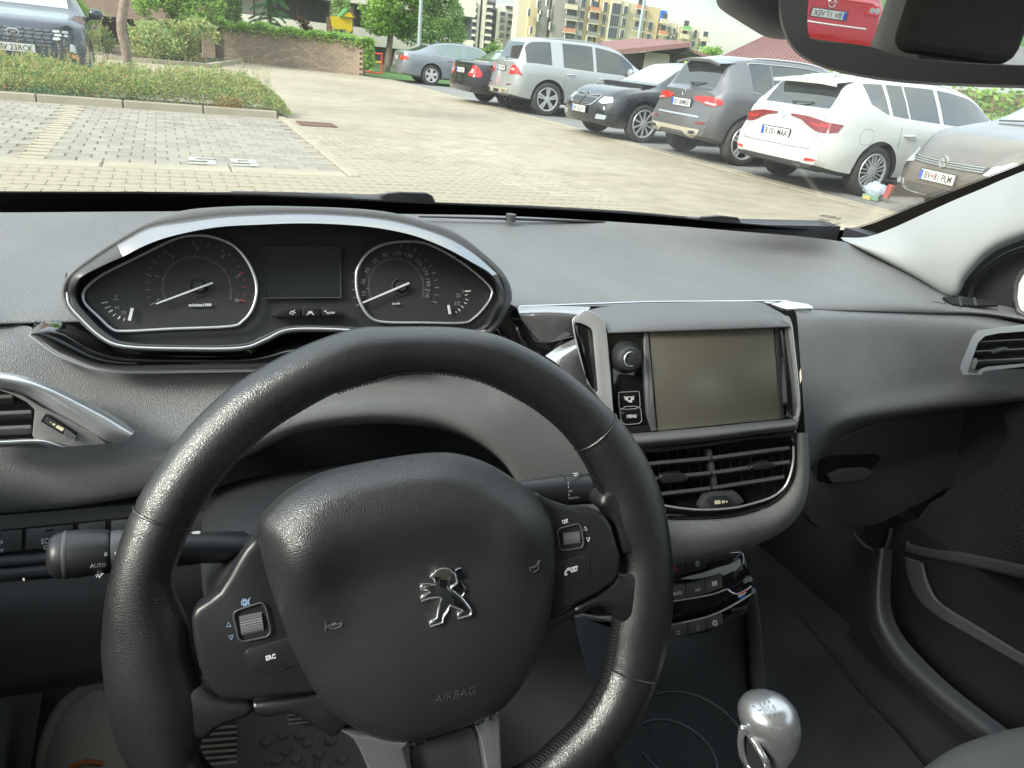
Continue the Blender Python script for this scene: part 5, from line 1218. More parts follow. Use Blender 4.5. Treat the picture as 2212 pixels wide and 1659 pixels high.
# row of little bars along the lower edge of the screen, and the dotted print beside the sensor housing
b = MB(); q0, q1 = V(1840, 496, 0), V(2215, 352, 0)
for k in range(70):
    t = k / 69; x = 1845 + (2212 - 1845) * t; y = lin(frit_top, x, False) - 2; c_ = gl(x, y, .001); b.box(c_, (.0009, .006, .001), Matrix.Rotation(-.6, 3, 'X'))
o = b.build('border_ticks', m_gloss, ws); o['kind'] = 'stuff'
m_print = mat('glass_print', (.03, .028, .025), .7)
def gtext(s, x0, y0, x1, y1, h):
    a, c_ = gl(x1, y1, .001), gl(x0, y0, .001); o = ptext('maker_print', s, x0, y0, x1, y1, WC + WN * .001, WN, h, m_print, ws, ext=.0001)
    r = (c_ - a).normalized(); ctr = (a + c_) / 2
    for v in o.data.vertices: d = (v.co - ctr).dot(r); v.co -= r * (2 * d)
    return o
gtext('(K) BENSON', 1768, 466, 1810, 474, 6)
for k in range(4): gtext('43R 00112', 1766 + k, 474 + k * 5, 1790 + k * 4, 478 + k * 5, 3)
gtext('E6', 1796, 484, 1806, 486, 6)
# cowl and bonnet edge outside, wipers
own = thing('car_bonnet', 'low black cowl and bonnet edge below the windscreen', 'car bonnet', (.47, 1.3, .9))
patch('bonnet_panel', [[V(x, Y, z - .10 * ((x - .47) / .8) ** 2) for x in (-.35, 0, .47, .94, 1.3)] for Y, z in ((1.14, .905), (1.4, .875), (1.7, .80), (1.9, .70))], m_bodyp, own)
bx('cowl', m_plas2, -.3, 1.035, .86, 1.24, 1.14, .90, own)
def wiper(label, pv, arm, blade):
    w = thing('windscreen_wiper', label, 'wiper', tuple(gl(*pv[0], -.01)))
    base = [gl(x, y, -.012) for x, y in pv]; b = MB(); b.prism(base, V(0, .015, -.002)); b.build('pivot_cover', m_plas, w, bevel=.003, recalc=True)
    tube('arm', [gl(x, y, -.018) for x, y in arm], [.007] * len(arm), m_plas, w, 8); tube('blade', [gl(x, y, -.008) for x, y in blade], .0055, m_rubber, w, 6)
wiper('left wiper resting below the windscreen with chunky pivot cover', [(820, 425), (833, 418), (865, 415), (925, 417), (938, 424), (944, 438), (835, 434)], [(835, 428), (800, 431), (700, 428), (500, 424)], [(-60, 436), (300, 423), (640, 424), (760, 434)])
wiper('right wiper resting below the windscreen near its right corner', [(1512, 479), (1522, 469), (1560, 466), (1598, 470), (1606, 485), (1540, 484)], [(1525, 478), (1450, 474), (1300, 466), (1100, 455)], [(900, 443), (1150, 451), (1350, 462), (1480, 474)])
# ---- dashboard
dash = thing('dashboard', 'dark grey grained dashboard running under the windscreen', 'dashboard', (.47, .7, .8))
Zb = .958
A = [pZ(x, y, Zb) for x, y in [(-260, 452), (-120, 456), (0, 459), (300, 457), (600, 456), (860, 462), (1106, 467), (1400, 484), (1600, 500), (1750, 513)]] + [pY(x, y, Y) for x, y, Y in ((1850, 530, .865), (1950, 577, .80), (2060, 634, .73), (2200, 668, .66))]
for i in (0, 1): pass
def mid(pts): return [pY(x, y, Y) for x, y, Y in pts]
M1 = mid([(-260, 540, .82), (-120, 540, .84), (0, 540, .85), (300, 540, .86), (600, 540, .86), (860, 540, .86), (1106, 545, .86), (1400, 555, .86), (1600, 565, .85), (1750, 572, .83), (1860, 592, .79), (1965, 612, .755), (2068, 646, .705), (2205, 674, .652)])
M2 = mid([(-260, 645, .70), (-120, 640, .71), (0, 630, .73), (200, 625, .74), (500, 625, .75), (860, 622, .75), (1106, 624, .745), (1400, 628, .74), (1600, 632, .735), (1750, 636, .725), (1875, 645, .71), (1985, 652, .69), (2085, 660, .675), (2215, 683, .640)])
Bm = mid([(-260, 715, .66), (-120, 705, .67), (0, 694, .685), (150, 690, .69), (500, 680, .70), (860, 670, .70), (1106, 660, .70), (1400, 660, .70), (1600, 662, .70), (1750, 666, .695), (1880, 670, .69), (2010, 674, .675), (2120, 676, .655), (2230, 692, .62)])
Bn = mid([(-260, 722, .668), (-120, 712, .678), (0, 700, .693), (150, 696, .70), (500, 686, .71), (860, 676, .71), (1106, 666, .71), (1400, 666, .71), (1600, 668, .71), (1750, 672, .705), (1880, 676, .70), (2010, 680, .685), (2120, 682, .665), (2230, 698, .63)])
patch('upper_pad', [A, M1, M2, Bm, Bn], m_soft, dash, k=6, kk=5)
# shallow slot across the top of the pad
q = [pY(x, y, .93) + V(0, 0, .0) for x, y in [(905, 468), (1106, 473), (1300, 480), (1450, 490), (1590, 503)]]
tube('defroster_slot', [V(p.x, p.y - .0, p.z) for p in q], [.002, .0035, .004, .003, .0015], m_void, dash, 8, flat=(UPZ, .5))
b = MB(); c_ = pY(1103, 472, .928); b.tube([c_ - V(0, 0, .004), c_ + V(0, 0, .006)], .007, 10); b.build('light_sensor', m_plas, dash, smooth=True, auto=50)
# passenger face and underside
P0 = mid([(1716, 668, .69), (1850, 672, .695), (2000, 678, .68), (2120, 683, .66), (2300, 720, .60)])
P1 = mid([(1722, 690, .665), (1850, 692, .673), (2000, 698, .662), (2125, 705, .640), (2300, 745, .58)])
P2 = mid([(1728, 770, .645), (1850, 765, .655), (2000, 765, .648), (2125, 772, .628), (2300, 790, .575)])
P3 = mid([(1736, 880, .625), (1850, 855, .635), (2000, 830, .635), (2120, 820, .615), (2300, 822, .565)])
P4 = mid([(1742, 985, .62), (1806, 922, .625), (1930, 893, .628), (2100, 872, .61), (2300, 852, .56)])
P5 = mid([(1746, 1008, .66), (1815, 936, .67), (1935, 902, .68), (2100, 880, .66), (2300, 858, .60)])
P6 = mid([(1750, 1015, .74), (1820, 945, .75), (1940, 908, .76), (2100, 885, .74), (2300, 862, .66)])
patch('passenger_face', [P0, P1, P2, P3, P4, P5, P6], m_soft, dash)
ptext('airbag_mark', 'AIRBAG', 2010, 657, 2044, 661, pY(2030, 655, .684), V(-.2, -.6, .75).normalized(), 6, m_plas, dash, ext=.0006)
GB = V(0, -.93, -.36).normalized()
m_slat0 = mat('lit_handle_grey', (.12, .125, .125), .4)  # paler than the lid: the light on the handle is put into its colour
gb = plate('glovebox_lid', [(1752, 1010), (1800, 950), (1900, 910), (2040, 888), (2160, 880), (2172, 950), (2150, 990), (2080, 1040), (1990, 1090), (1900, 1135), (1780, 1150), (1745, 1120)], pY(1900, 1000, .70), V(-.12, -.97, .18).normalized(), m_plas, dash, depth=.03, bevel=.006, round_=.012)
GN = V(-.12, -.97, .18).normalized()
plate('handle_recess', [(1770, 995), (1790, 985), (1895, 980), (1905, 990), (1870, 1025), (1800, 1045), (1765, 1040)], pY(1900, 1000, .70) + GN * .0015, GN, m_void, gb, depth=.002, round_=.006)
plate('handle', [(1787, 1026), (1815, 1012), (1870, 1010), (1888, 1019), (1868, 1036), (1800, 1044)], pY(1900, 1000, .70) + GN * .008, GN, m_slat0, gb, depth=.006, bevel=.003, round_=.005)
# driver side face
tx = [(-160, 704, .675), (0, 702, .69), (80, 712, .682), (190, 795, .655), (330, 803, .65), (460, 800, .648), (560, 798, .646), (680, 795, .645), (780, 795, .645), (880, 790, .645), (960, 785, .645), (1040, 775, .645), (1110, 755, .645), (1180, 745, .64), (1270, 745, .63), (1400, 760, .62)]
m1 = [(-160, 765, .655), (0, 765, .655), (100, 790, .65), (200, 835, .637), (330, 860, .63), (460, 855, .628), (560, 850, .626), (680, 845, .625), (780, 842, .624), (880, 840, .624), (960, 842, .624), (1040, 850, .624), (1110, 850, .622), (1180, 855, .62), (1270, 870, .61), (1400, 900, .60)]
m2 = [(-160, 980, .615), (0, 985, .612), (100, 990, .61), (200, 985, .606), (330, 960, .604), (460, 930, .604), (560, 905, .604), (680, 880, .606), (780, 870, .608), (880, 868, .61), (960, 875, .61), (1040, 895, .608), (1110, 930, .605), (1190, 1000, .60), (1280, 1060, .60), (1420, 1120, .59)]
m3 = [(-160, 1100, .615), (0, 1098, .612), (100, 1090, .61), (200, 1078, .606), (330, 1052, .604), (440, 1015, .604), (540, 970, .602), (640, 924, .602), (760, 904, .604), (860, 902, .606), (955, 914, .606), (1030, 943, .602), (1090, 990, .60), (1140, 1060, .60), (1230, 1150, .60), (1420, 1215, .60)]
m4 = [(x, y + 11, Y + .025) for x, y, Y in m3]; m5 = [(x, y + 15, Y + .09) for x, y, Y in m3]
patch('driver_face', [mid(r) for r in (tx, m1, m2, m3, m4, m5)], m_soft, dash, k=6, kk=4)
# near-black block stands in for the shaded gap over the steering column
b = MB(); b.box(V(.16, .74, .80), (.44, .02, .22)); b.build('column_cavity', m_void, dash)
# lower switch panel and knee panel on the left
SP = pY(150, 1170, .615); SN = V(0.05, -.96, .27).normalized()
sp_ = plate('switch_panel', [(-160, 1118), (0, 1112), (290, 1088), (480, 1070), (500, 1160), (480, 1215), (215, 1240), (-160, 1266)], SP, SN, m_plas, dash, depth=.03, bevel=.003)
def quad(name, a, m, par, C=SP, n=SN, off=.003, depth=.003, bv=.0012, rd=0): return plate(name, a, C + n * off, n, m, par, depth=depth, bevel=bv, round_=rd)
bt = [(-60, 50), (53, 161), (166, 231), (238, 338), (345, 448)]
for k, (xa, xb) in enumerate(bt):
    ya = 1144 - (xa - 52) * .100; yb = 1144 - (xb - 52) * .100; h = 46
    q = quad('switch_button', [(xa + 2, ya), (xb - 2, yb), (xb - 2, yb + h), (xa + 2, ya + h)], m_plas, sp_, off=.004, bv=.0015)
    if k in (0, 1, 4): plate('indicator_slot', [((xa + xb) / 2 - 8, (ya + yb) / 2 + 6), ((xa + xb) / 2 + 8, (ya + yb) / 2 + 4.5), ((xa + xb) / 2 + 8, (ya + yb) / 2 + 8), ((xa + xb) / 2 - 8, (ya + yb) / 2 + 9.5)], SP + SN * .0048, SN, m_void, q, depth=.0005)
    if k == 1: ptext('button_text', 'ECO', 90, 1171, 116, 1168.5, SP, SN, 11, m_mark, q, lift=.0048); ptext('button_text', 'OFF', 95, 1183, 114, 1181, SP, SN, 9, m_mark, q, lift=.0048)
    if k == 0: ptext('button_text', 'OFF', -14, 1192, 10, 1189, SP, SN, 8, m_mark, q, lift=.0048); ptext('button_text', 'P', -2, 1176, 10, 1174, SP, SN, 11, m_mark, q, lift=.0048)
    if k == 4: ptext('button_text', '~', 268, 1144, 284, 1142, SP, SN, 8, m_mark, q, lift=.0048)
quad('button_gap', [(-160, 1162), (60, 1139), (450, 1100), (452, 1152), (60, 1196), (-160, 1216)], m_void, sp_, off=.0012, bv=0, depth=.001)
quad('panel_ridge', [(-160, 1222), (0, 1206), (215, 1190), (480, 1160), (482, 1172), (215, 1206), (0, 1226), (-160, 1240)], m_plas, sp_, off=.008, bv=.003, depth=.008)
quad('panel_ridge', [(-160, 1246), (0, 1232), (215, 1214), (480, 1186), (482, 1206), (215, 1236), (0, 1254), (-160, 1268)], m_plas, sp_, off=.008, bv=.003, depth=.008)
patch('knee_panel', [mid([(-160, 1274, .600), (0, 1259, .600), (220, 1240, .600), (400, 1222, .602), (560, 1205, .61)]), mid([(-160, 1340, .590), (0, 1330, .590), (220, 1315, .592), (400, 1300, .596), (560, 1280, .61)]), mid([(-160, 1450, .590), (0, 1440, .590), (220, 1415, .592), (400, 1395, .60), (560, 1380, .62)]), mid([(-160, 1520, .60), (0, 1500, .60), (220, 1468, .602), (400, 1445, .61), (560, 1430, .63)]), mid([(-160, 1530, .66), (0, 1508, .66), (220, 1476, .66), (400, 1452, .67), (560, 1436, .69)])], m_knee, dash)
# ---- left air vent
def vent_slat(name, p0, p1, w, t, nrm, m, par):
    d = (p1 - p0).normalized(); u = nrm; s = d.cross(u).normalized(); b = MB()
    b.add([p0 + s * t - u * w, p0 + s * t, p0 - s * t, p0 - s * t - u * w, p1 + s * t - u * w, p1 + s * t, p1 - s * t, p1 - s * t - u * w], [(0, 1, 5, 4), (1, 2, 6, 5), (2, 3, 7, 6), (3, 0, 4, 7), (0, 3, 2, 1), (4, 5, 6, 7)])
    return b.build(name, m, par, bevel=.0006)
m_bezel = mat('grey_vent_bezel', (.19, .185, .18), .5, bump=('noise', 1400, .2)); m_slat = mat('grey_vent_slat', (.10, .098, .096), .5)
LN = V(.10, -.96, .26).normalized(); LC = pY(120, 900, .612)
lv = thing('air_vent', 'left air vent with wide curved silver surround and thumbwheel', 'air vent', tuple(LC), group='dashboard air vents')
plate('vent_back', zv((-800, 440), (0, 470), (400, 640), (1000, 1000), (1500, 1250), (700, 1290), (0, 1290), (-800, 1290)), LC + LN * .012, LN, m_void, lv, depth=.01)
plate('inner_bezel', zv((-10, 470), (300, 560), (600, 740), (900, 880), (1300, 1080), (1500, 1245), (1000, 1280), (700, 1210), (480, 1160), (455, 1120), (490, 760), (370, 650), (150, 540), (-10, 490)), LC + LN * .022, LN, m_bezel, lv, depth=.008, bevel=.002)
rows = []
for pts, off in ((zv((-700, 210), (-300, 215), (0, 232), (400, 300), (800, 450), (1200, 640), (1500, 790), (1750, 940), (1895, 1065)), .012), (zv((-700, 235), (-300, 240), (0, 262), (400, 335), (800, 490), (1200, 690), (1500, 850), (1700, 970), (1880, 1080)), .027), (zv((-700, 310), (-300, 318), (0, 345), (400, 420), (700, 530), (1000, 690), (1300, 870), (1550, 1030), (1830, 1130)), .030), (zv((-700, 370), (-300, 380), (0, 400), (350, 475), (620, 610), (900, 790), (1200, 990), (1420, 1140), (1740, 1205)), .022), (zv((-700, 430), (-300, 440), (0, 465), (320, 545), (560, 690), (830, 860), (1130, 1055), (1350, 1190), (1540, 1248)), .016), (zv((-700, 430), (-300, 440), (0, 465), (320, 545), (560, 690), (830, 860), (1130, 1055), (1350, 1190), (1540, 1248)), .008)):
    rows.append([pP(x, y, LC + LN * off, LN) for x, y in pts])
patch('silver_surround', rows, m_satin, lv, k=4, kk=5)
rows = []
for pts, off in ((zv((-700, 1180), (0, 1175), (350, 1158), (600, 1160), (750, 1190), (900, 1250), (1000, 1278)), .012), (zv((-700, 1200), (0, 1195), (350, 1178), (580, 1180), (720, 1210), (850, 1262), (985, 1280)), .026), (zv((-700, 1290), (0, 1285), (350, 1272), (560, 1268), (690, 1282), (830, 1290), (980, 1284)), .024), (zv((-700, 1300), (0, 1295), (350, 1280), (560, 1276), (690, 1290), (830, 1296), (980, 1288)), .008)):
    rows.append([pP(x, y, LC + LN * off, LN) for x, y in pts])
patch('silver_lower_rail', rows, m_bright, lv, k=3, kk=4)
for y in (620, 830, 1040):
    a, c_ = zv((-800, y + 10), (440 if y > 700 else 180, y - 45 if y > 700 else y - 60)); p0, p1 = pP(*a, LC + LN * .020, LN), pP(*c_, LC + LN * .020, LN)
    vent_slat('slat', p0, p1, .012, .0016, LN + UPZ * .9, m_slat, lv)
tw = plate('thumbwheel_slot', zv((570, 925), (640, 820), (690, 830), (1080, 1080), (1085, 1100), (1010, 1185)), LC + LN * .0235, LN, m_void, lv, depth=.001)
plate('thumbwheel', zv((620, 930), (665, 860), (1060, 1095), (1005, 1165)), LC + LN * .0255, LN, m_plas2, lv, depth=.002, bevel=.0005)
for q_ in (((780, 1010), (805, 975), (905, 1025), (870, 1065)), ((732, 970), (745, 948), (782, 965), (765, 990)), ((700, 945), (706, 930), (722, 937), (716, 950))): plate('flow_mark', zv(*q_), LC + LN * .026, LN, m_marky, tw, depth=.0004)
b = MB()
for k in range(7):
    for j in range(4):
        x, y = 925 + k * 22 - j * 8, 1045 + k * 15 + j * 26; p = pP(*zv((x, y))[0], LC + LN * .0258, LN); b.box(p, (.0009, .0009, .0009))
b.build('grip_studs', m_markg, tw)
# ---- right hand vent
RC = pY(2150, 755, .600); RN = V(-.30, -.93, .20).normalized()
rv = thing('air_vent', 'right side air vent with slim silver ring near passenger door', 'air vent', tuple(RC), group='dashboard air vents')
zr = zf(.3967, 1645.8, 493.8)     # 3000..4032 x 900..2100 close-up
RP = lambda x, y, o=0: pP(*zr((x, y))[0], RC + RN * o, RN)
plate('vent_back', zr((1180, 600), (1240, 560), (1640, 530), (1640, 760), (1150, 770), (1130, 730)), RC + RN * .006, RN, m_void, rv, depth=.01)
outl = [(1095, 795), (1078, 760), (1090, 720), (1150, 580), (1175, 555), (1260, 543), (1420, 522), (1700, 500), (1700, 745), (1420, 752), (1240, 772), (1205, 780), (1195, 795)]
inl = [(1120, 785), (1128, 760), (1140, 725), (1178, 620), (1215, 585), (1290, 570), (1420, 560), (1700, 545), (1700, 722), (1420, 735), (1225, 752), (1190, 765), (1170, 790)]
no_ = len(outl); b = MB()
O1 = [RP(x, y, .010) for x, y in outl]; O2 = [RP(x, y, .022) for x, y in outl]; I2 = [RP(x, y, .022) for x, y in inl]; I1 = [RP(x, y, .006) for x, y in inl]
v = O1 + O2 + I2 + I1; f = []
for r_ in range(3): f += [(r_ * no_ + i, r_ * no_ + (i + 1) % no_, (r_ + 1) * no_ + (i + 1) % no_, (r_ + 1) * no_ + i) for i in range(no_)]
b.add(v, f); b.build('silver_ring', m_satin, rv, bevel=.002, seg=2, smooth=True, auto=45)
for y, x0 in ((615, 1190), (668, 1160), (720, 1160)): vent_slat('slat', RP(x0, y, .015), RP(1700, y - 28, .015), .010, .0013, RN + UPZ * .8, m_plas, rv)
plate('slat_tab', zr((1250, 672), (1280, 655), (1335, 645), (1345, 655), (1300, 672), (1260, 685)), RC + RN * .021, RN, m_plas, rv, depth=.004, bevel=.001)
plate('thumbwheel', zr((1135, 765), (1160, 710), (1172, 705), (1178, 725), (1160, 768)), RC + RN * .018, RN, m_markg, rv, depth=.004, bevel=.001)
# defroster grille on the right end of the pad
DG = V(-.15, -.35, .92).normalized(); DC = pY(2110, 650, .675) + DG * .004
dg_ = plate('side_defroster', [(2036, 640), (2060, 642), (2120, 646), (2155, 652), (2160, 658), (2120, 660), (2058, 657)], DC, DG, m_void, dash, depth=.004, round_=.003)
for k in range(2): plate('defroster_rib', [(2070 + k * 32, 642), (2075 + k * 32, 642), (2079 + k * 32, 660), (2074 + k * 32, 660)], DC + DG * .001, DG, m_plas, dg_, depth=.001)
# ---- instrument cluster
CC = pY(620, 600, .650); CN = V(.02, -.925, .38).normalized()
cl = thing('instrument_cluster', 'instrument cluster with two dials and blank display under arched hood', 'instrument cluster', tuple(CC))
def CP(x, y, o=0): return pP(*zc((x, y))[0], CC + CN * o, CN)
st = [((48, 410), (75, 410), (112, 410)), ((75, 330), (98, 335), (132, 345)), ((170, 250), (190, 262), (225, 292)), ((290, 170), (303, 188), (330, 245)), ((440, 85), (450, 108), (440, 190)), ((600, 35), (612, 77), (565, 148)), ((760, 18), (780, 55), (760, 110)), ((950, 12), (960, 45), (960, 98)), ((1150, 15), (1150, 42), (1150, 92)), ((1350, 22), (1350, 50), (1340, 98)), ((1530, 38), (1530, 68), (1510, 115)), ((1700, 75), (1690, 105), (1670, 150)), ((1850, 130), (1840, 160), (1810, 205)), ((1980, 225), (1955, 235), (1930, 270)), ((2080, 325), (2050, 322), (2025, 332)), ((2115, 420), (2085, 420), (2062, 420)), ((2090, 500), (2062, 495), (2040, 490)), ((2020, 600), (1990, 585), (1975, 572)), ((1850, 640), (1850, 600), (1840, 585)), ((1600, 650), (1600, 600), (1600, 585)), ((1430, 600), (1430, 585), (1440, 572)), ((1250, 592), (1250, 575), (1250, 562)), ((1086, 598), (1080, 580), (1080, 567)), ((984, 642), (980, 625), (970, 610)), ((870, 678), (870, 662), (870, 646)), ((600, 681), (600, 665), (600, 650)), ((338, 669), (340, 655), (350, 638)), ((224, 624), (230, 612), (252, 595)), ((118, 532), (130, 520), (162, 508)), ((66, 472), (85, 465), (122, 458))]
top = range(3, 15)
def ringpt(i, j, o):
    return CP(*st[i][j], o)
ns = len(st); rows = []
for i in range(ns):
    up_ = i in range(1, 17)
    O = ringpt(i, 0, .018 if up_ else .012); back = O + V(0, .14, -.085) if i in range(1, 17) else O + V(0, .05, 0)
    B1 = ringpt(i, 1, .024 if up_ else .016); B2 = ringpt(i, 2, .044 if i in range(4, 15) else (.030 if up_ else .016))
    rows.append((back, O, B1, B2, ringpt(i, 2, .0) if False else CP(st[i][2][0] + (CPX := (1090 - st[i][2][0]) * .018), st[i][2][1] + (340 - st[i][2][1]) * .02, .0)))
def loopstrip(name, a, c_, idx, m, k=4, extra=None):
    Ra = cr([rows[i][a] for i in idx], k, closed=len(idx) == ns); Rc = cr([rows[i][c_] for i in idx], k, closed=len(idx) == ns)
    L_ = [Ra] + ([[(p + q) / 2 + CN * extra for p, q in zip(Ra, Rc)]] if extra else []) + [Rc]; nn = len(Ra); vs = [p for r_ in L_ for p in r_]; fs = []
    last = nn if len(idx) == ns else nn - 1
    for r_ in range(len(L_) - 1): fs += [(r_ * nn + i, r_ * nn + (i + 1) % nn, (r_ + 1) * nn + (i + 1) % nn, (r_ + 1) * nn + i) for i in range(last)]
    return mk(name, vs, fs, m, cl, smooth=True)
allx = list(range(ns))
loopstrip('hood_skin', 0, 1, allx, m_soft2); loopstrip('hood_edge', 1, 2, allx, m_soft2, extra=.004)
loopstrip('hood_gloss_band', 2, 3, list(range(3, 15)), m_brush, extra=.003)
loopstrip('hood_side_piece', 2, 3, list(range(14, ns)) + [0, 1, 2, 3], m_plas, extra=.002)
loopstrip('recess_wall', 3, 4, allx, m_plas2)
loopstrip('hood_gloss_lip', 3, 3, allx, m_gloss) if False else None
fc = [r[4] for r in rows]; Rf = cr(fc, 3, True); mk('cluster_face', Rf, [tuple(range(len(Rf)))], m_plas2, cl)
m_cline = mat('bright_line', (.62, .63, .65), .25, .3)
ch = cr([rows[i][2] + CN * .001 for i in list(range(17, ns)) + [0]], 4); tube('chrome_line', ch, .0008, m_cline, cl, 6)
m_dial = mat('dial_face', (.030, .030, .033), .45, bump=('noise', 2000, .1)); m_lcd = mat('display_glass_off', (.020, .023, .027), .10, coat=.6)
def dial(outline, name):
    P = [CP(x, y, .003) for x, y in outline]; P = cr(P, 4, True); d = mk(name, P, [tuple(range(len(P)))], m_dial, cl)
    tube('dial_ring', [p + CN * .004 for p in P], .0013, m_satin, cl, 8, closed=True); return d
lo = [(150, 440), (160, 395), (240, 328), (420, 238), (560, 170), (650, 150), (750, 160), (840, 200), (900, 270), (935, 350), (940, 420), (920, 490), (880, 540), (820, 566), (560, 577), (340, 588), (280, 577), (220, 522), (170, 475)]
ro = [(1395, 345), (1402, 300), (1440, 240), (1500, 200), (1570, 182), (1650, 178), (1730, 192), (1850, 255), (1950, 330), (2010, 390), (2012, 430), (1980, 480), (1930, 530), (1880, 550), (1700, 549), (1520, 546), (1455, 520), (1415, 460), (1398, 400)]
dl, dr_ = dial(lo, 'tachometer'), dial(ro, 'speedometer')
cr_r = (CP(1, 0) - CP(0, 0)).normalized()
XR = (CP(800, 300) - CP(400, 306)).normalized(); XU = CN.cross(XR)
def dscale(c): return (CP(c[0] + 100, c[1]) - CP(*c)).length / 100
def dtext(s, x, y, ang, h, par, m=m_markg):
    """ang: picture angle of the letter's up direction, degrees clockwise from up"""
    k = dscale((x, y)); u = XU * math.cos(R_(ang)) + XR * math.sin(R_(ang)); r = XR * math.cos(R_(ang)) - XU * math.sin(R_(ang))
    o = textobj('scale_number', s, CP(x, y, .0045) - u * h * k * .5, r, u, h * k, m, par, ext=.0002, align='CENTER'); return o
def tick(b, cx, cy, ang, r0, r1, w, o=.0042, sy=1.0):
    a = R_(ang); k = dscale((cx, cy)); c = CP(cx, cy, o); d = XU * math.cos(a) * sy + XR * math.sin(a); t = XR * math.cos(a) - XU * math.sin(a); w *= k
    b.add([c + d * r0 * k - t * w, c + d * r0 * k + t * w, c + d * r1 * k + t * w, c + d * r1 * k - t * w], [(0, 1, 2, 3)])
for s, x, y, a in (('0', 497, 447, -70), ('1', 487, 335, -68), ('2', 553, 241, -40), ('3', 671, 207, 0), ('4', 789, 244, 38), ('5', 857, 336, 68), ('6', 856, 446, 108)): dtext(s, x, y, a, 25, dl)
ptext('unit_text', 'tr/minx1000', *zc((633, 474))[0], *zc((737, 472))[0], CC + CN * .0045, CN, 6.0, m_mark, dl, bold=.0001)
b = MB(); br = MB()
for k in range(61):
    a = -108 + k * 3.62; r0 = 150; tick(b, 672, 392, a, r0, r0 + (14 if k % 5 == 0 else 8), 1.5)
for k in range(25):
    a = -110 + k * 9.15; (br if k > 19 else b); tick(br if k > 19 else b, 672, 385, a, 204 + (10 if k % 2 else 0), 228, 2.2 if k % 4 == 0 else 1.2)
b.build('scale_marks', m_markg, dl)['kind'] = 'stuff'; br.build('red_scale_marks', m_markr, dl)['kind'] = 'stuff'
for s, x, y, a in (('10', 1433, 415, -82), ('30', 1431, 361, -75), ('50', 1450, 308, -60), ('70', 1486, 266, -45), ('90', 1532, 238, -22), ('110', 1587, 228, 0), ('130', 1640, 238, 18), ('150', 1686, 268, 45), ('170', 1717, 312, 66), ('190', 1731, 362, 85), ('210', 1728, 413, 104)): dtext(s, x, y, a, 18.5, dr_)
ptext('unit_text', 'km/h', *zc((1566, 466))[0], *zc((1600, 465))[0], CC + CN * .0045, CN, 5.0, m_mark, dr_)
b = MB()
for k in range(55): tick(b, 1585, 385, -112 + k * 4.15, 120, 120 + (13 if k % 5 == 0 else 7), 1.3)
for k in range(23): tick(b, 1585, 385, -112 + k * 10.2, 176, 196, 2.0 if k % 2 == 0 else 1.1)
b.build('scale_marks', m_markg, dr_)['kind'] = 'stuff'
def needle(tipx, tipy, tailx, taily, hub, par, w=4.5):
    a, c_ = CP(tipx, tipy, .008), CP(tailx, taily, .008); k = dscale(hub); b = MB(); d = (c_ - a).normalized(); t = d.cross(CN) * w * k
    b.prism([a - t * .7, a + t * .7, c_ + t, c_ - t], CN * .0012); b.build('needle', m_mark, par, recalc=True)
    p = CP(*hub, .002); tube('needle_hub', [p, p + CN * .005, p + CN * .0065], [.0050, .0048, .0040], m_plas2, par, 20)
    tube('hub_ring', [p + CN * .002 + (XR * math.cos(q * .3927) + XU * math.sin(q * .3927)) * .0078 for q in range(16)], .0006, m_plas, par, 6, closed=True)
needle(482, 462, 742, 365, (680, 385), dl); needle(1430, 456, 1642, 366, (1600, 385), dr_)
b = MB(); br = MB()
for x0, y0, x1, y1, w in ((232, 458, 262, 453, 2.4), (248, 482, 272, 473, 1.6), (266, 500, 284, 489, 2.6), (284, 518, 297, 507, 1.6), (308, 532, 318, 518, 2.6), (334, 540, 338, 526, 1.6)):
    p, q_ = CP(x0, y0, .0042), CP(x1, y1, .0042); t = (q_ - p).normalized().cross(CN) * w * dscale((250, 450)); b.add([p - t, p + t, q_ + t, q_ - t], [(0, 1, 2, 3)])
for x0, y0, x1, y1, w in ((1898, 404, 1926, 402, 3.2), (1898, 422, 1912, 418, 1.6), (1900, 440, 1914, 444, 1.6), (1895, 455, 1908, 462, 1.8), (1882, 470, 1892, 480, 1.6), (1868, 484, 1878, 494, 2.0), (1856, 496, 1860, 503, 1.4)):
    p, q_ = CP(x0, y0, .0042), CP(x1, y1, .0042); t = (q_ - p).normalized().cross(CN) * w * dscale((1900, 450)); b.add([p - t, p + t, q_ + t, q_ - t], [(0, 1, 2, 3)])
o = b.build('gauge_marks', m_mark, cl); o['kind'] = 'stuff'
for s, x, y in (('90', 303, 478), ('70', 335, 502), ('1', 1890, 404), ('1/2', 1863, 460)): dtext(s, x, y, 4, 17, cl)
def picto(name, segs, f, C, n, w, m, par, off=.0006):
    b = MB()
    for i, sgm in enumerate(segs):
        P = [pP(*f(q)[0], C + n * off, n) for q in sgm]
        for p, q_ in zip(P, P[1:]):
            t = (q_ - p).normalized().cross(n) * w; e = (q_ - p).normalized() * w * .5; b.add([p - t - e, p + t - e, q_ + t + e, q_ - t + e], [(0, 1, 2, 3)])
    return b.build(name, m, par)
picto('coolant_symbol', [[(298, 420), (298, 440)], [(298, 422), (306, 422)], [(298, 430), (306, 430)], [(283, 443), (290, 440), (298, 443), (306, 440), (313, 443)]], zc, CC + CN * .004, CN, .0003, m_markg, cl)
picto('fuel_symbol', [[(1862, 416), (1873, 416), (1873, 431), (1862, 431), (1862, 416)], [(1873, 420), (1878, 424), (1878, 430)]], zc, CC + CN * .004, CN, .0003, m_markg, cl)
for a_, c_ in (((360, 538), (374, 481)), ((1829, 508), (1822, 467))):
    p, q_ = CP(*a_, .006), CP(*c_, .006); t = (q_ - p).normalized().cross(CN) * .0011; b = MB(); b.prism([p - t, p + t, q_ + t, q_ - t], CN * .001); b.build('small_needle', m_mark, cl, recalc=True)
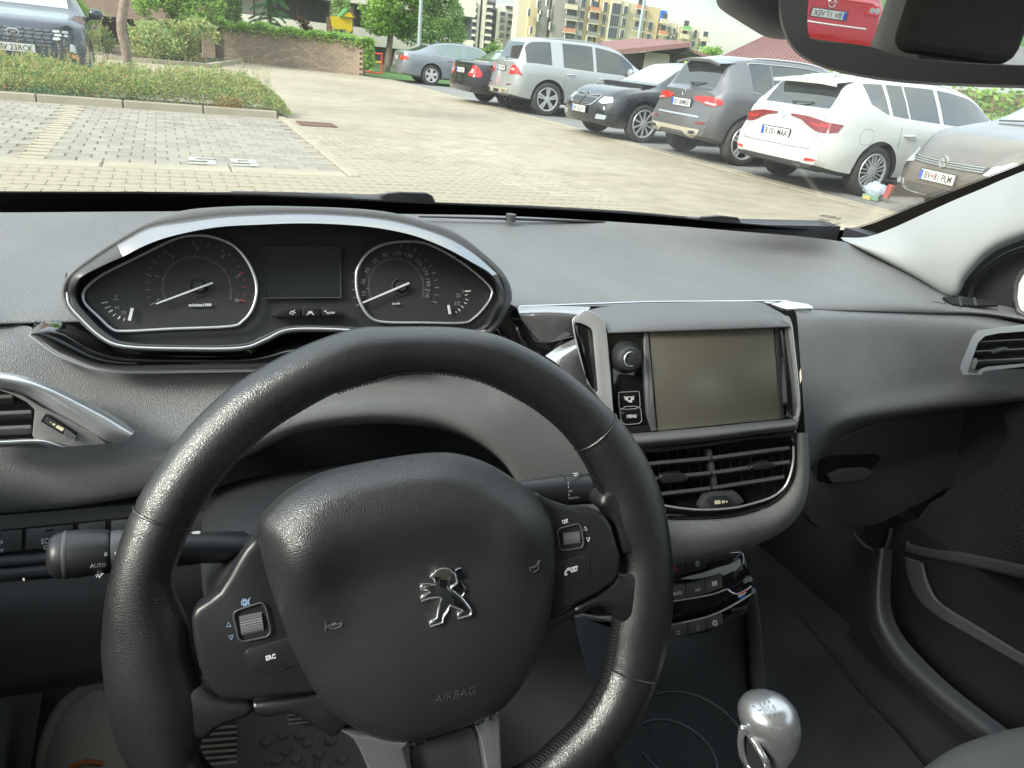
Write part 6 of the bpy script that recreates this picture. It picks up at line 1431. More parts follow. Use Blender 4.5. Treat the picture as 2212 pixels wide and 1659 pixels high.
plate('display', zc((978, 200), (1326, 204), (1328, 431), (985, 433)), CC + CN * .004, CN, m_lcd, cl, depth=.003)
tube('display_edge', [CP(x, y, .0045) for x, y in ((975, 198), (1328, 202), (1330, 433), (983, 436))], .0006, m_plas, cl, 6, closed=True)
# trip buttons
for outline, tx_, nm in (([(1012, 515), (1030, 495), (1060, 482), (1142, 476), (1143, 520), (1040, 521)], (1108, 503), 'light'), ([(1152, 475), (1230, 475), (1232, 519), (1152, 519)], (1190, 503), 'car'), ([(1241, 476), (1300, 480), (1340, 498), (1352, 512), (1330, 517), (1242, 518)], (1280, 503), 'trip')):
    q = plate('trip_button', zc(*outline), CC + CN * .010, CN, m_pod, cl, depth=.008, bevel=.0012, round_=.002)
    x, y = tx_
    if nm == 'trip': ptext('button_text', '/000', *zc((1272, 508))[0], *zc((1301, 507))[0], CC + CN * .011, CN, 4.5, m_mark, q); picto('spanner_symbol', [[(1258, 494), (1272, 508)], [(1254, 497), (1262, 491)]], zc, CC + CN * .011, CN, .0003, m_mark, q)
    elif nm == 'car': picto('car_symbol', [[(1178, 510), (1184, 496), (1196, 496), (1202, 510)], [(1174, 512), (1184, 502), (1196, 502), (1206, 512)], [(1185, 504), (1195, 504)]], zc, CC + CN * .011, CN, .0003, m_mark, q)
    else: picto('dimmer_symbol', [[(1096, 508), (1098, 499), (1106, 496), (1112, 500)], [(1112, 496), (1118, 490)], [(1115, 502), (1122, 502)], [(1104, 508), (1112, 510)]], zc, CC + CN * .011, CN, .0003, m_mark, q)
# glossy apron below the cluster
ap_t = [(-99, 590), (-40, 548), (30, 545), (95, 560), (150, 590), (235, 632), (340, 672), (600, 682), (870, 680), (985, 645), (1085, 600), (1250, 592), (1430, 602), (1600, 660)]
ap_m = [(-90, 598), (-20, 590), (50, 605), (110, 640), (180, 680), (260, 705), (360, 718), (600, 722), (870, 722), (985, 710), (1085, 690), (1250, 680), (1430, 690), (1600, 705)]
ap_b = [(-95, 600), (-40, 640), (30, 690), (105, 722), (190, 752), (270, 765), (380, 771), (600, 768), (870, 764), (985, 762), (1085, 760), (1250, 758), (1430, 758), (1600, 758)]
def AP(r, Y): return [pY(*zc(q)[0], Y) for q in r]
apr = patch('gloss_apron', [AP(ap_t, .640), AP(ap_m, .616), AP(ap_b, .630), [p + V(0, .03, 0) for p in AP(ap_b, .630)]], m_gloss, cl, k=5, kk=4)
tube('chrome_line', cr(AP([(x, y + 2) for x, y in ap_b], .628), 4), .0016, m_cline, cl, 6); tube('chrome_line', cr(AP([(x, y - 10) for x, y in ap_b], .6255), 4), .0007, m_cline, cl, 6)
m_link = mat('dark_chrome_trim', (.40, .40, .41), .10, .75)
# glossy panel that links cluster and screen
GC = pY(1180, 740, .62); GNn = V(-.15, -.93, .33).normalized()
gp = plate('gloss_link_panel', zs((-60, 120), (60, 180), (80, 245), (140, 330), (200, 400), (290, 405), (430, 370), (440, 620), (520, 760), (400, 820), (100, 560), (-100, 300)), GC - GNn * .004, GNn, m_gloss, cl, depth=.01, bevel=.001)
rows = [[pP(*zs(q)[0], GC + GNn * o, GNn) for q in r] for r, o in (([(62, 180), (180, 176), (300, 174), (420, 176), (540, 180)], -.002), ([(72, 215), (190, 212), (300, 214), (410, 222), (500, 235)], .012), ([(95, 270), (190, 285), (290, 290), (380, 285), (440, 270)], .010), ([(170, 365), (205, 395), (270, 405), (370, 380), (440, 350)], .002))]
patch('silver_link_trim', rows, m_link, cl, k=4, kk=4)
rows = [[pP(*zs(q)[0], GC + GNn * o, GNn) for q in r] for r, o in (([(245, 500), (330, 440), (440, 385)], .004), ([(330, 560), (390, 500), (455, 450)], .014), ([(420, 680), (450, 610), (480, 540)], .010), ([(510, 780), (520, 700), (520, 640)], .002))]
patch('silver_link_trim', rows, m_link, cl, k=4, kk=4)
tube('seam_line', [pY(x, y, .694) for x, y in ((1120, 662), (1400, 652), (1640, 650), (1700, 650))], .0012, m_bright, dash, 6)
lf = plate('silver_leaf_trim', zs((1628, 137), (1800, 134), (1960, 158), (1998, 178), (1995, 192), (1900, 190), (1830, 196), (1790, 186), (1720, 160)), pY(1690, 657, .690), V(-.2, -.5, .84).normalized(), m_bright, dash, depth=.006, bevel=.0015)
# ---- infotainment unit
SCN = V(-.30, -.915, .27).normalized(); SCC = pD(1550, 825, .70)
inf = thing('infotainment_unit', 'centre console touchscreen in silver and gloss black frame', 'touchscreen', tuple(SCC))
def S_(x, y, o=0): return pP(*zs((x, y))[0], SCC + SCN * o, SCN)
def splate(name, pts, o, m, par=inf, depth=.004, bevel=.0008, rd=0, seg=2): return plate(name, zs(*pts), SCC + SCN * o, SCN, m, par, depth=depth, bevel=bevel, round_=rd, seg=seg)
splate('housing', [(600, 330), (1850, 290), (1900, 430), (1925, 840), (1895, 985), (1300, 1060), (740, 1100), (690, 900)], -.003, m_plas2, depth=.05, bevel=.002)
m_screen = mat('screen_glass', (.095, .090, .072), .28, spec=1.0, coat=1.0); m_screen.node_tree.nodes['Principled BSDF'].inputs['Coat Roughness'].default_value = .22;  # beige glare on the dark screen is partly put into the base colour
splate('front_panel', [(648, 352), (1842, 312), (1895, 860), (1868, 912), (735, 1012), (690, 900)], .0, m_gloss, depth=.006)
splate('screen', [(925, 347), (1735, 319), (1782, 912), (976, 990)], .0012, m_screen, depth=.002, bevel=.0003)
splate('screen_side_strip', [(893, 347), (917, 346), (972, 988), (940, 994), (905, 880), (885, 600)], .004, m_brush, depth=.004)
splate('screen_side_strip', [(1812, 322), (1838, 322), (1880, 700), (1893, 860), (1876, 900), (1860, 700)], .004, m_brush, depth=.004)
splate('screen_bar', [(1745, 318), (1768, 317), (1806, 908), (1784, 911)], .0025, m_plas2, depth=.003)
cov = [[(505, 205), (640, 178), (900, 158), (1300, 146), (1620, 146), (1730, 190)], [(560, 226), (660, 200), (920, 178), (1300, 168), (1640, 168), (1800, 228)], [(610, 262), (680, 250), (920, 224), (1300, 214), (1650, 215), (1826, 262)], [(640, 305), (700, 305), (920, 285), (1300, 270), (1660, 262), (1838, 285)], [(652, 350), (700, 348), (920, 340), (1300, 328), (1660, 316), (1842, 308)]]
patch('top_cover', [[S_(x, y, o) for x, y in r] for r, o in zip(cov, (-.075, -.050, -.020, .002, .010))] + [[S_(x, y + 6, .001) for x, y in cov[-1]]], m_soft2, inf, k=5, kk=5)
# silver side arm
ol = [(418, 275), (430, 248), (500, 203), (540, 208), (600, 238), (635, 290), (650, 400), (668, 600), (690, 890), (660, 850), (590, 770), (520, 680), (470, 520), (430, 360)]
il = [(432, 300), (440, 282), (470, 284), (510, 300), (540, 318), (552, 340), (560, 420), (572, 560), (588, 720), (578, 745), (540, 700), (510, 640), (475, 500), (440, 360)]
na = len(ol); V_ = [S_(x, y, .000) for x, y in ol] + [S_(x, y, .012) for x, y in ol] + [S_(x, y, .012) for x, y in il] + [S_(x, y, .004) for x, y in il]
V_ = [p for p in V_]; f = []
for r_ in range(3): f += [(r_ * na + i, r_ * na + (i + 1) % na, (r_ + 1) * na + (i + 1) % na, (r_ + 1) * na + i) for i in range(na)]
mk('silver_side_arm', V_, f, m_satin, inf, bevel=.002, seg=3, smooth=True, auto=60)
splate('gloss_insert', il, .0055, m_gloss, depth=.003, bevel=.0003)
splate('silver_edge', [(1826, 235), (1846, 250), (1862, 300), (1888, 520), (1912, 760), (1915, 850), (1895, 975), (1866, 984), (1893, 880), (1900, 830), (1872, 560), (1842, 310)], .006, m_satin, depth=.012, bevel=.0015)
# knob
kp = S_(765, 506, .0); kd = SCN
tube('volume_knob', [kp, kp + kd * .006, kp + kd * .010, kp + kd * .018, kp + kd * .019], [.0150, .0150, .0115, .0108, .0095], m_plas2, inf, 28); ko = kp + kd * .0193
tube('knob_ring', [ko + (XR * math.cos(q * .2618) + SCN.cross(XR) * math.sin(q * .2618)) * .0068 for q in range(24)], .0006, m_bright, inf, 6, closed=True)
def outline(name, pts, f, C, n, w, m, par, closed=True, rd=0, off=.0):
    P = [pP(*f(q)[0], C + n * off, n) for q in pts]
    if rd: P = rc(P, rd, 3)
    return tube(name, P, w, m, par, 6, closed=closed)
for pts in ([(722, 738), (858, 731), (866, 832), (840, 836), (836, 828), (760, 832), (756, 844), (728, 846)], [(730, 850), (756, 846), (762, 850), (838, 845), (842, 838), (868, 840), (876, 925), (858, 942), (768, 950), (742, 930)]):
    k_ = splate('menu_button', pts, .0022, m_gloss, depth=.002, bevel=.0004); outline('button_outline', pts, zs, SCC, SCN, .0004, m_markg, k_, off=.0024, rd=.002)
ptext('button_text', 'MENU', *zs((772, 903))[0], *zs((834, 900))[0], SCC, SCN, 7, m_mark, k_, lift=.0026)
picto('screen_symbol', [[(782, 768), (806, 767), (807, 791), (784, 793), (782, 768)], [(773, 768), (775, 792)], [(764, 764), (768, 786)], [(813, 766), (813, 788)], [(821, 762), (820, 784)], [(786, 801), (808, 799)], [(803, 795), (810, 799), (804, 804)]], zs, SCC + SCN * .0024, SCN, .00034, m_mark, k_)
# sill under the screen
rows = [[S_(x, y, o) for x, y in r] for r, o in (([(735, 1012), (1000, 992), (1300, 965), (1600, 935), (1870, 910)], .0005), ([(750, 1030), (1000, 1012), (1300, 985), (1600, 955), (1880, 928)], .010), ([(790, 1070), (1000, 1052), (1300, 1025), (1600, 988), (1880, 955)], .014), ([(830, 1100), (1000, 1085), (1300, 1052), (1600, 1012), (1878, 982)], .006), ([(835, 1108), (1000, 1092), (1300, 1058), (1600, 1018), (1876, 988)], -.004))]
patch('screen_sill', rows, m_soft2, inf, k=4, kk=5)
# ---- centre vents
cv = thing('air_vent', 'wide double centre air vent in gloss black below the screen', 'air vent', tuple(S_(1400, 1280)), group='dashboard air vents')
m_slatc = mat('centre_vent_slat', (.07, .07, .073), .4); VC, VN = SCC - SCN * .004, SCN
def Vp(x, y, o=0): return pP(*zs((x, y))[0], VC + VN * o, VN)
vo = [(820, 1095), (1000, 1085), (1300, 1052), (1600, 1012), (1882, 985), (1890, 1080), (1885, 1220), (1850, 1350), (1790, 1430), (1700, 1490), (1500, 1545), (1300, 1566), (1030, 1566), (980, 1540), (900, 1300)]
vi = [(850, 1140), (1000, 1128), (1300, 1090), (1600, 1045), (1845, 1030), (1862, 1090), (1858, 1200), (1822, 1320), (1770, 1385), (1690, 1430), (1500, 1482), (1300, 1500), (1040, 1486), (1000, 1470), (930, 1300)]
nv = len(vo); Va = [Vp(x, y, -.02) for x, y in vo] + [Vp(x, y, .002) for x, y in vo] + [Vp(x, y, .004) for x, y in vi] + [Vp(x, y, -.03) for x, y in vi]; f = []
for r_ in range(3): f += [(r_ * nv + i, r_ * nv + (i + 1) % nv, (r_ + 1) * nv + (i + 1) % nv, (r_ + 1) * nv + i) for i in range(nv)]
mk('gloss_frame', Va, f, m_gloss, cv, bevel=.0012, seg=2, smooth=True, auto=50)
mk('duct_back', [Vp(x, y, -.029) for x, y in vi], [tuple(range(nv))], m_void, cv)
tube('chrome_line', cr([Vp(x, y, .005) for x, y in [(1000, 1474), (1150, 1497), (1300, 1505), (1500, 1488), (1690, 1436), (1775, 1388), (1828, 1320), (1862, 1200), (1866, 1090)]], 5), .0011, m_satin, cv, 6)
for y0, ym, y1, x0 in ((1210, 1165, 1098, 850), (1305, 1262, 1190, 900), (1405, 1362, 1288, 960)):
    a, m_, c_ = Vp(x0, y0, -.004), Vp(1335, ym, -.004), Vp(1845 if y1 < 1250 else 1810, y1, -.004)
    vent_slat('slat', a, m_ - (m_ - a) * .02, .016, .0018, VN + UPZ * .55, m_slatc, cv); vent_slat('slat', m_ + (c_ - m_) * .02, c_, .016, .0018, VN + UPZ * .55, m_slatc, cv)
plate('centre_divider', zs((1300, 1110), (1335, 1105), (1385, 1395), (1350, 1400)), VC - VN * .010, VN, m_plas, cv, depth=.012, bevel=.002)
for k in range(14):
    x = 900 + k * 68 
    if 1290 < x < 1370: continue
    if x > 1830: break
    plate('rear_vane', zs((x, 1110), (x + 9, 1109), (x + 34, 1390), (x + 25, 1391)), VC - VN * .022, VN, m_plas2, cv, depth=.004)
for pts in ([(985, 1300), (1000, 1275), (1060, 1268), (1130, 1262), (1180, 1295), (1184, 1312), (1130, 1330), (1010, 1336)], [(1580, 1225), (1640, 1198), (1700, 1188), (1750, 1210), (1755, 1228), (1690, 1246), (1620, 1250), (1588, 1238)]):
    P = [Vp(x, y, .004) for x, y in pts]; b = MB(); b.prism(P, -VN * .008); b.build('slat_tab', m_pod, cv, bevel=.002, seg=2, recalc=True, smooth=True, auto=50)
plate('wheel_recess', zs((1248, 1490), (1262, 1460), (1290, 1412), (1325, 1395), (1485, 1388), (1505, 1400), (1548, 1455), (1500, 1478), (1300, 1500)), VC - VN * .001, VN, m_plas, cv, depth=.01, bevel=.001)
tw2 = plate('thumbwheel', zs((1305, 1440), (1335, 1428), (1440, 1420), (1462, 1440), (1455, 1462), (1330, 1478), (1308, 1468)), VC + VN * .003, VN, m_plas2, cv, depth=.006, bevel=.0015, round_=.002)
for q_ in (((1350, 1446), (1388, 1443), (1390, 1466), (1352, 1470)), ((1398, 1446), (1416, 1445), (1418, 1462), (1400, 1464)), ((1424, 1448), (1434, 1447), (1435, 1458), (1425, 1459))): plate('flow_mark', zs(*q_), VC + VN * .0034, VN, m_marky, tw2, depth=.0004)
# soft surround that wraps the centre stack
so_in = [(1722, 935), (1722, 1010), (1712, 1048), (1690, 1078), (1655, 1100), (1595, 1118), (1530, 1125), (1450, 1126), (1400, 1120)]
so_mid = [(1736, 935), (1740, 1010), (1732, 1068), (1708, 1108), (1668, 1138), (1600, 1158), (1530, 1168), (1450, 1172), (1400, 1170)]
so_out = [(1744, 935), (1748, 1020), (1738, 1088), (1712, 1128), (1668, 1160), (1600, 1186), (1530, 1204), (1450, 1218), (1400, 1224)]
def SR(r, o): return [pP(x, y, SCC + SCN * o, SCN) for x, y in r]
patch('stack_surround', [SR(so_in, -.020), SR(so_in, .000), SR(so_mid, .004), SR(so_out, -.022), [p + (p - EYE).normalized() * .09 for p in SR(so_out, -.022)]], m_soft, dash, k=5, kk=4)
# ---- climate panel
HN = V(-.28, -.88, .38).normalized(); HC = pY(1530, 1290, .50)
hp = thing('climate_panel', 'gloss black climate control panel with two rows of buttons', 'control panel', tuple(HC))
def hplate(name, pts, o, m, par=hp, depth=.003, bevel=.0005, rd=0): return plate(name, zh(*pts), HC + HN * o, HN, m, par, depth=depth, bevel=bevel, round_=rd)
hplate('panel_face', [(-700, 430), (0, 380), (360, 370), (900, 290), (1180, 260), (1290, 560), (1320, 760), (1290, 980), (1230, 1120), (900, 1230), (700, 1420), (100, 1520), (-700, 1500), (-1200, 1300), (-1330, 1160), (-1100, 1100)], -.006, m_gloss, depth=.03, bevel=.003)
hb = hplate('hazard_button', [(-60, 400), (356, 384), (358, 575), (-60, 620)], -.001, m_plas2); picto('warning_triangle', [[(190, 440), (238, 530), (148, 545), (190, 440)], [(190, 475), (212, 515), (168, 522), (190, 475)]], zh, HC, HN, .0005, m_markr, hb)
lb = hplate('lock_button', [(372, 383), (660, 350), (640, 500), (372, 572)], -.001, m_plas2); picto('padlock_symbol', [[(508, 405), (548, 402), (546, 455), (530, 468), (510, 462), (508, 405)], [(510, 405), (518, 378), (538, 374), (546, 402)], [(528, 418), (528, 440)]], zh, HC, HN, .0005, m_mark, lb)
hplate('silver_blade', [(300, 645), (400, 610), (620, 560), (800, 495), (980, 450), (1080, 400), (1120, 362), (1142, 372), (1145, 460), (1080, 520), (900, 600), (878, 590), (868, 572), (780, 590), (640, 630), (480, 655), (310, 655)], .002, m_cline, bevel=.001)
tube('silver_loop', [pP(*zh(q)[0], HC + HN * .001, HN) for q in ((1048, 385), (1100, 320), (1148, 282), (1168, 285), (1182, 360), (1174, 440))], .0007, m_satin, hp, 6)
for pts, t in (([(-60, 775), (354, 720), (358, 925), (-60, 990)], 'AUTO'), ([(366, 716), (630, 650), (632, 860), (372, 920)], 'A/C'), ([(640, 645), (850, 572), (876, 590), (888, 770), (640, 855)], '')):
    q = hplate('climate_button', pts, .004, m_plas, depth=.006, bevel=.0012, rd=.001)
    if t == 'AUTO': ptext('button_text', t, *zh((162, 866))[0], *zh((288, 846))[0], HC, HN, 6.8, m_mark, q, lift=.0046)
    elif t: ptext('button_text', t, *zh((476, 812))[0], *zh((550, 796))[0], HC, HN, 6.6, m_mark, q, lift=.0046)
    else: picto('demist_symbol', [[(740, 690), (800, 680), (800, 730), (742, 742), (740, 690)], [(755, 700), (757, 728)], [(770, 697), (772, 725)], [(785, 694), (787, 722)]], zh, HC + HN * .0045, HN, .0005, m_mark, q)
for pts, k in (([(110, 1320), (384, 1270), (390, 1450), (112, 1500)], 0), ([(400, 1266), (648, 1212), (652, 1370), (404, 1440)], 1), ([(664, 1206), (880, 1135), (895, 1290), (668, 1360)], 2)):
    q = hplate('fan_button', pts, .004, m_plas, depth=.006, bevel=.0012, rd=.001); b = MB(); cx, cy = ((255, 1408), (533, 1345), (775, 1277))[k]
    for a in range(4):
        x, y = cx + 22 * math.cos(a * 1.5708 + .6), cy + 27 * math.sin(a * 1.5708 + .6); 
        if k < 2: p = pP(*zh((x, y))[0], HC + HN * .0046, HN); b.add([p + (XR * math.cos(g * .785) + UPZ * math.sin(g * .785)) * .0011 for g in range(8)], [tuple(range(8))])
    if k < 2: b.build('fan_symbol', m_mark, q)
    else: picto('recirculate_symbol', [[(757, 1300), (748, 1270), (760, 1245), (785, 1245)], [(780, 1310), (800, 1290), (795, 1262), (790, 1250)]], zh, HC + HN * .0045, HN, .0009, m_mark, q)
tube('chrome_line', cr([pP(*zh(q)[0], HC + HN * .002, HN) for q in ((-500, 1010), (0, 985), (400, 930), (760, 860), (940, 795), (1000, 830), (1090, 860), (1225, 800), (1290, 750))], 4), .0009, m_satin, hp, 6)
tube('chrome_line', cr([pP(*zh(q)[0], HC + HN * .002, HN) for q in ((-500, 1370), (100, 1310), (380, 1255), (650, 1190), (900, 1090), (1100, 980), (1285, 865))], 4), .0010, m_satin, hp, 6)
for pts, m_ in (([(1125, 868), (1215, 812), (1222, 832), (1128, 884)], mat('flag_red', (.55, .03, .03), .3)), ([(1115, 888), (1222, 832), (1225, 850), (1118, 906)], m_mark), ([(1118, 906), (1212, 880), (1210, 900), (1135, 938)], mat('flag_blue', (.03, .12, .50), .3))): hplate('colour_tag', pts, .004, m_)
b = MB(); 
for k, (x, y, r_) in enumerate(((1215, 655, .0022), (1255, 640, .0032), (1200, 685, .0018))): 
    p = pP(*zh((x, y))[0], HC + HN * .002, HN); b.tube([p - HN * .002, p + HN * r_], r_, 10)
b.build('silver_clip', m_bright, hp)
plate('silver_tray_lip', z5((1580, 910), (1620, 900), (1700, 912), (1782, 908), (1784, 940), (1740, 938), (1640, 935), (1590, 925)), HC + HN * .0, HN, m_bright, hp, depth=.003, bevel=.0008)
# console below: side wall, edge highlight, floor, cup holder
con = thing('centre_console', 'black centre console with cup holders behind the gear lever', 'centre console', (.42, .35, .3))
def cpt(q, Y): return pY(*z6(q)[0], Y)
patch('console_side', [[cpt((100, 640), .50), cpt((160, 900), .46), cpt((240, 1150), .42), cpt((330, 1400), .38), cpt((420, 1750), .34)], [cpt((700, 790), .53), cpt((700, 1000), .50), cpt((650, 1250), .47), cpt((620, 1450), .44), cpt((600, 1750), .40)], [cpt((1270, 620), .55), cpt((1300, 900), .55), cpt((1320, 1160), .53), cpt((1340, 1450), .5), cpt((1360, 1750), .46)]], m_plas2, con)
tube('edge_highlight', [cpt(q, Y) for q, Y in (((1290, 470), .545), ((1305, 620), .545), ((1322, 900), .54), ((1345, 1160), .52), ((1370, 1400), .50))], [.006, .008, .010, .011, .012], m_plas, con, 10)  # lighter tube painted in as the highlight along the console's edge
for cx, cy, r_ in ((740, 1640, .046), (860, 1500, .06)):
    c_ = cpt((cx, cy), .40 if r_ < .05 else .42) + V(0, 0, .012); tube('cup_holder_ring', [c_ + V(r_ * math.cos(a * .2618), r_ * math.sin(a * .2618), 0) for a in range(24)], .0016, m_plas2, con, 8, closed=True)
0 and tube('storage_lip', cr([cpt(q, .47) for q in ((650, 1030), (760, 1000), (850, 960), (895, 890), (910, 830))], 4), .0016, m_plas2, con, 8)
bx('console_core', m_void, .33, .30, .21, .56, .52, .36, con)
plate('console_left_wall', z5((1150, 1300), (1200, 1230), (1330, 1140), (1450, 1000), (1560, 900), (1590, 960), (1700, 1300), (1720, 1700), (1200, 1700)), pY(1250, 1500, .55), V(-.6, -.7, .3).normalized(), m_plas, con, depth=.01)
# ---- gear lever
gk = thing('gear_lever', 'silver gear knob with engraved shift pattern and looped front', 'gear lever', tuple(pD(1655, 1580, .62) - V(0, 0, .2)))
kc = z6((1410, 1400))[0]; Kc = pD(*kc, .62); kr = RT.copy(); ku = (UP * .96 - FW * .28).normalized(); kn = kr.cross(ku).normalized(); s_ = .3220 * .62 / 1600
prof = [(1160, 1385, 1395), (1172, 1270, 1480), (1200, 1215, 1535), (1250, 1192, 1578), (1310, 1200, 1602), (1370, 1225, 1614), (1430, 1262, 1618), (1500, 1305, 1614), (1560, 1335, 1600), (1620, 1355, 1575), (1680, 1385, 1555), (1760, 1420, 1530)]
rings = []
for y, xa, xb in prof:
    cx = (xa + xb) / 2; hw = (xb - xa) / 2 * s_; c_ = Kc + kr * ((cx - 1410) * s_) - ku * ((y - 1400) * s_ * 1.03)
    rings.append([c_ + kr * hw * math.cos(a) + kn * hw * .92 * math.sin(a) for a in [2 * math.pi * k / 28 for k in range(28)]])
v = [p for r_ in rings for p in r_]; f = [(i * 28 + j, i * 28 + (j + 1) % 28, (i + 1) * 28 + (j + 1) % 28, (i + 1) * 28 + j) for i in range(len(rings) - 1) for j in range(28)] + [tuple(range(28))[::-1]]
m_knob = mat('gear_knob_silver', (.52, .53, .55), .3, .8, rvar=(20, .24, .32)); mk('knob', v, f, m_knob, gk, smooth=True, recalc=True)
def kp_(x, y, o=0): return Kc + kr * ((x - 1410) * s_) - ku * ((y - 1400) * s_) + kn * o
lp = [(1200, 1300), (1192, 1380), (1200, 1460), (1222, 1540), (1258, 1600), (1300, 1635), (1338, 1625), (1352, 1580), (1345, 1510), (1312, 1440), (1262, 1380), (1225, 1335)]
tube('loop', cr([kp_(x, y, .012 + (.012 if x > 1290 else 0)) for x, y in lp], 4, True), .0030, m_bright, gk, 8, closed=True)
P = cr([kp_(x, y, .010 + (.012 if x > 1290 else 0)) for x, y in lp], 4, True); mk('loop_hollow', P, [tuple(range(len(P)))], m_void, gk)
tube('stem', [kp_(1480, 1740), kp_(1500, 2300, -.02)], [.012, .014], m_satin, gk, 14); 
TN = (kn * .80 + ku * .60).normalized(); tc_ = kp_(1390, 1265, .0145 + .0055); TR = kr; TU = TN.cross(TR)
def kt(x, y): return tc_ + (TR * ((x - 1390) * s_) - TU * ((y - 1265) * s_ * 1.15))
Q = Matrix.Rotation(-.28, 3, TN)
def kbv(p):      # drop a point onto the knob surface
    o, d = p + TN * .03, -TN; r_ = kbvh.ray_cast(o, d); return (r_[0] + TN * .0004) if r_[0] is not None else p
kbvh = BVHTree.FromPolygons(v, [tuple(q) for q in f])
m_grave = mat('engraving', (.10, .10, .11), .5)
kc_ = pP(*z6((1400, 1265))[0], Kc + kn * .02, (EYE - Kc).normalized()); knn = (EYE - Kc).normalized()
for s, x, y in (('R', 1312, 1250), ('1', 1348, 1238), ('3', 1383, 1228), ('5', 1414, 1218), ('2', 1415, 1318), ('4', 1450, 1308), ('6', 1484, 1298)):
    a_, b_ = z6((x - 9, y + 9), (x + 9, y + 4)); o = ptext('shift_number', s, *a_, *b_, kc_, knn, 6.5, m_grave, gk, ext=0); drape(o, kbvh)
segs = [[(1352, 1272), (1446, 1248)], [(1367, 1246), (1388, 1290)], [(1402, 1240), (1424, 1282)], [(1435, 1232), (1457, 1272)], [(1335, 1262), (1340, 1276), (1356, 1272)]]
drape(picto('shift_gate', segs, z6, kc_, knn, .00028, m_grave, gk), kbvh)
# ---- right pillar, quarter light, door
pil2 = thing('windscreen_pillar', 'pale grey right windscreen pillar trim', 'pillar trim', tuple(gl(2050, 480)), kind='structure')
ut = [(1816, 513), (1870, 512), (1925, 494), (2000, 460), (2060, 433), (2120, 408), (2180, 382), (2300, 335)]
um = [(1819, 516), (1880, 524), (1950, 520), (2020, 500), (2075, 478), (2130, 455), (2185, 430), (2300, 385)]
ul = [(1822, 519), (1882, 540), (1962, 565), (2030, 570), (2072, 552), (2120, 520), (2170, 492), (2300, 455)]
uu = [(1824, 522), (1885, 551), (1972, 595), (2052, 636), (2082, 596), (2128, 548), (2180, 520), (2300, 480)]
ptp = [pX(x, y, 1.01 + .014 * i) for i, (x, y) in enumerate(ut)]
dd = [(p - EYE).length for p in ptp]
def atd(pts, ds): return [EYE + ray(x, y).normalized() * d for (x, y), d in zip(pts, ds)]
pu = atd(um, [d - .02 - .01 * i / 8 for i, d in enumerate(dd)]); pl_ = atd(ul, [d - .03 - .015 * i / 8 for i, d in enumerate(dd)]); pq = atd(uu, [d - .02 - .02 * i / 8 for i, d in enumerate(dd)])
patch('pillar_cover', [ptp, pu, pl_, pq, [p + V(.04, .02, -.01) for p in pq]], m_pillar, pil2, k=5, kk=5)
door = thing('passenger_door', 'dark passenger door panel with speaker mesh and pale pull strap', 'car door', (1.15, .5, .5), kind=None)
DX = 1.125
seal = [(2050, 648), (2062, 620), (2085, 586), (2126, 546), (2180, 518), (2240, 500), (2340, 480)]
tube('window_seal', cr([pX(x, y, DX - .012) for x, y in seal], 5), .0065, m_rubber, door, 10)
tube('inner_seal', cr([pX(x, y, DX) for x, y in ((2090, 655), (2105, 610), (2140, 574), (2190, 545), (2280, 520))], 5), .005, m_plas, door, 10)
b = MB(); qd = [pX(x, y, DX + .02) for x, y in ((2050, 655), (2075, 590), (2126, 545), (2200, 508), (2400, 470), (2400, 900), (2200, 700), (2165, 662))]; b.prism(qd, V(.01, 0, 0)); b.build('corner_trim', m_plas2, door)
# pale plate stands in for daylight in a bit of the corner window
em = thing('window_bit_plate', 'pale plate for the bright bit of side window at the right edge', 'door mirror', tuple(pX(2215, 630, DX + .01)))
P = [pX(x, y, DX + .004) for x, y in rc([V(2192, 640, 0), V(2196, 600, 0), V(2215, 578, 0), V(2300, 560, 0), V(2300, 700, 0), V(2215, 684, 0), V(2200, 670, 0)], 8) for x, y in [(0, 0)]] if 0 else [pX(2192, 645, DX + .004), pX(2195, 612, DX + .004), pX(2206, 590, DX + .004), pX(2225, 576, DX + .004), pX(2300, 565, DX + .004), pX(2300, 700, DX + .004), pX(2220, 686, DX + .004), pX(2200, 672, DX + .004)]
b = MB(); b.prism(P, V(.012, 0, 0)); b.build('glass_face', mat('painted_daylight', (.80, .82, .80), .3, .3), em); tube('plate_rim', P, .004, m_plas, em, 8, closed=True)
plate('door_upper', [(2160, 668), (2212, 690), (2330, 720), (2330, 1150), (2100, 1100), (1965, 1165), (1990, 1110), (2080, 1045), (2155, 985), (2178, 940), (2165, 880), (2200, 870)], V(DX + .006, .6, .7), V(-1, 0, 0), m_plas2, door, depth=.01)
m_mesh = mat('speaker_mesh_back', (.012, .012, .013), .8); m_meshw = mat('speaker_mesh', (.040, .042, .044), .5)
spk = [(1966, 1180), (1975, 1130), (2010, 1085), (2090, 1045), (2215, 1030), (2330, 1020), (2330, 1240), (2212, 1218), (2100, 1195), (1985, 1178)]
plate('speaker_back', spk, V(DX, .6, .6), V(-1, 0, 0), m_mesh, door, depth=.004)
ps_ = [pX(x, y, DX - .001) for x, y in spk]; poly2 = [(p.y, p.z) for p in ps_]
def inside(y, z):
    c_ = False; j = len(poly2) - 1
    for i in range(len(poly2)):
        (a, b_), (c2, d2) = poly2[i], poly2[j]
        if (b_ > z) != (d2 > z) and y < (c2 - a) * (z - b_) / (d2 - b_) + a: c_ = not c_
        j = i
    return c_
b = MB(); y0, y1 = min(p[0] for p in poly2), max(p[0] for p in poly2); z0, z1 = min(p[1] for p in poly2), max(p[1] for p in poly2); zz = z0; r_ = 0
while zz < z1:
    yy = y0 + (.0035 if r_ % 2 else 0)
    while yy < y1:
        if inside(yy, zz): b.box(V(DX - .0012, yy, zz), (.0016, .0030, .0016))
        yy += .007
    zz += .0048; r_ += 1
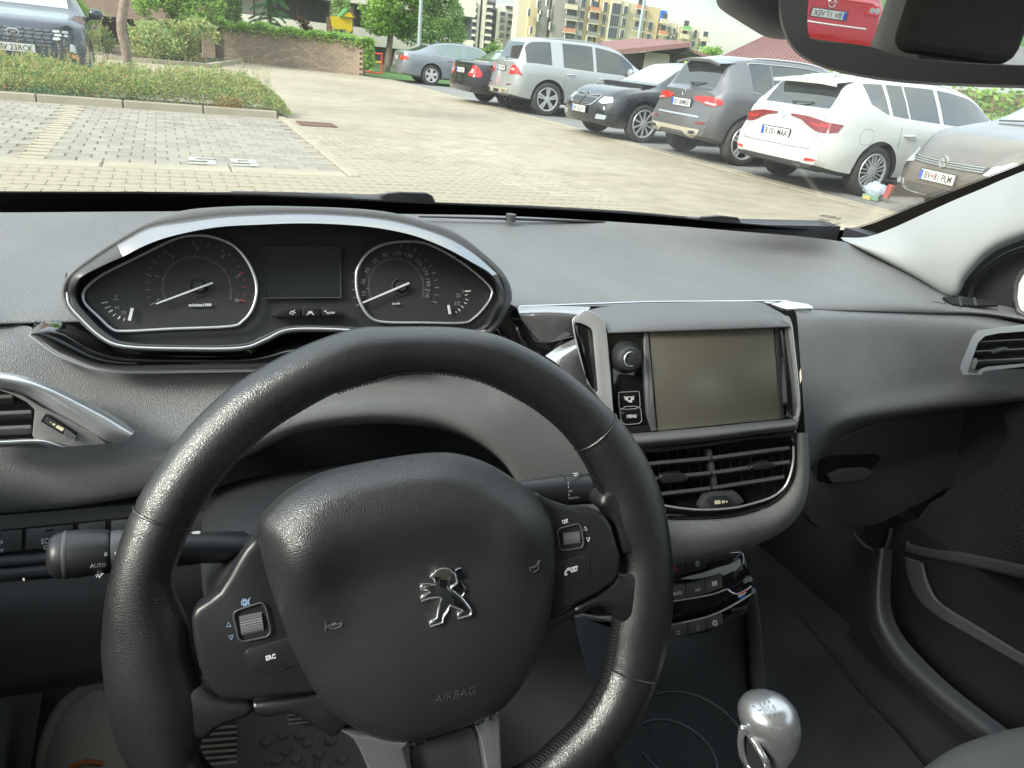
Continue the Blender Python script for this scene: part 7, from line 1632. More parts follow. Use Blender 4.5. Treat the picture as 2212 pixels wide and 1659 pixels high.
o = b.build('speaker_grille', m_meshw, door); o['kind'] = 'stuff'
def D7(q, X=DX): return pX(*z7(q)[0], X)
patch('pull_strap', [[D7(q, DX - .02) for q in r] for r in ([(832, 430), (838, 500), (870, 610), (930, 700), (1060, 800), (1300, 935), (1523, 1062), (1800, 1200)], [(885, 448), (892, 510), (915, 590), (970, 682), (1075, 768), (1300, 898), (1523, 1030), (1800, 1165)], [(940, 470), (950, 520), (968, 580), (1012, 670), (1090, 735), (1300, 862), (1523, 998), (1800, 1130)])], m_pillar if False else mat('strap_plastic', (.065, .065, .068), .55), door, k=3, thick=.006)
patch('pocket_rim', [[D7(q, DX - .005) for q in r] for r in ([(850, 340), (880, 362), (1000, 385), (1150, 402), (1350, 440), (1523, 480), (1800, 540)], [(835, 400), (900, 420), (1000, 440), (1150, 470), (1350, 515), (1523, 555), (1800, 620)])], m_plas, door, k=3, thick=.008)
bx('door_pocket', m_void, DX - .004, -.2, .22, DX + .03, .72, .50, door)
patch('sill_trim', [[D7(q, X) for q, X in r] for r in ([((650, 380), 1.02), ((620, 560), 1.0), ((600, 720), .99), ((640, 880), .98), ((760, 1060), .97), ((950, 1240), .96), ((1240, 1480), .94), ((1500, 1700), .92)], [((700, 380), 1.0), ((680, 560), .98), ((672, 720), .965), ((705, 860), .955), ((820, 1030), .945), ((1010, 1210), .935), ((1300, 1440), .92), ((1560, 1650), .90)], [((760, 390), 1.04), ((750, 560), 1.02), ((750, 720), 1.0), ((800, 860), .99), ((920, 1010), .98), ((1120, 1200), .965), ((1420, 1430), .95), ((1700, 1640), .93)])], m_plas, shell, k=4)
tube('sill_loop', cr([D7(q, 1.04) for q in ((535, 290), (560, 330), (610, 375), (670, 402), (715, 395), (738, 340), (752, 268))], 4), .003, m_plas, shell, 6)
# floor mats
def ribbed(name, label, pix, z, dots):
    t = thing(name, label, 'floor mat', tuple(pZ(*pix[0], z))); P = [pZ(x, y, z) for x, y in pix]; b = MB(); b.prism(P, V(0, 0, -.008)); b.build('mat_sheet', m_mat if dots else mat('carpet_mat', (.017, .018, .019), .95, bump=('noise', 400, 1.0)), t, bevel=.002)
    return t
mt1 = ribbed('floor_mat', 'grey rubber driver floor mat with raised dots', [(430, 1700), (440, 1560), (560, 1530), (860, 1540), (1000, 1600), (1010, 1700)], .26, True)
for x, y in [(612, 1588), (618, 1622), (648, 1588), (640, 1640), (664, 1605), (668, 1652), (600, 1642), (575, 1603), (560, 1652), (690, 1628), (715, 1600), (700, 1655), (740, 1640)]:
    p = pZ(x, y, .262); tube('raised_dot', [p, p + V(0, 0, .003), p + V(0, 0, .004)], [.008, .007, .004], m_mat, mt1, 10)
mt2 = ribbed('floor_mat', 'dark textured passenger floor mat beside the gear lever', [z7(q)[0] for q in ((-60, 640), (60, 650), (150, 690), (200, 760), (420, 1020), (560, 1215), (780, 1440), (960, 1659), (1000, 1800), (-300, 1800), (-120, 1000))], .24, False)
0 and tube('mat_edge', [pZ(*z7(q)[0], .25) for q in ((560, 1215), (640, 1250), (800, 1430), (1020, 1680))], .006, m_plas2, mt2, 8)
# pedals
pd = thing('pedal', 'wide ribbed brake pedal seen through the wheel opening', 'pedal', tuple(pZ(560, 1570, .34))); pn_ = V(0, -.75, .66).normalized(); pc = pZ(480, 1600, .34)
m_pedal = mat('lit_rib_rubber', (.45, .40, .32), .6)  # pale rib colour stands in for light reflected off the rubber
plate('pad', z4((1330, 1240), (1590, 1255), (1590, 1480), (1500, 1530), (1330, 1572), (1250, 1500)), pc, pn_, m_plas, pd, depth=.012, bevel=.002)
for k in range(7):
    y = 1285 + k * 40; plate('rib', z4((1300, y + 22), (1588, y), (1588, y + 16), (1300, y + 40)), pc + pn_ * .004, pn_, m_pedal, pd, depth=.004, bevel=.001)
pd2 = thing('pedal', 'ribbed accelerator pedal edge right of the brake pedal', 'pedal', tuple(pZ(650, 1552, .34))); pc2 = pZ(650, 1552, .33)
plate('pad', z4((1920, 1190), (2090, 1190), (2100, 1290), (1950, 1280)), pc2, pn_, m_plas, pd2, depth=.012)
for k in range(3): plate('rib', z4((1925, 1215 + k * 28), (2095, 1200 + k * 28), (2098, 1212 + k * 28), (1930, 1230 + k * 28)), pc2 + pn_ * .004, pn_, m_pedal, pd2, depth=.003)
# the driver's shoe
shoe = thing('person', 'driver\'s left foot in beige mesh trainer below the steering wheel', 'person', tuple(pZ(190, 1600, .24)))
m_shoe = mat('beige_mesh_upper', (.52, .46, .39), .85, col2=(.42, .37, .32), scale=500, bump=('leather', 500, .8)); m_shoeb = mat('taupe_suede', (.28, .25, .21), .9, bump=('noise', 600, .5))
tip = pY(205, 1488, .86); 
ax = V(.0, -.90, -.30).normalized(); sd_ = V(1, .02, 0).normalized(); nu = sd_.cross(-ax).normalized()
if nu.z < 0: nu = -nu
pr_ = [(0, .010, .008), (.012, .030, .020), (.035, .044, .032), (.07, .050, .042), (.11, .051, .050), (.16, .047, .060), (.21, .044, .072), (.26, .046, .085)]
vs = []
for d, w, h in pr_:
    c_ = tip + ax * d
    for k in range(20): a = 2 * math.pi * k / 20; vs.append(c_ + sd_ * w * math.cos(a) + nu * (h * max(0, math.sin(a)) + .018 * min(0, math.sin(a))))
fs = [(i * 20 + j, i * 20 + (j + 1) % 20, (i + 1) * 20 + (j + 1) % 20, (i + 1) * 20 + j) for i in range(len(pr_) - 1) for j in range(20)] + [tuple(range(20)), tuple(range(140, 160))]
mk('trainer', vs, fs, m_shoe, shoe, smooth=True, recalc=True)
tb = []
for d, w, h in pr_[:5]: tb.append((d, w, h))
pts = [tip + ax * d + sd_ * (w * math.cos(a) * 1.02) + nu * (h * max(0, math.sin(a)) * 1.02 + .001) for d, w, h, a in ((.10, .051, .05, 3.0), (.06, .049, .04, 2.85), (.025, .040, .028, 2.5), (.008, .02, .016, 1.9), (.006, .016, .014, 1.2), (.02, .036, .025, .7), (.05, .047, .038, .4), (.09, .051, .046, .15))]
tube('toe_rand', cr(pts, 4), .009, m_shoeb, shoe, 8)
tube('trouser_leg', [tip + ax * .26 + V(0, 0, .05), tip + ax * .30 + V(0, -.08, .12), tip + ax * .30 + V(0, -.25, .22)], [.055, .065, .085], mat('dark_denim', (.03, .035, .05), .9), shoe, 16)
for k in range(4):
    p = tip + ax * (.118 + k * .02) + nu * (.052 + k * .0045); tube('lace', [p - sd_ * .018, p + nu * .004, p + sd_ * .018 + ax * .006], .003, mat('orange_lace', (.55, .20, .06), .8) if k == 0 else m_shoeb, shoe, 6)
# ---- rear view mirror and the housing behind it
mo = pD(1950, 60, .50); m1_ = pD(1895, 50, .50); rear_t = V(1.03, -2.38, 1.105); MN = ((EYE - m1_).normalized() + (rear_t - m1_).normalized()).normalized()
mir = thing('rear_view_mirror', 'black rear view mirror reflecting a red hatchback behind us', 'mirror', tuple(mo))
mo_out = [(1684, -40), (1682, 20), (1688, 58), (1702, 92), (1726, 120), (1762, 140), (1810, 156), (1880, 170), (1960, 180), (2060, 186), (2180, 190), (2330, 192), (2500, 188), (2560, 100), (2560, -200), (2300, -260), (1800, -260), (1700, -200)]
mo_in = [(1752, -60), (1746, 10), (1744, 50), (1748, 78), (1762, 88), (1812, 92), (1880, 101), (1930, 118), (1990, 128), (2100, 138), (2200, 143), (2330, 146), (2460, 140), (2500, 80), (2500, -150), (2300, -200), (1850, -200), (1770, -150)]
def Mp(x, y, o=0): return pP(x, y, mo + MN * o, MN)
nm_ = len(mo_out); L1 = [Mp(x, y, -.026) for x, y in [(1950 + (x - 1950) * .93, -30 + (y + 30) * .90) for x, y in mo_out]]; L2 = [Mp(x, y, -.010) for x, y in mo_out]; L3 = [Mp(1950 + (x - 1950) * .985, -30 + (y + 30) * .97, .006) for x, y in mo_out]; L4 = [Mp(x, y, .007) for x, y in mo_in]; L5 = [Mp(x, y, -.001) for x, y in mo_in]
RR = [cr(r_, 3, True) for r_ in (L1, L2, L3, L4, L5)]; nn = len(RR[0]); vs = [p for r_ in RR for p in r_]; fs = []
for r_ in range(4): fs += [(r_ * nn + i, r_ * nn + (i + 1) % nn, (r_ + 1) * nn + (i + 1) % nn, (r_ + 1) * nn + i) for i in range(nn)]
fs.append(tuple(range(nn)))
mk('mirror_housing', vs, fs, m_plas, mir, smooth=True, recalc=True, auto=60)
m_mir = mat('mirror_silver', (.86, .87, .87), .01, 1.0); P = cr([Mp(x, y, 0) for x, y in mo_in], 3, True); mk('glass_face', P, [tuple(range(len(P)))], m_mir, mir)
sh = thing('sensor_housing', 'dark rain sensor housing on the glass behind the mirror', 'sensor housing', tuple(gl(1620, 20)))
so_ = [(1535, -120), (1546, -20), (1548, 6), (1560, 22), (1590, 42), (1625, 64), (1650, 78), (1675, 84), (1710, 84), (1800, 60), (1900, 0), (1900, -160)]
k1 = [gl(x, y, .002) for x, y in so_]; k2 = [gl(1690 + (x - 1690) * .93, -60 + (y + 60) * .93, .02) for x, y in so_]; k3 = [gl(1690 + (x - 1690) * .6, -60 + (y + 60) * .7, .045) for x, y in so_]
R2 = [cr(r_, 3, True) for r_ in (k1, k2, k3)]; nn = len(R2[0]); vs = [p for r_ in R2 for p in r_]; fs = []
for r_ in range(2): fs += [(r_ * nn + i, r_ * nn + (i + 1) % nn, (r_ + 1) * nn + (i + 1) % nn, (r_ + 1) * nn + i) for i in range(nn)]
fs.append(tuple(range(2 * nn, 3 * nn))); mk('housing', vs, fs, m_plas, sh, smooth=True, recalc=True)
b = MB()
for j in range(6):
    for k in range(26):
        t = k / 25; x = 1536 + 84 * t + j * 0 - 4 - j * 3.4 + (k % 2) * 1.5; y = -6 + 62 * t + j * 3.2
        if j > 5 - abs(t - .3) * 5: continue
        p = gl(x, y + 2, .0012); r_ = .0005 - j * .00005; b.add([p + (V(1, 0, 0) * math.cos(a * 1.047) + V(0, -.866, .5) * math.sin(a * 1.047)) * r_ for a in range(6)], [tuple(range(6))])
o = b.build('dot_print', m_print, sh); o['kind'] = 'stuff'
# red hatchback behind our car, seen in the mirror
pr2 = paint('red_car_paint', (.42, .012, .02), .1, .28)
c = make_car('parked_car', 'red hatchback behind our car, seen only in the mirror', dict(L=4.2, W=1.78, wb=2.58, oh=.80, wr=.32, paint=pr2, gw=.58,
    sil=[(0, 1.02), (.07, 1.05), (.14, 1.08), (.40, 1.42), (.55, 1.47), (1.2, 1.5), (2.0, 1.5), (2.5, 1.43), (3.1, 1.04), (3.3, .98), (3.9, .88), (4.15, .74), (4.2, .62)],
    belt=[(0, .98), (1.2, .97), (2.8, .93), (3.3, .90), (4.2, .58)], win=[(.62, 1.1), (1.16, 2.0), (2.07, 3.0)], ws=(2.52, 3.08), rw=(.15, .39), gaps=[(2.0, 0)], handles=[(2.2, .85)], spokes=7, clad=3))
for s in (1, -1):
    c.stick('tail_lamp', [(.52, .86), (.86, .86), (.98, .92), (.92, .99), (.56, .99)], s, -1, .014, m_redl, rnd=.03)
    p, _ = c.wrap(.62, .925, s, -1); tube('round_lamp', [p - V(.0, 0, 0), p - V(.022, 0, 0)], .040, m_wlamp, c.root, 14); p, _ = c.wrap(.76, .925, s, -1); tube('round_lamp', [p - V(.0, 0, 0), p - V(.022, 0, 0)], .045, m_wlamp, c.root, 14)
c.nplate(0, .80, -1, 'BV 17 VEX', band=True)
c.line('chrome_strip', [(0, .66), (.6, .665)], 1, -1, .011, m_chrome, off=.006); c.line('chrome_strip', [(0, .66), (.6, .665)], -1, -1, .011, m_chrome, off=.006)
p, _ = c.wrap(0, .95, 1, -1); q = p - V(.03, 0, 0); tube('round_badge', [q + V(0, .055 * math.cos(a), .055 * math.sin(a)) for a in [k * .3927 for k in range(16)]], .008, m_chrome, c.root, 6, closed=True)
tube('badge_letter', [q + V(0, .033, .04), q + V(0, .012, -.0), q + V(0, 0, .02), q + V(0, -.012, 0), q + V(0, -.033, .04)], .006, m_chrome, c.root, 6)
RED = c
place_now(c, 0, 0, 2.35, -12.0, R_(-90))
# ================================================================ steering wheel
WCt = V(.12, .345, .85); az, tl_ = R_(5), R_(21); WNn = V(-math.sin(az) * math.cos(tl_), -math.cos(az) * math.cos(tl_), math.sin(tl_))
sw = thing('steering_wheel', 'black leather steering wheel turned slightly left with lion badge', 'steering wheel', tuple(WCt))
def Wp(x, y, o=0): return pP(x, y, WCt + WNn * o, WNn)
pairs = [((920, 703), (905, 807)), ((1000, 708), (965, 810)), ((1080, 725), (1025, 822)), ((1150, 756), (1085, 847)), ((1220, 800), (1145, 880)), ((1280, 850), (1195, 918)), ((1335, 905), (1235, 962)), ((1380, 968), (1266, 1010)), ((1415, 1040), (1292, 1058)), ((1436, 1120), (1310, 1110)), ((1445, 1200), (1337, 1176)), ((1446, 1290), (1340, 1246)), ((1438, 1380), (1330, 1322)), ((1418, 1460), (1316, 1410)), ((1385, 1535), (1288, 1490)), ((1335, 1605), (1248, 1550)), ((1270, 1670), (1190, 1608)), ((1190, 1730), (1125, 1660)), ((1070, 1790), (1020, 1705)), ((930, 1825), (910, 1735)), ((780, 1835), (790, 1745)), ((630, 1825), (660, 1735)), ((500, 1795), (545, 1705)), ((390, 1750), (462, 1660)), ((310, 1690), (440, 1625)), ((258, 1625), (446, 1578)), ((230, 1545), (446, 1496)), ((217, 1460), (424, 1418)), ((214, 1390), (413, 1348)), ((220, 1320), (388, 1290)), ((236, 1250), (380, 1225)), ((256, 1180), (400, 1165)), ((285, 1110), (430, 1100)), ((325, 1040), (467, 1040)), ((370, 975), (510, 988)), ((425, 910), (562, 940)), ((490, 850), (620, 898)), ((565, 800), (685, 862)), ((650, 755), (755, 830)), ((740, 722), (830, 811)), ((830, 706), (868, 808))]
ctr, wid = [], []
for (a, c_) in pairs: p, q_ = Wp(*a), Wp(*c_); ctr.append((p + q_) / 2); wid.append((p - q_).length / 2 * .955)
cc4 = cr([Vector((*p, w)) for p, w in zip(ctr, wid)], 5, closed=True)
P = [Vector(q[:3]) for q in cc4]; Wd = [q[3] for q in cc4]; N_ = len(P); ns_ = 22; vs, fs = [], []
seams = [0] * N_
def nearest(x, y):
    t = Wp(x, y); return min(range(N_), key=lambda i: (P[i] - t).length)
sm_i = [nearest(1295, 925), nearest(1360, 1458), nearest(345, 1118), nearest(470, 1690)]
for i in range(N_):
    t = (P[(i + 1) % N_] - P[i - 1]).normalized(); out_ = t.cross(WNn).normalized()
    if out_.dot(P[i] - WCt) < 0: out_ = -out_
    dth = min(Wd[i], .0150) * 1.06
    sc = 1.0
    for s_i in sm_i:
        if i == s_i: sc = .955
    for k in range(ns_):
        a = 2 * math.pi * k / ns_; vs.append(P[i] + out_ * Wd[i] * math.cos(a) * sc + WNn * dth * math.sin(a) * sc)
for i in range(N_):
    for k in range(ns_): fs.append((i * ns_ + k, i * ns_ + (k + 1) % ns_, ((i + 1) % N_) * ns_ + (k + 1) % ns_, ((i + 1) % N_) * ns_ + k))
rim = mk('rim', vs, fs, m_leather, sw, smooth=True, recalc=True)
rim.data.materials[0] = m_leather
# seams as thin raised welts and hand stitching on the inner side
for s_i in sm_i[:3]:
    ring = [Vector(vs[s_i * ns_ + k]) for k in range(ns_)]; c_ = P[s_i]; tube('leather_seam', [c_ + (p - c_) * 1.035 for p in ring], .0008, m_leather, rim, 6, closed=True)
b = MB(); i = 0
for i in range(0, N_, 1):
    t = (P[(i + 1) % N_] - P[i - 1]).normalized(); out_ = t.cross(WNn).normalized()
    if out_.dot(P[i] - WCt) < 0: out_ = -out_
    px_, ang_ = P[i].x, 0
    th = math.atan2((P[i] - WCt).dot(UPZ), (P[i] - WCt).x)
    if not (-1.45 < th < 1.9): continue
    dth = min(Wd[i], .015) * 1.06
    nxt = P[(i + 1) % N_]
    for j in range(2):
        q_ = P[i].lerp(nxt, j / 2)
        aa, bb2 = q_ - out_ * Wd[i] * .965 + WNn * dth * .42, q_ - out_ * Wd[i] * 1.015 + WNn * dth * .02 + t * .0022
        b.tube([aa, (aa + bb2) / 2 - out_ * .0009, bb2], .00042, 5)
o = b.build('hand_stitching', mat('black_thread', (.012, .012, .014), .6), rim); o['kind'] = 'stuff'
def wplate(name, pts, o, m, par=sw, depth=.01, bevel=.002, rd=0, seg=3): return plate(name, pts, WCt + WNn * o, WNn, m, par, depth=depth, bevel=bevel, round_=rd, seg=seg)
# leather shoulders where the spokes leave the rim
def shoulder(name, outer, inner, o_out, o_in, m, par=sw):
    return patch(name, [[Wp(x, y, o_out - .012) for x, y in outer], [Wp(x, y, o_out) for x, y in outer], [Wp((x0 + x1) / 2, (y0 + y1) / 2, (o_out + o_in) / 2 + .0025) for (x0, y0), (x1, y1) in zip(outer, inner)], [Wp(x, y, o_in) for x, y in inner], [Wp(x, y, o_in - .014) for x, y in inner]], m, par, k=4, kk=4)
wplate('lower_bridge', [(392, 1490), (440, 1492), (468, 1506), (500, 1516), (546, 1518), (549, 1548), (513, 1560), (470, 1578), (440, 1606), (385, 1590)], .010, m_leather, depth=.022, bevel=.009, seg=4)
wplate('lower_bridge', [(1338, 1240), (1326, 1262), (1290, 1288), (1240, 1312), (1244, 1334), (1262, 1322), (1296, 1312), (1322, 1318), (1345, 1350), (1390, 1320), (1380, 1240)], .011, m_leather, depth=.022, bevel=.007)
wplate('lower_bridge', [(1296, 1096), (1316, 1104), (1332, 1140), (1344, 1200), (1390, 1200), (1380, 1100), (1330, 1060), (1303, 1070)], .011, m_leather, depth=.022, bevel=.006)
wplate('lower_bridge', [(540, 1520), (600, 1512), (700, 1499), (760, 1560), (720, 1600), (680, 1574), (645, 1552), (622, 1545), (575, 1553), (550, 1548), (543, 1535)], .008, m_leather, depth=.02, bevel=.005)
wplate('lower_bridge', [(1180, 1340), (1215, 1326), (1245, 1308), (1285, 1288), (1290, 1300), (1262, 1322), (1240, 1334), (1185, 1362), (1140, 1390)], .008, m_leather, depth=.02, bevel=.005)
# dark backing behind airbag and pods
wplate('hub_back', [(600, 1120), (760, 1060), (960, 1040), (1130, 1110), (1180, 1200), (1180, 1350), (1100, 1500), (980, 1560), (860, 1580), (740, 1540), (650, 1450), (590, 1300)], -.004, m_plas2, depth=.03, bevel=.006)
# control pods
def pod(name, pts, o): 
    P_ = [Wp(x, y, o) for x, y in pts]; b = MB(); b.prism(P_, -WNn * .016); return b.build(name, m_pod, sw, bevel=.0045, seg=3, recalc=True, smooth=True, auto=60)
LPod = z4((1280, 600), (1285, 545), (1320, 500), (1400, 450), (1470, 395), (1530, 300), (1590, 190), (1640, 110), (1712, 28), (1790, 60), (1900, 330), (2050, 800), (2250, 1040), (2180, 1072), (1900, 1100), (1660, 1130), (1500, 1128), (1430, 1082), (1372, 1010), (1330, 900), (1300, 760))
RPod = z5((1400, 300), (1440, 330), (1500, 356), (1580, 382), (1680, 386), (1730, 408), (1770, 462), (1798, 560), (1816, 615), (1812, 695), (1785, 748), (1700, 806), (1580, 865), (1450, 940), (1350, 960), (1330, 700), (1380, 450))
pl = pod('left_control_pod', LPod, .016); pr = pod('right_control_pod', RPod, .016)
def roller(par, f, cx, cy, w, h, ang, mute):
    """ribbed thumb roller in a framed recess"""
    ca, sa = math.cos(R_(ang)), math.sin(R_(ang))
    def at(u, v, o): return Wp(*f((cx + u * ca - v * sa, cy + u * sa + v * ca))[0], o)
    fr = [at(u, v, .0175) for u, v in ((-w * .66, -h * .62), (w * .58, -h * .78), (w * .70, -h * .5), (w * .70, h * .55), (w * .55, h * .78), (-w * .50, h * .78), (-w * .66, h * .6))]
    fr = rc(fr, .003, 3); tube('roller_frame', fr, .0006, m_plas, par, 8, closed=True); mk('roller_recess', [p - WNn * .0012 for p in fr], [tuple(range(len(fr)))], m_void, par)
    b = MB(); L0, L1 = -w * .46, w * .46; nb = 14
    Rr = (at(0, h * .5, .016) - at(0, -h * .5, .016)).length / 2
    c0, c1 = at(L0, 0, .0145), at(L1, 0, .0145); ax_ = (c1 - c0).normalized(); e1 = WNn; e2 = ax_.cross(e1)
    ring = lambda c, k: [c + (e1 * math.sin(a) * .62 + e2 * math.cos(a)) * (Rr * (1.0 if j % 2 else .90)) for j, a in enumerate([math.pi * q / (2 * nb) for q in range(2 * nb + 1)])]
    A_, B_ = ring(c0, 0), ring(c1, 0); k_ = len(A_); b.add(A_ + B_, [(j, j + 1, k_ + j + 1, k_ + j) for j in range(k_ - 1)] + [tuple(range(k_)), tuple(range(k_, 2 * k_))])
    b.build('roller', mat('satin_roller', (.22, .22, .23), .35, .6), par)
roller(pl, z4, 1685, 595, 165, 150, -12, True); roller(pr, z5, 1560, 520, 88, 78, -8, False)
for f, par, pts in ((z4, pl, [((1532, 596), (1518, 628), (1548, 622)), ((1535, 690), (1562, 682), (1552, 714))]), (z5, pr, [((1634, 468), (1626, 488), (1644, 486)), ((1640, 524), (1657, 522), (1650, 542))])):
    for t in pts: outline('arrow_mark', t, f, WCt, WNn, .00028, m_markb if par is pl else m_mark, par, off=.0162)
picto('mute_symbol', [[(1618, 455), (1632, 452), (1632, 475), (1620, 478), (1618, 455)], [(1632, 455), (1648, 440), (1650, 488), (1632, 474)], [(1625, 438), (1680, 486)], [(1676, 432), (1628, 490)], [(1650, 455), (1668, 452), (1668, 470), (1652, 474)]], z4, WCt + WNn * .0161, WNn, .00022, m_markb, pl)
sb = wplate('src_button', z4((1640, 810), (1655, 785), (1950, 700), (2060, 850), (1940, 880), (1900, 912), (1700, 935), (1675, 920)), .0172, m_pod, pl, depth=.003, bevel=.001, rd=.0015)
outline('button_gap', ((1945, 700), (1700, 768), (1655, 782), (1640, 805), (1672, 915), (1700, 936), (1890, 915), (1945, 882), (2040, 862)), z4, WCt, WNn, .0006, m_void, pl, closed=False, off=.0165)
ptext('button_text', 'SRC', *z4((1782, 850))[0], *z4((1850, 832))[0], WCt + WNn * .0172, WNn, 9, m_mark, sb, lift=.0005, bold=.0001)
lb_ = wplate('list_button', z5((1482, 660), (1500, 640), (1620, 612), (1645, 620), (1650, 690), (1632, 712), (1520, 758), (1480, 766)), .0172, m_pod, pr, depth=.003, bevel=.001, rd=.0015)
outline('button_gap', ((1470, 662), (1500, 640), (1625, 611), (1648, 622), (1652, 690), (1635, 712), (1520, 760), (1470, 768)), z5, WCt, WNn, .0006, m_void, pr, closed=False, off=.0165)
ptext('button_text', 'LIST', *z5((1561, 692))[0], *z5((1598, 684))[0], WCt + WNn * .0172, WNn, 10, m_mark, lb_, lift=.0005, bold=.0001)
picto('phone_symbol', [[(1536, 706), (1536, 696), (1544, 682), (1552, 674)], [(1536, 706), (1544, 704)], [(1552, 674), (1556, 682)]], z5, WCt + WNn * .0175, WNn, .0006, m_mark, lb_)
ptext('button_text', 'OK', *z5((1520, 455))[0], *z5((1550, 448))[0], WCt + WNn * .016, WNn, 8.5, m_mark, pr, lift=.0005)
# airbag cover: domed, with the raised brow across its upper half
ab = [(556, 1150), (560, 1120), (580, 1095), (612, 1064), (650, 1040), (700, 1018), (760, 1003), (830, 990), (900, 980), (960, 977), (1010, 985), (1060, 1004), (1110, 1034), (1150, 1062), (1180, 1100), (1196, 1150), (1200, 1210), (1196, 1280), (1184, 1345), (1165, 1405), (1140, 1460), (1110, 1505), (1075, 1538), (1020, 1564), (960, 1585), (900, 1600), (850, 1603), (800, 1590), (745, 1560), (705, 1525), (672, 1480), (640, 1420), (612, 1350), (588, 1280), (568, 1210)]
abc = cr([Vector((x, y, 0)) for x, y in ab], 3, True); cx, cy = 890, 1290; na = len(abc)
def smooth(a, b_, x): t = min(1, max(0, (x - a) / (b_ - a))); return t * t * (3 - 2 * t)
def ah(x, y, s):
    h = .026 + .012 * (1 - s ** 3.5)
    # brow: the surface steps down below an arched line
    arch = 1165 + (x - 930) ** 2 / 1400 - (x - 930) * .10
    h += .0085 * (1 - smooth(arch - 75, arch + 80, y)) * smooth(1.0, .80, s) * smooth(980, 1080, y + 60)
    # side bulges
    h += .007 * math.exp(-(((x - 660) / 70) ** 2 + ((y - 1260) / 120) ** 2)) + .005 * math.exp(-(((x - 1130) / 50) ** 2 + ((y - 1180) / 110) ** 2))
    return h
vs = [Wp(p.x, p.y, .004) for p in abc]; lv_ = [1.0, .985, .95, .90, .84, .78, .70, .62, .54, .46, .38, .30, .22, .14, .06]
for s in lv_:
    for p in abc:
        x, y = cx + (p.x - cx) * s, cy + (p.y - cy) * s; vs.append(Wp(x, y, (.018 if s == 1.0 else ah(x, y, s) - (.002 if s > .98 else 0))))
fs = []
for r_ in range(len(lv_)): fs += [(r_ * na + i, r_ * na + (i + 1) % na, (r_ + 1) * na + (i + 1) % na, (r_ + 1) * na + i) for i in range(na)]
fs.append(tuple(range(len(lv_) * na, (len(lv_) + 1) * na)))
bagc = mk('airbag_cover', vs, fs, m_bag, sw, smooth=True)
abvh = BVHTree.FromPolygons([Vector(v) for v in vs], fs)
def onbag(x, y, o=0):
    r_ = abvh.ray_cast(EYE, ray(x, y).normalized()); p = r_[0] if r_[0] is not None else Wp(x, y, .035); return p + WNn * o
# lion badge
lion = zl((530, 395), (545, 375), (600, 330), (650, 275), (730, 225), (800, 210), (900, 215), (955, 235), (985, 280), (1050, 325), (1075, 370), (1105, 480), (1100, 545), (985, 620), (975, 660), (1080, 745), (1170, 820), (1250, 900), (1350, 1030), (1420, 1130), (1415, 1190), (1385, 1240), (1250, 1275), (1120, 1305), (1120, 1210), (1150, 1175), (1225, 1140), (1200, 1105), (1080, 1075), (960, 1020), (900, 1140), (830, 1240), (800, 1300), (790, 1390), (720, 1420), (520, 1485), (505, 1400), (560, 1350), (670, 1285), (690, 1120), (760, 870), (700, 840), (640, 850), (500, 870), (330, 930), (315, 850), (370, 790), (520, 730), (440, 675), (320, 665), (310, 610), (350, 560), (450, 540), (600, 575), (640, 560), (620, 510), (600, 450), (545, 415))
bd = thing('badge_tmp', 'x', 'x'); bpy.data.objects.remove(bd)
pl_n = WNn; lc = onbag(966, 1290)
Lp = [pP(x, y, lc + pl_n * .002, pl_n) for x, y in lion]; b = MB(); b.prism(Lp, -pl_n * .006); badge = b.build('lion_badge', mat('badge_chrome', (.62, .61, .60), .16, 1.0), sw, bevel=.0005, seg=2, recalc=True, smooth=True, auto=40)
tail = zl((1055, 300), (1075, 240), (1130, 205), (1200, 195), (1240, 250), (1335, 410), (1320, 440), (1200, 425), (1175, 455), (1240, 560), (1310, 660), (1310, 740), (1235, 840), (1195, 820), (1250, 740), (1250, 665), (1170, 560), (1110, 460), (1080, 370))
Tp = [pP(x, y, lc + pl_n * .0015, pl_n) for x, y in tail]; b = MB(); b.prism(Tp, -pl_n * .005); b.build('lion_tail', mat('badge_dark_chrome', (.20, .20, .22), .12, 1.0), badge, bevel=.0004, recalc=True)
for pts in (((730, 460), (890, 470), (895, 560), (865, 665), (760, 620), (725, 600), (745, 540)), ((1010, 620), (1110, 560), (1215, 650), (1215, 700), (1140, 775), (1060, 700)), ((960, 790), (1060, 830), (1180, 930), (1330, 1100), (1290, 1140), (1250, 1120), (1080, 1040), (1030, 940), (1090, 930)), ((625, 405), (690, 390), (730, 450), (690, 490), (640, 500))):
    q_ = [pP(*zl(p)[0], lc + pl_n * .0026, pl_n) for p in pts]; mk('badge_inlay', q_, [tuple(range(len(q_)))], m_gloss, badge)
tube('badge_edge', [pP(x, y, lc + pl_n * .0022, pl_n) for x, y in lion], .00045, m_bright, badge, 6, closed=True)
# embossed lettering and horn marks
m_emb = mat('emboss_highlight', (.06, .06, .064), .30)  # paler than the cover: light caught on the relief is painted in
an_ = (onbag(938, 1520) - onbag(1032, 1500)).cross(onbag(938, 1520) - onbag(985, 1490)).normalized()
if an_.dot(WNn) < 0: an_ = -an_
ac = onbag(985, 1508, .0006); an_ = WNn if an_.dot(WNn) < .6 else an_
drape(ptext('airbag_text', 'AIRBAG', 937, 1521, 1030, 1498, ac, WNn, 18, m_emb, bagc, ext=0, lift=.0, shear=.25), abvh, .0004)
def emb(name, strokes_, w):
    b = MB()
    for s_ in strokes_: b.tube([onbag(x, y, .0002) for x, y in s_], w, 6)
    b.build(name, m_emb, bagc)
emb('horn_mark', [[(703, 1343), (705, 1351), (703, 1362)], [(705, 1351), (716, 1351), (730, 1348), (740, 1345)], [(705, 1354), (716, 1356), (722, 1358), (735, 1354), (740, 1345)], [(718, 1350), (724, 1346), (734, 1349)]], .0006)
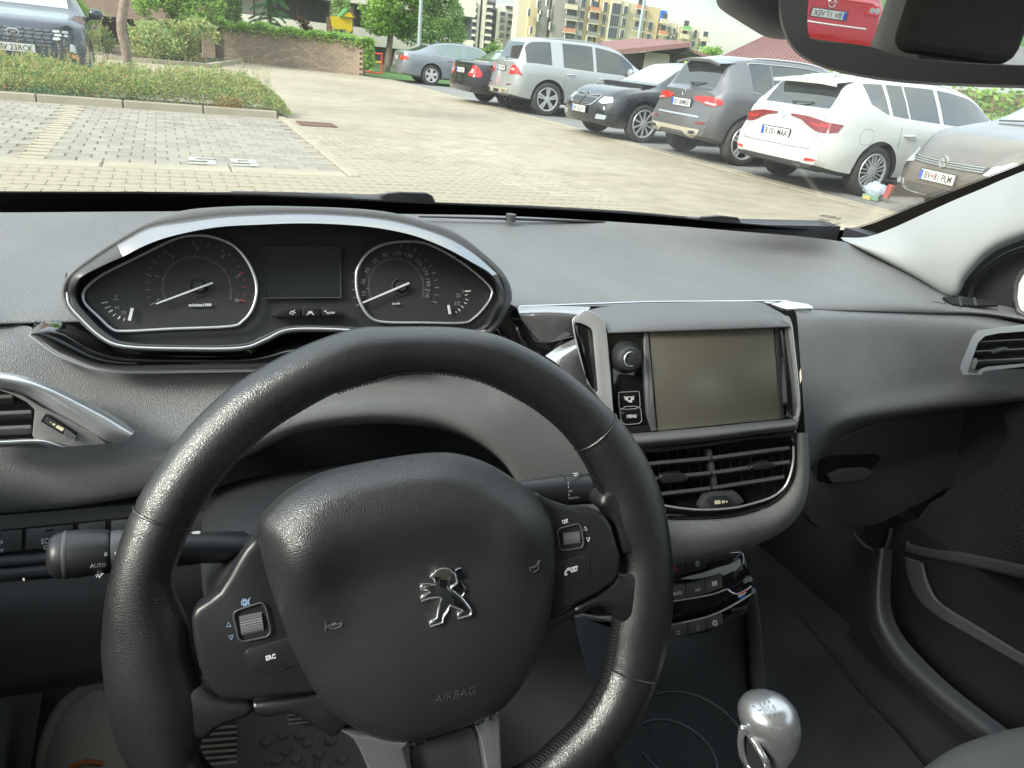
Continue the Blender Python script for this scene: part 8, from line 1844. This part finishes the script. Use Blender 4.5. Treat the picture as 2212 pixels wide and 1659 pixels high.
emb('horn_mark', [[(1144, 1226), (1152, 1226), (1160, 1221), (1165, 1210)], [(1145, 1230), (1152, 1236), (1162, 1230), (1165, 1210)]], .0006)
# bright lower spoke
P = z5((430, 1478), (520, 1500), (610, 1506), (700, 1524), (740, 1530), (860, 1505), (1000, 1462), (1120, 1408), (1205, 1368), (1215, 1400), (1225, 1659), (1240, 1800), (1165, 1800), (1145, 1659), (1120, 1520), (1090, 1440), (960, 1482), (850, 1520), (760, 1545), (740, 1570), (760, 1659), (800, 1800), (620, 1800), (560, 1659), (520, 1570), (490, 1520))
lowp = [Wp(x, y, .010) for x, y in P]; b = MB(); b.prism(lowp, -WNn * .014); lsp = b.build('lower_spoke', mat('spoke_chrome', (.68, .69, .71), .17, .88), sw, bevel=.005, seg=3, recalc=True, smooth=True, auto=50)
wplate('spoke_inset', z5((770, 1560), (860, 1525), (980, 1490), (1080, 1452), (1110, 1540), (1130, 1659), (1150, 1800), (820, 1800), (780, 1659)), .000, m_plas2, depth=.006)
ptext('maker_text', 'PEUGEOT', *z5((780, 1550))[0], *z5((1195, 1414))[0], WCt + WNn * .0105, WNn, 12, m_plas2, lsp, lift=.0005)
# steering column shroud
rings = []
for Y, w, h, zc_ in ((.385, .085, .050, .79), (.40, .105, .064, .79), (.44, .120, .068, .780), (.50, .125, .066, .762), (.56, .125, .060, .745), (.66, .12, .05, .725)):
    rings.append([V(.125 + w * (1 if math.cos(a) > 0 else -1) * abs(math.cos(a)) ** .6, Y - .02 * math.sin(a), zc_ + h * (1 if math.sin(a) > 0 else -1) * abs(math.sin(a)) ** .7) for a in [2 * math.pi * k / 32 for k in range(32)]])
v = [p for r_ in rings for p in r_]; f = [(i * 32 + j, i * 32 + (j + 1) % 32, (i + 1) * 32 + (j + 1) % 32, (i + 1) * 32 + j) for i in range(len(rings) - 1) for j in range(32)] + [tuple(range(32))]
shr = thing('column_shroud', 'dark plastic steering column shroud behind the wheel', 'column shroud', (.125, .45, .78)); mk('shroud', v, f, m_plas2, shr, smooth=True, recalc=True, auto=60)
# stalks
def stalk(name, label, path, rad, par_m=m_pod):
    t = thing(name, label, 'stalk', tuple(path[0])); return t
ls = thing('light_stalk', 'left light stalk with rounded ribbed end marked AUTO', 'stalk', tuple(pY(180, 1195, .44)))
def lsP(x, y, Y=.44): return pY(x, y, Y)
tube('stalk_arm', [pY(520, 1182, .47), pY(440, 1182, .455), pY(330, 1186, .445), pY(255, 1188, .44)], [.0115, .0110, .0100, .0095], m_pod, ls, 14)
rr_ = .3141 * .44 / 1000
pr_ = [(98, .004), (101, .011), (108, .0155), (118, .0180), (130, .0190)]
def axp(x): return pY(x, 1203 - (x - 100) * .10, .44)
kk_ = (axp(200) - axp(100)).length / 100
tube('end_cap', [axp(x) for x in (99, 102, 108, 116, 126, 138)], [.0015, .0068, .0108, .0128, .0138, .0140], m_pod, ls, 26)
tube('cap_ring', [axp(x) for x in (138, 142, 147)], [.0146, .0149, .0146], m_plas, ls, 26)
tg_ = tube('twist_grip', [axp(x) for x in (147, 165, 200, 230, 236, 240)], [.0144, .0147, .0142, .0132, .0128, .0115], m_pod, ls, 26); tgb = bvh_of(tg_)
tube('collar', [axp(x) for x in (241, 256, 272)], [.0122, .0125, .0118], m_plas, ls, 20)
SNs = (EYE - axp(200)).normalized()
def stext(s, x0, y0, x1, y1, h, par, c_, bold=0): return ptext('stalk_text', s, x0, y0, x1, y1, c_, (EYE - c_).normalized(), h, m_mark, par, lift=0, bold=bold)
drape(stext('0', *z3((716, 1468))[0], *z3((738, 1466))[0], 9, ls, axp(228) + SNs * .0155), tgb); drape(stext('AUTO', *z3((620, 1548))[0], *z3((728, 1540))[0], 8.5, ls, axp(212) + SNs * .0155), tgb)
C_ = axp(215) + SNs * .0170
drape(picto('lamp_symbol', [[(672, 1588), (680, 1580), (694, 1584), (698, 1596), (688, 1606), (676, 1604), (672, 1588)], [(664, 1596), (657, 1600)], [(668, 1606), (662, 1613)], [(684, 1610), (684, 1618)], [(702, 1590), (711, 1587)], [(692, 1578), (696, 1570)], [(676, 1578), (672, 1571)]], z3, C_, SNs, .0002, m_mark, ls, off=0), tgb)
picto('white_mark', [[(792, 1448), (822, 1446)], [(792, 1444), (822, 1442)]], z3, axp(252) + SNs * .0145, SNs, .0006, m_mark, ls, off=0)
picto('indicator_symbol', [[(1338, 1300), (1322, 1306), (1340, 1312)], [(1346, 1300), (1362, 1300), (1362, 1296), (1376, 1304), (1362, 1312), (1362, 1308), (1346, 1308), (1346, 1300)]], z3, pY(420, 1160, .44), SNs, .0004, m_mark, ls, off=0)
b = MB(); p = axp(182) + SNs * .0168 + V(0, 0, .004)
wsk = thing('wiper_stalk', 'right wiper stalk with printed speed scale behind the rim', 'stalk', tuple(pY(1220, 1060, .43)))
def wxp(x): return pY(x, 1062 - (x - 1160) * .055, .43)
tube('stalk_arm', [wxp(1100), wxp(1150), wxp(1185), wxp(1212)], [.0085, .0095, .0108, .0115], m_pod, wsk, 24); sb_ = tube('stalk_barrel', [wxp(1213), wxp(1230), wxp(1265)], [.0119, .0121, .0121], m_pod, wsk, 32); tube('barrel_gap', [wxp(1265), wxp(1268)], [.0112, .0112], m_void, wsk, 28); ec_ = tube('end_cap', [wxp(x) for x in (1268, 1280, 1290, 1296, 1299)], [.0121, .0121, .0114, .009, .003], m_pod, wsk, 28); wbv = bvh_of(sb_, ec_)
WNs = (EYE - wxp(1235)).normalized(); wc_ = wxp(1235) + WNs * .0125
for s, x, y, w in (('2', 1546, 258, 9), ('1', 1546, 277, 7), ('Int', 1546, 297, 24), ('0', 1548, 316, 10), ('AUTO', 1552, 333, 52)): drape(stext(s, *z5((x, y))[0], *z5((x + w, y - w * .05))[0], 4.6, wsk, wc_), wbv)
drape(picto('speed_arrow', [[(1529, 232), (1533, 310)], [(1534, 322), (1536, 332)], [(1537, 340), (1542, 358)], [(1524, 238), (1528, 228), (1534, 237)], [(1537, 352), (1543, 362), (1547, 350)], [(1525, 255), (1534, 254)], [(1526, 273), (1535, 272)], [(1527, 291), (1536, 290)], [(1528, 310), (1537, 309)]], z5, wc_, WNs, .00028, m_mark, wsk, off=0), wbv)
drape(picto('wiper_symbol', [[(1572, 206), (1598, 204), (1602, 212), (1590, 218), (1578, 216), (1572, 206)], [(1584, 214), (1594, 206)], [(1606, 206), (1616, 208), (1608, 214), (1606, 206)]], z5, wc_, WNs, .00022, m_mark, wsk, off=0), wbv)
pm_ = [z5(q)[0] for q in ((1655, 276), (1690, 280), (1688, 288), (1655, 285))]; plate('white_mark', pm_, wxp(1280) + WNs * .0126, WNs, m_mark, wsk, depth=.0006)
print('objects', len(bpy.data.objects), 'tris', sum(len(o.data.polygons) for o in bpy.data.objects if o.type == 'MESH' and o.data))
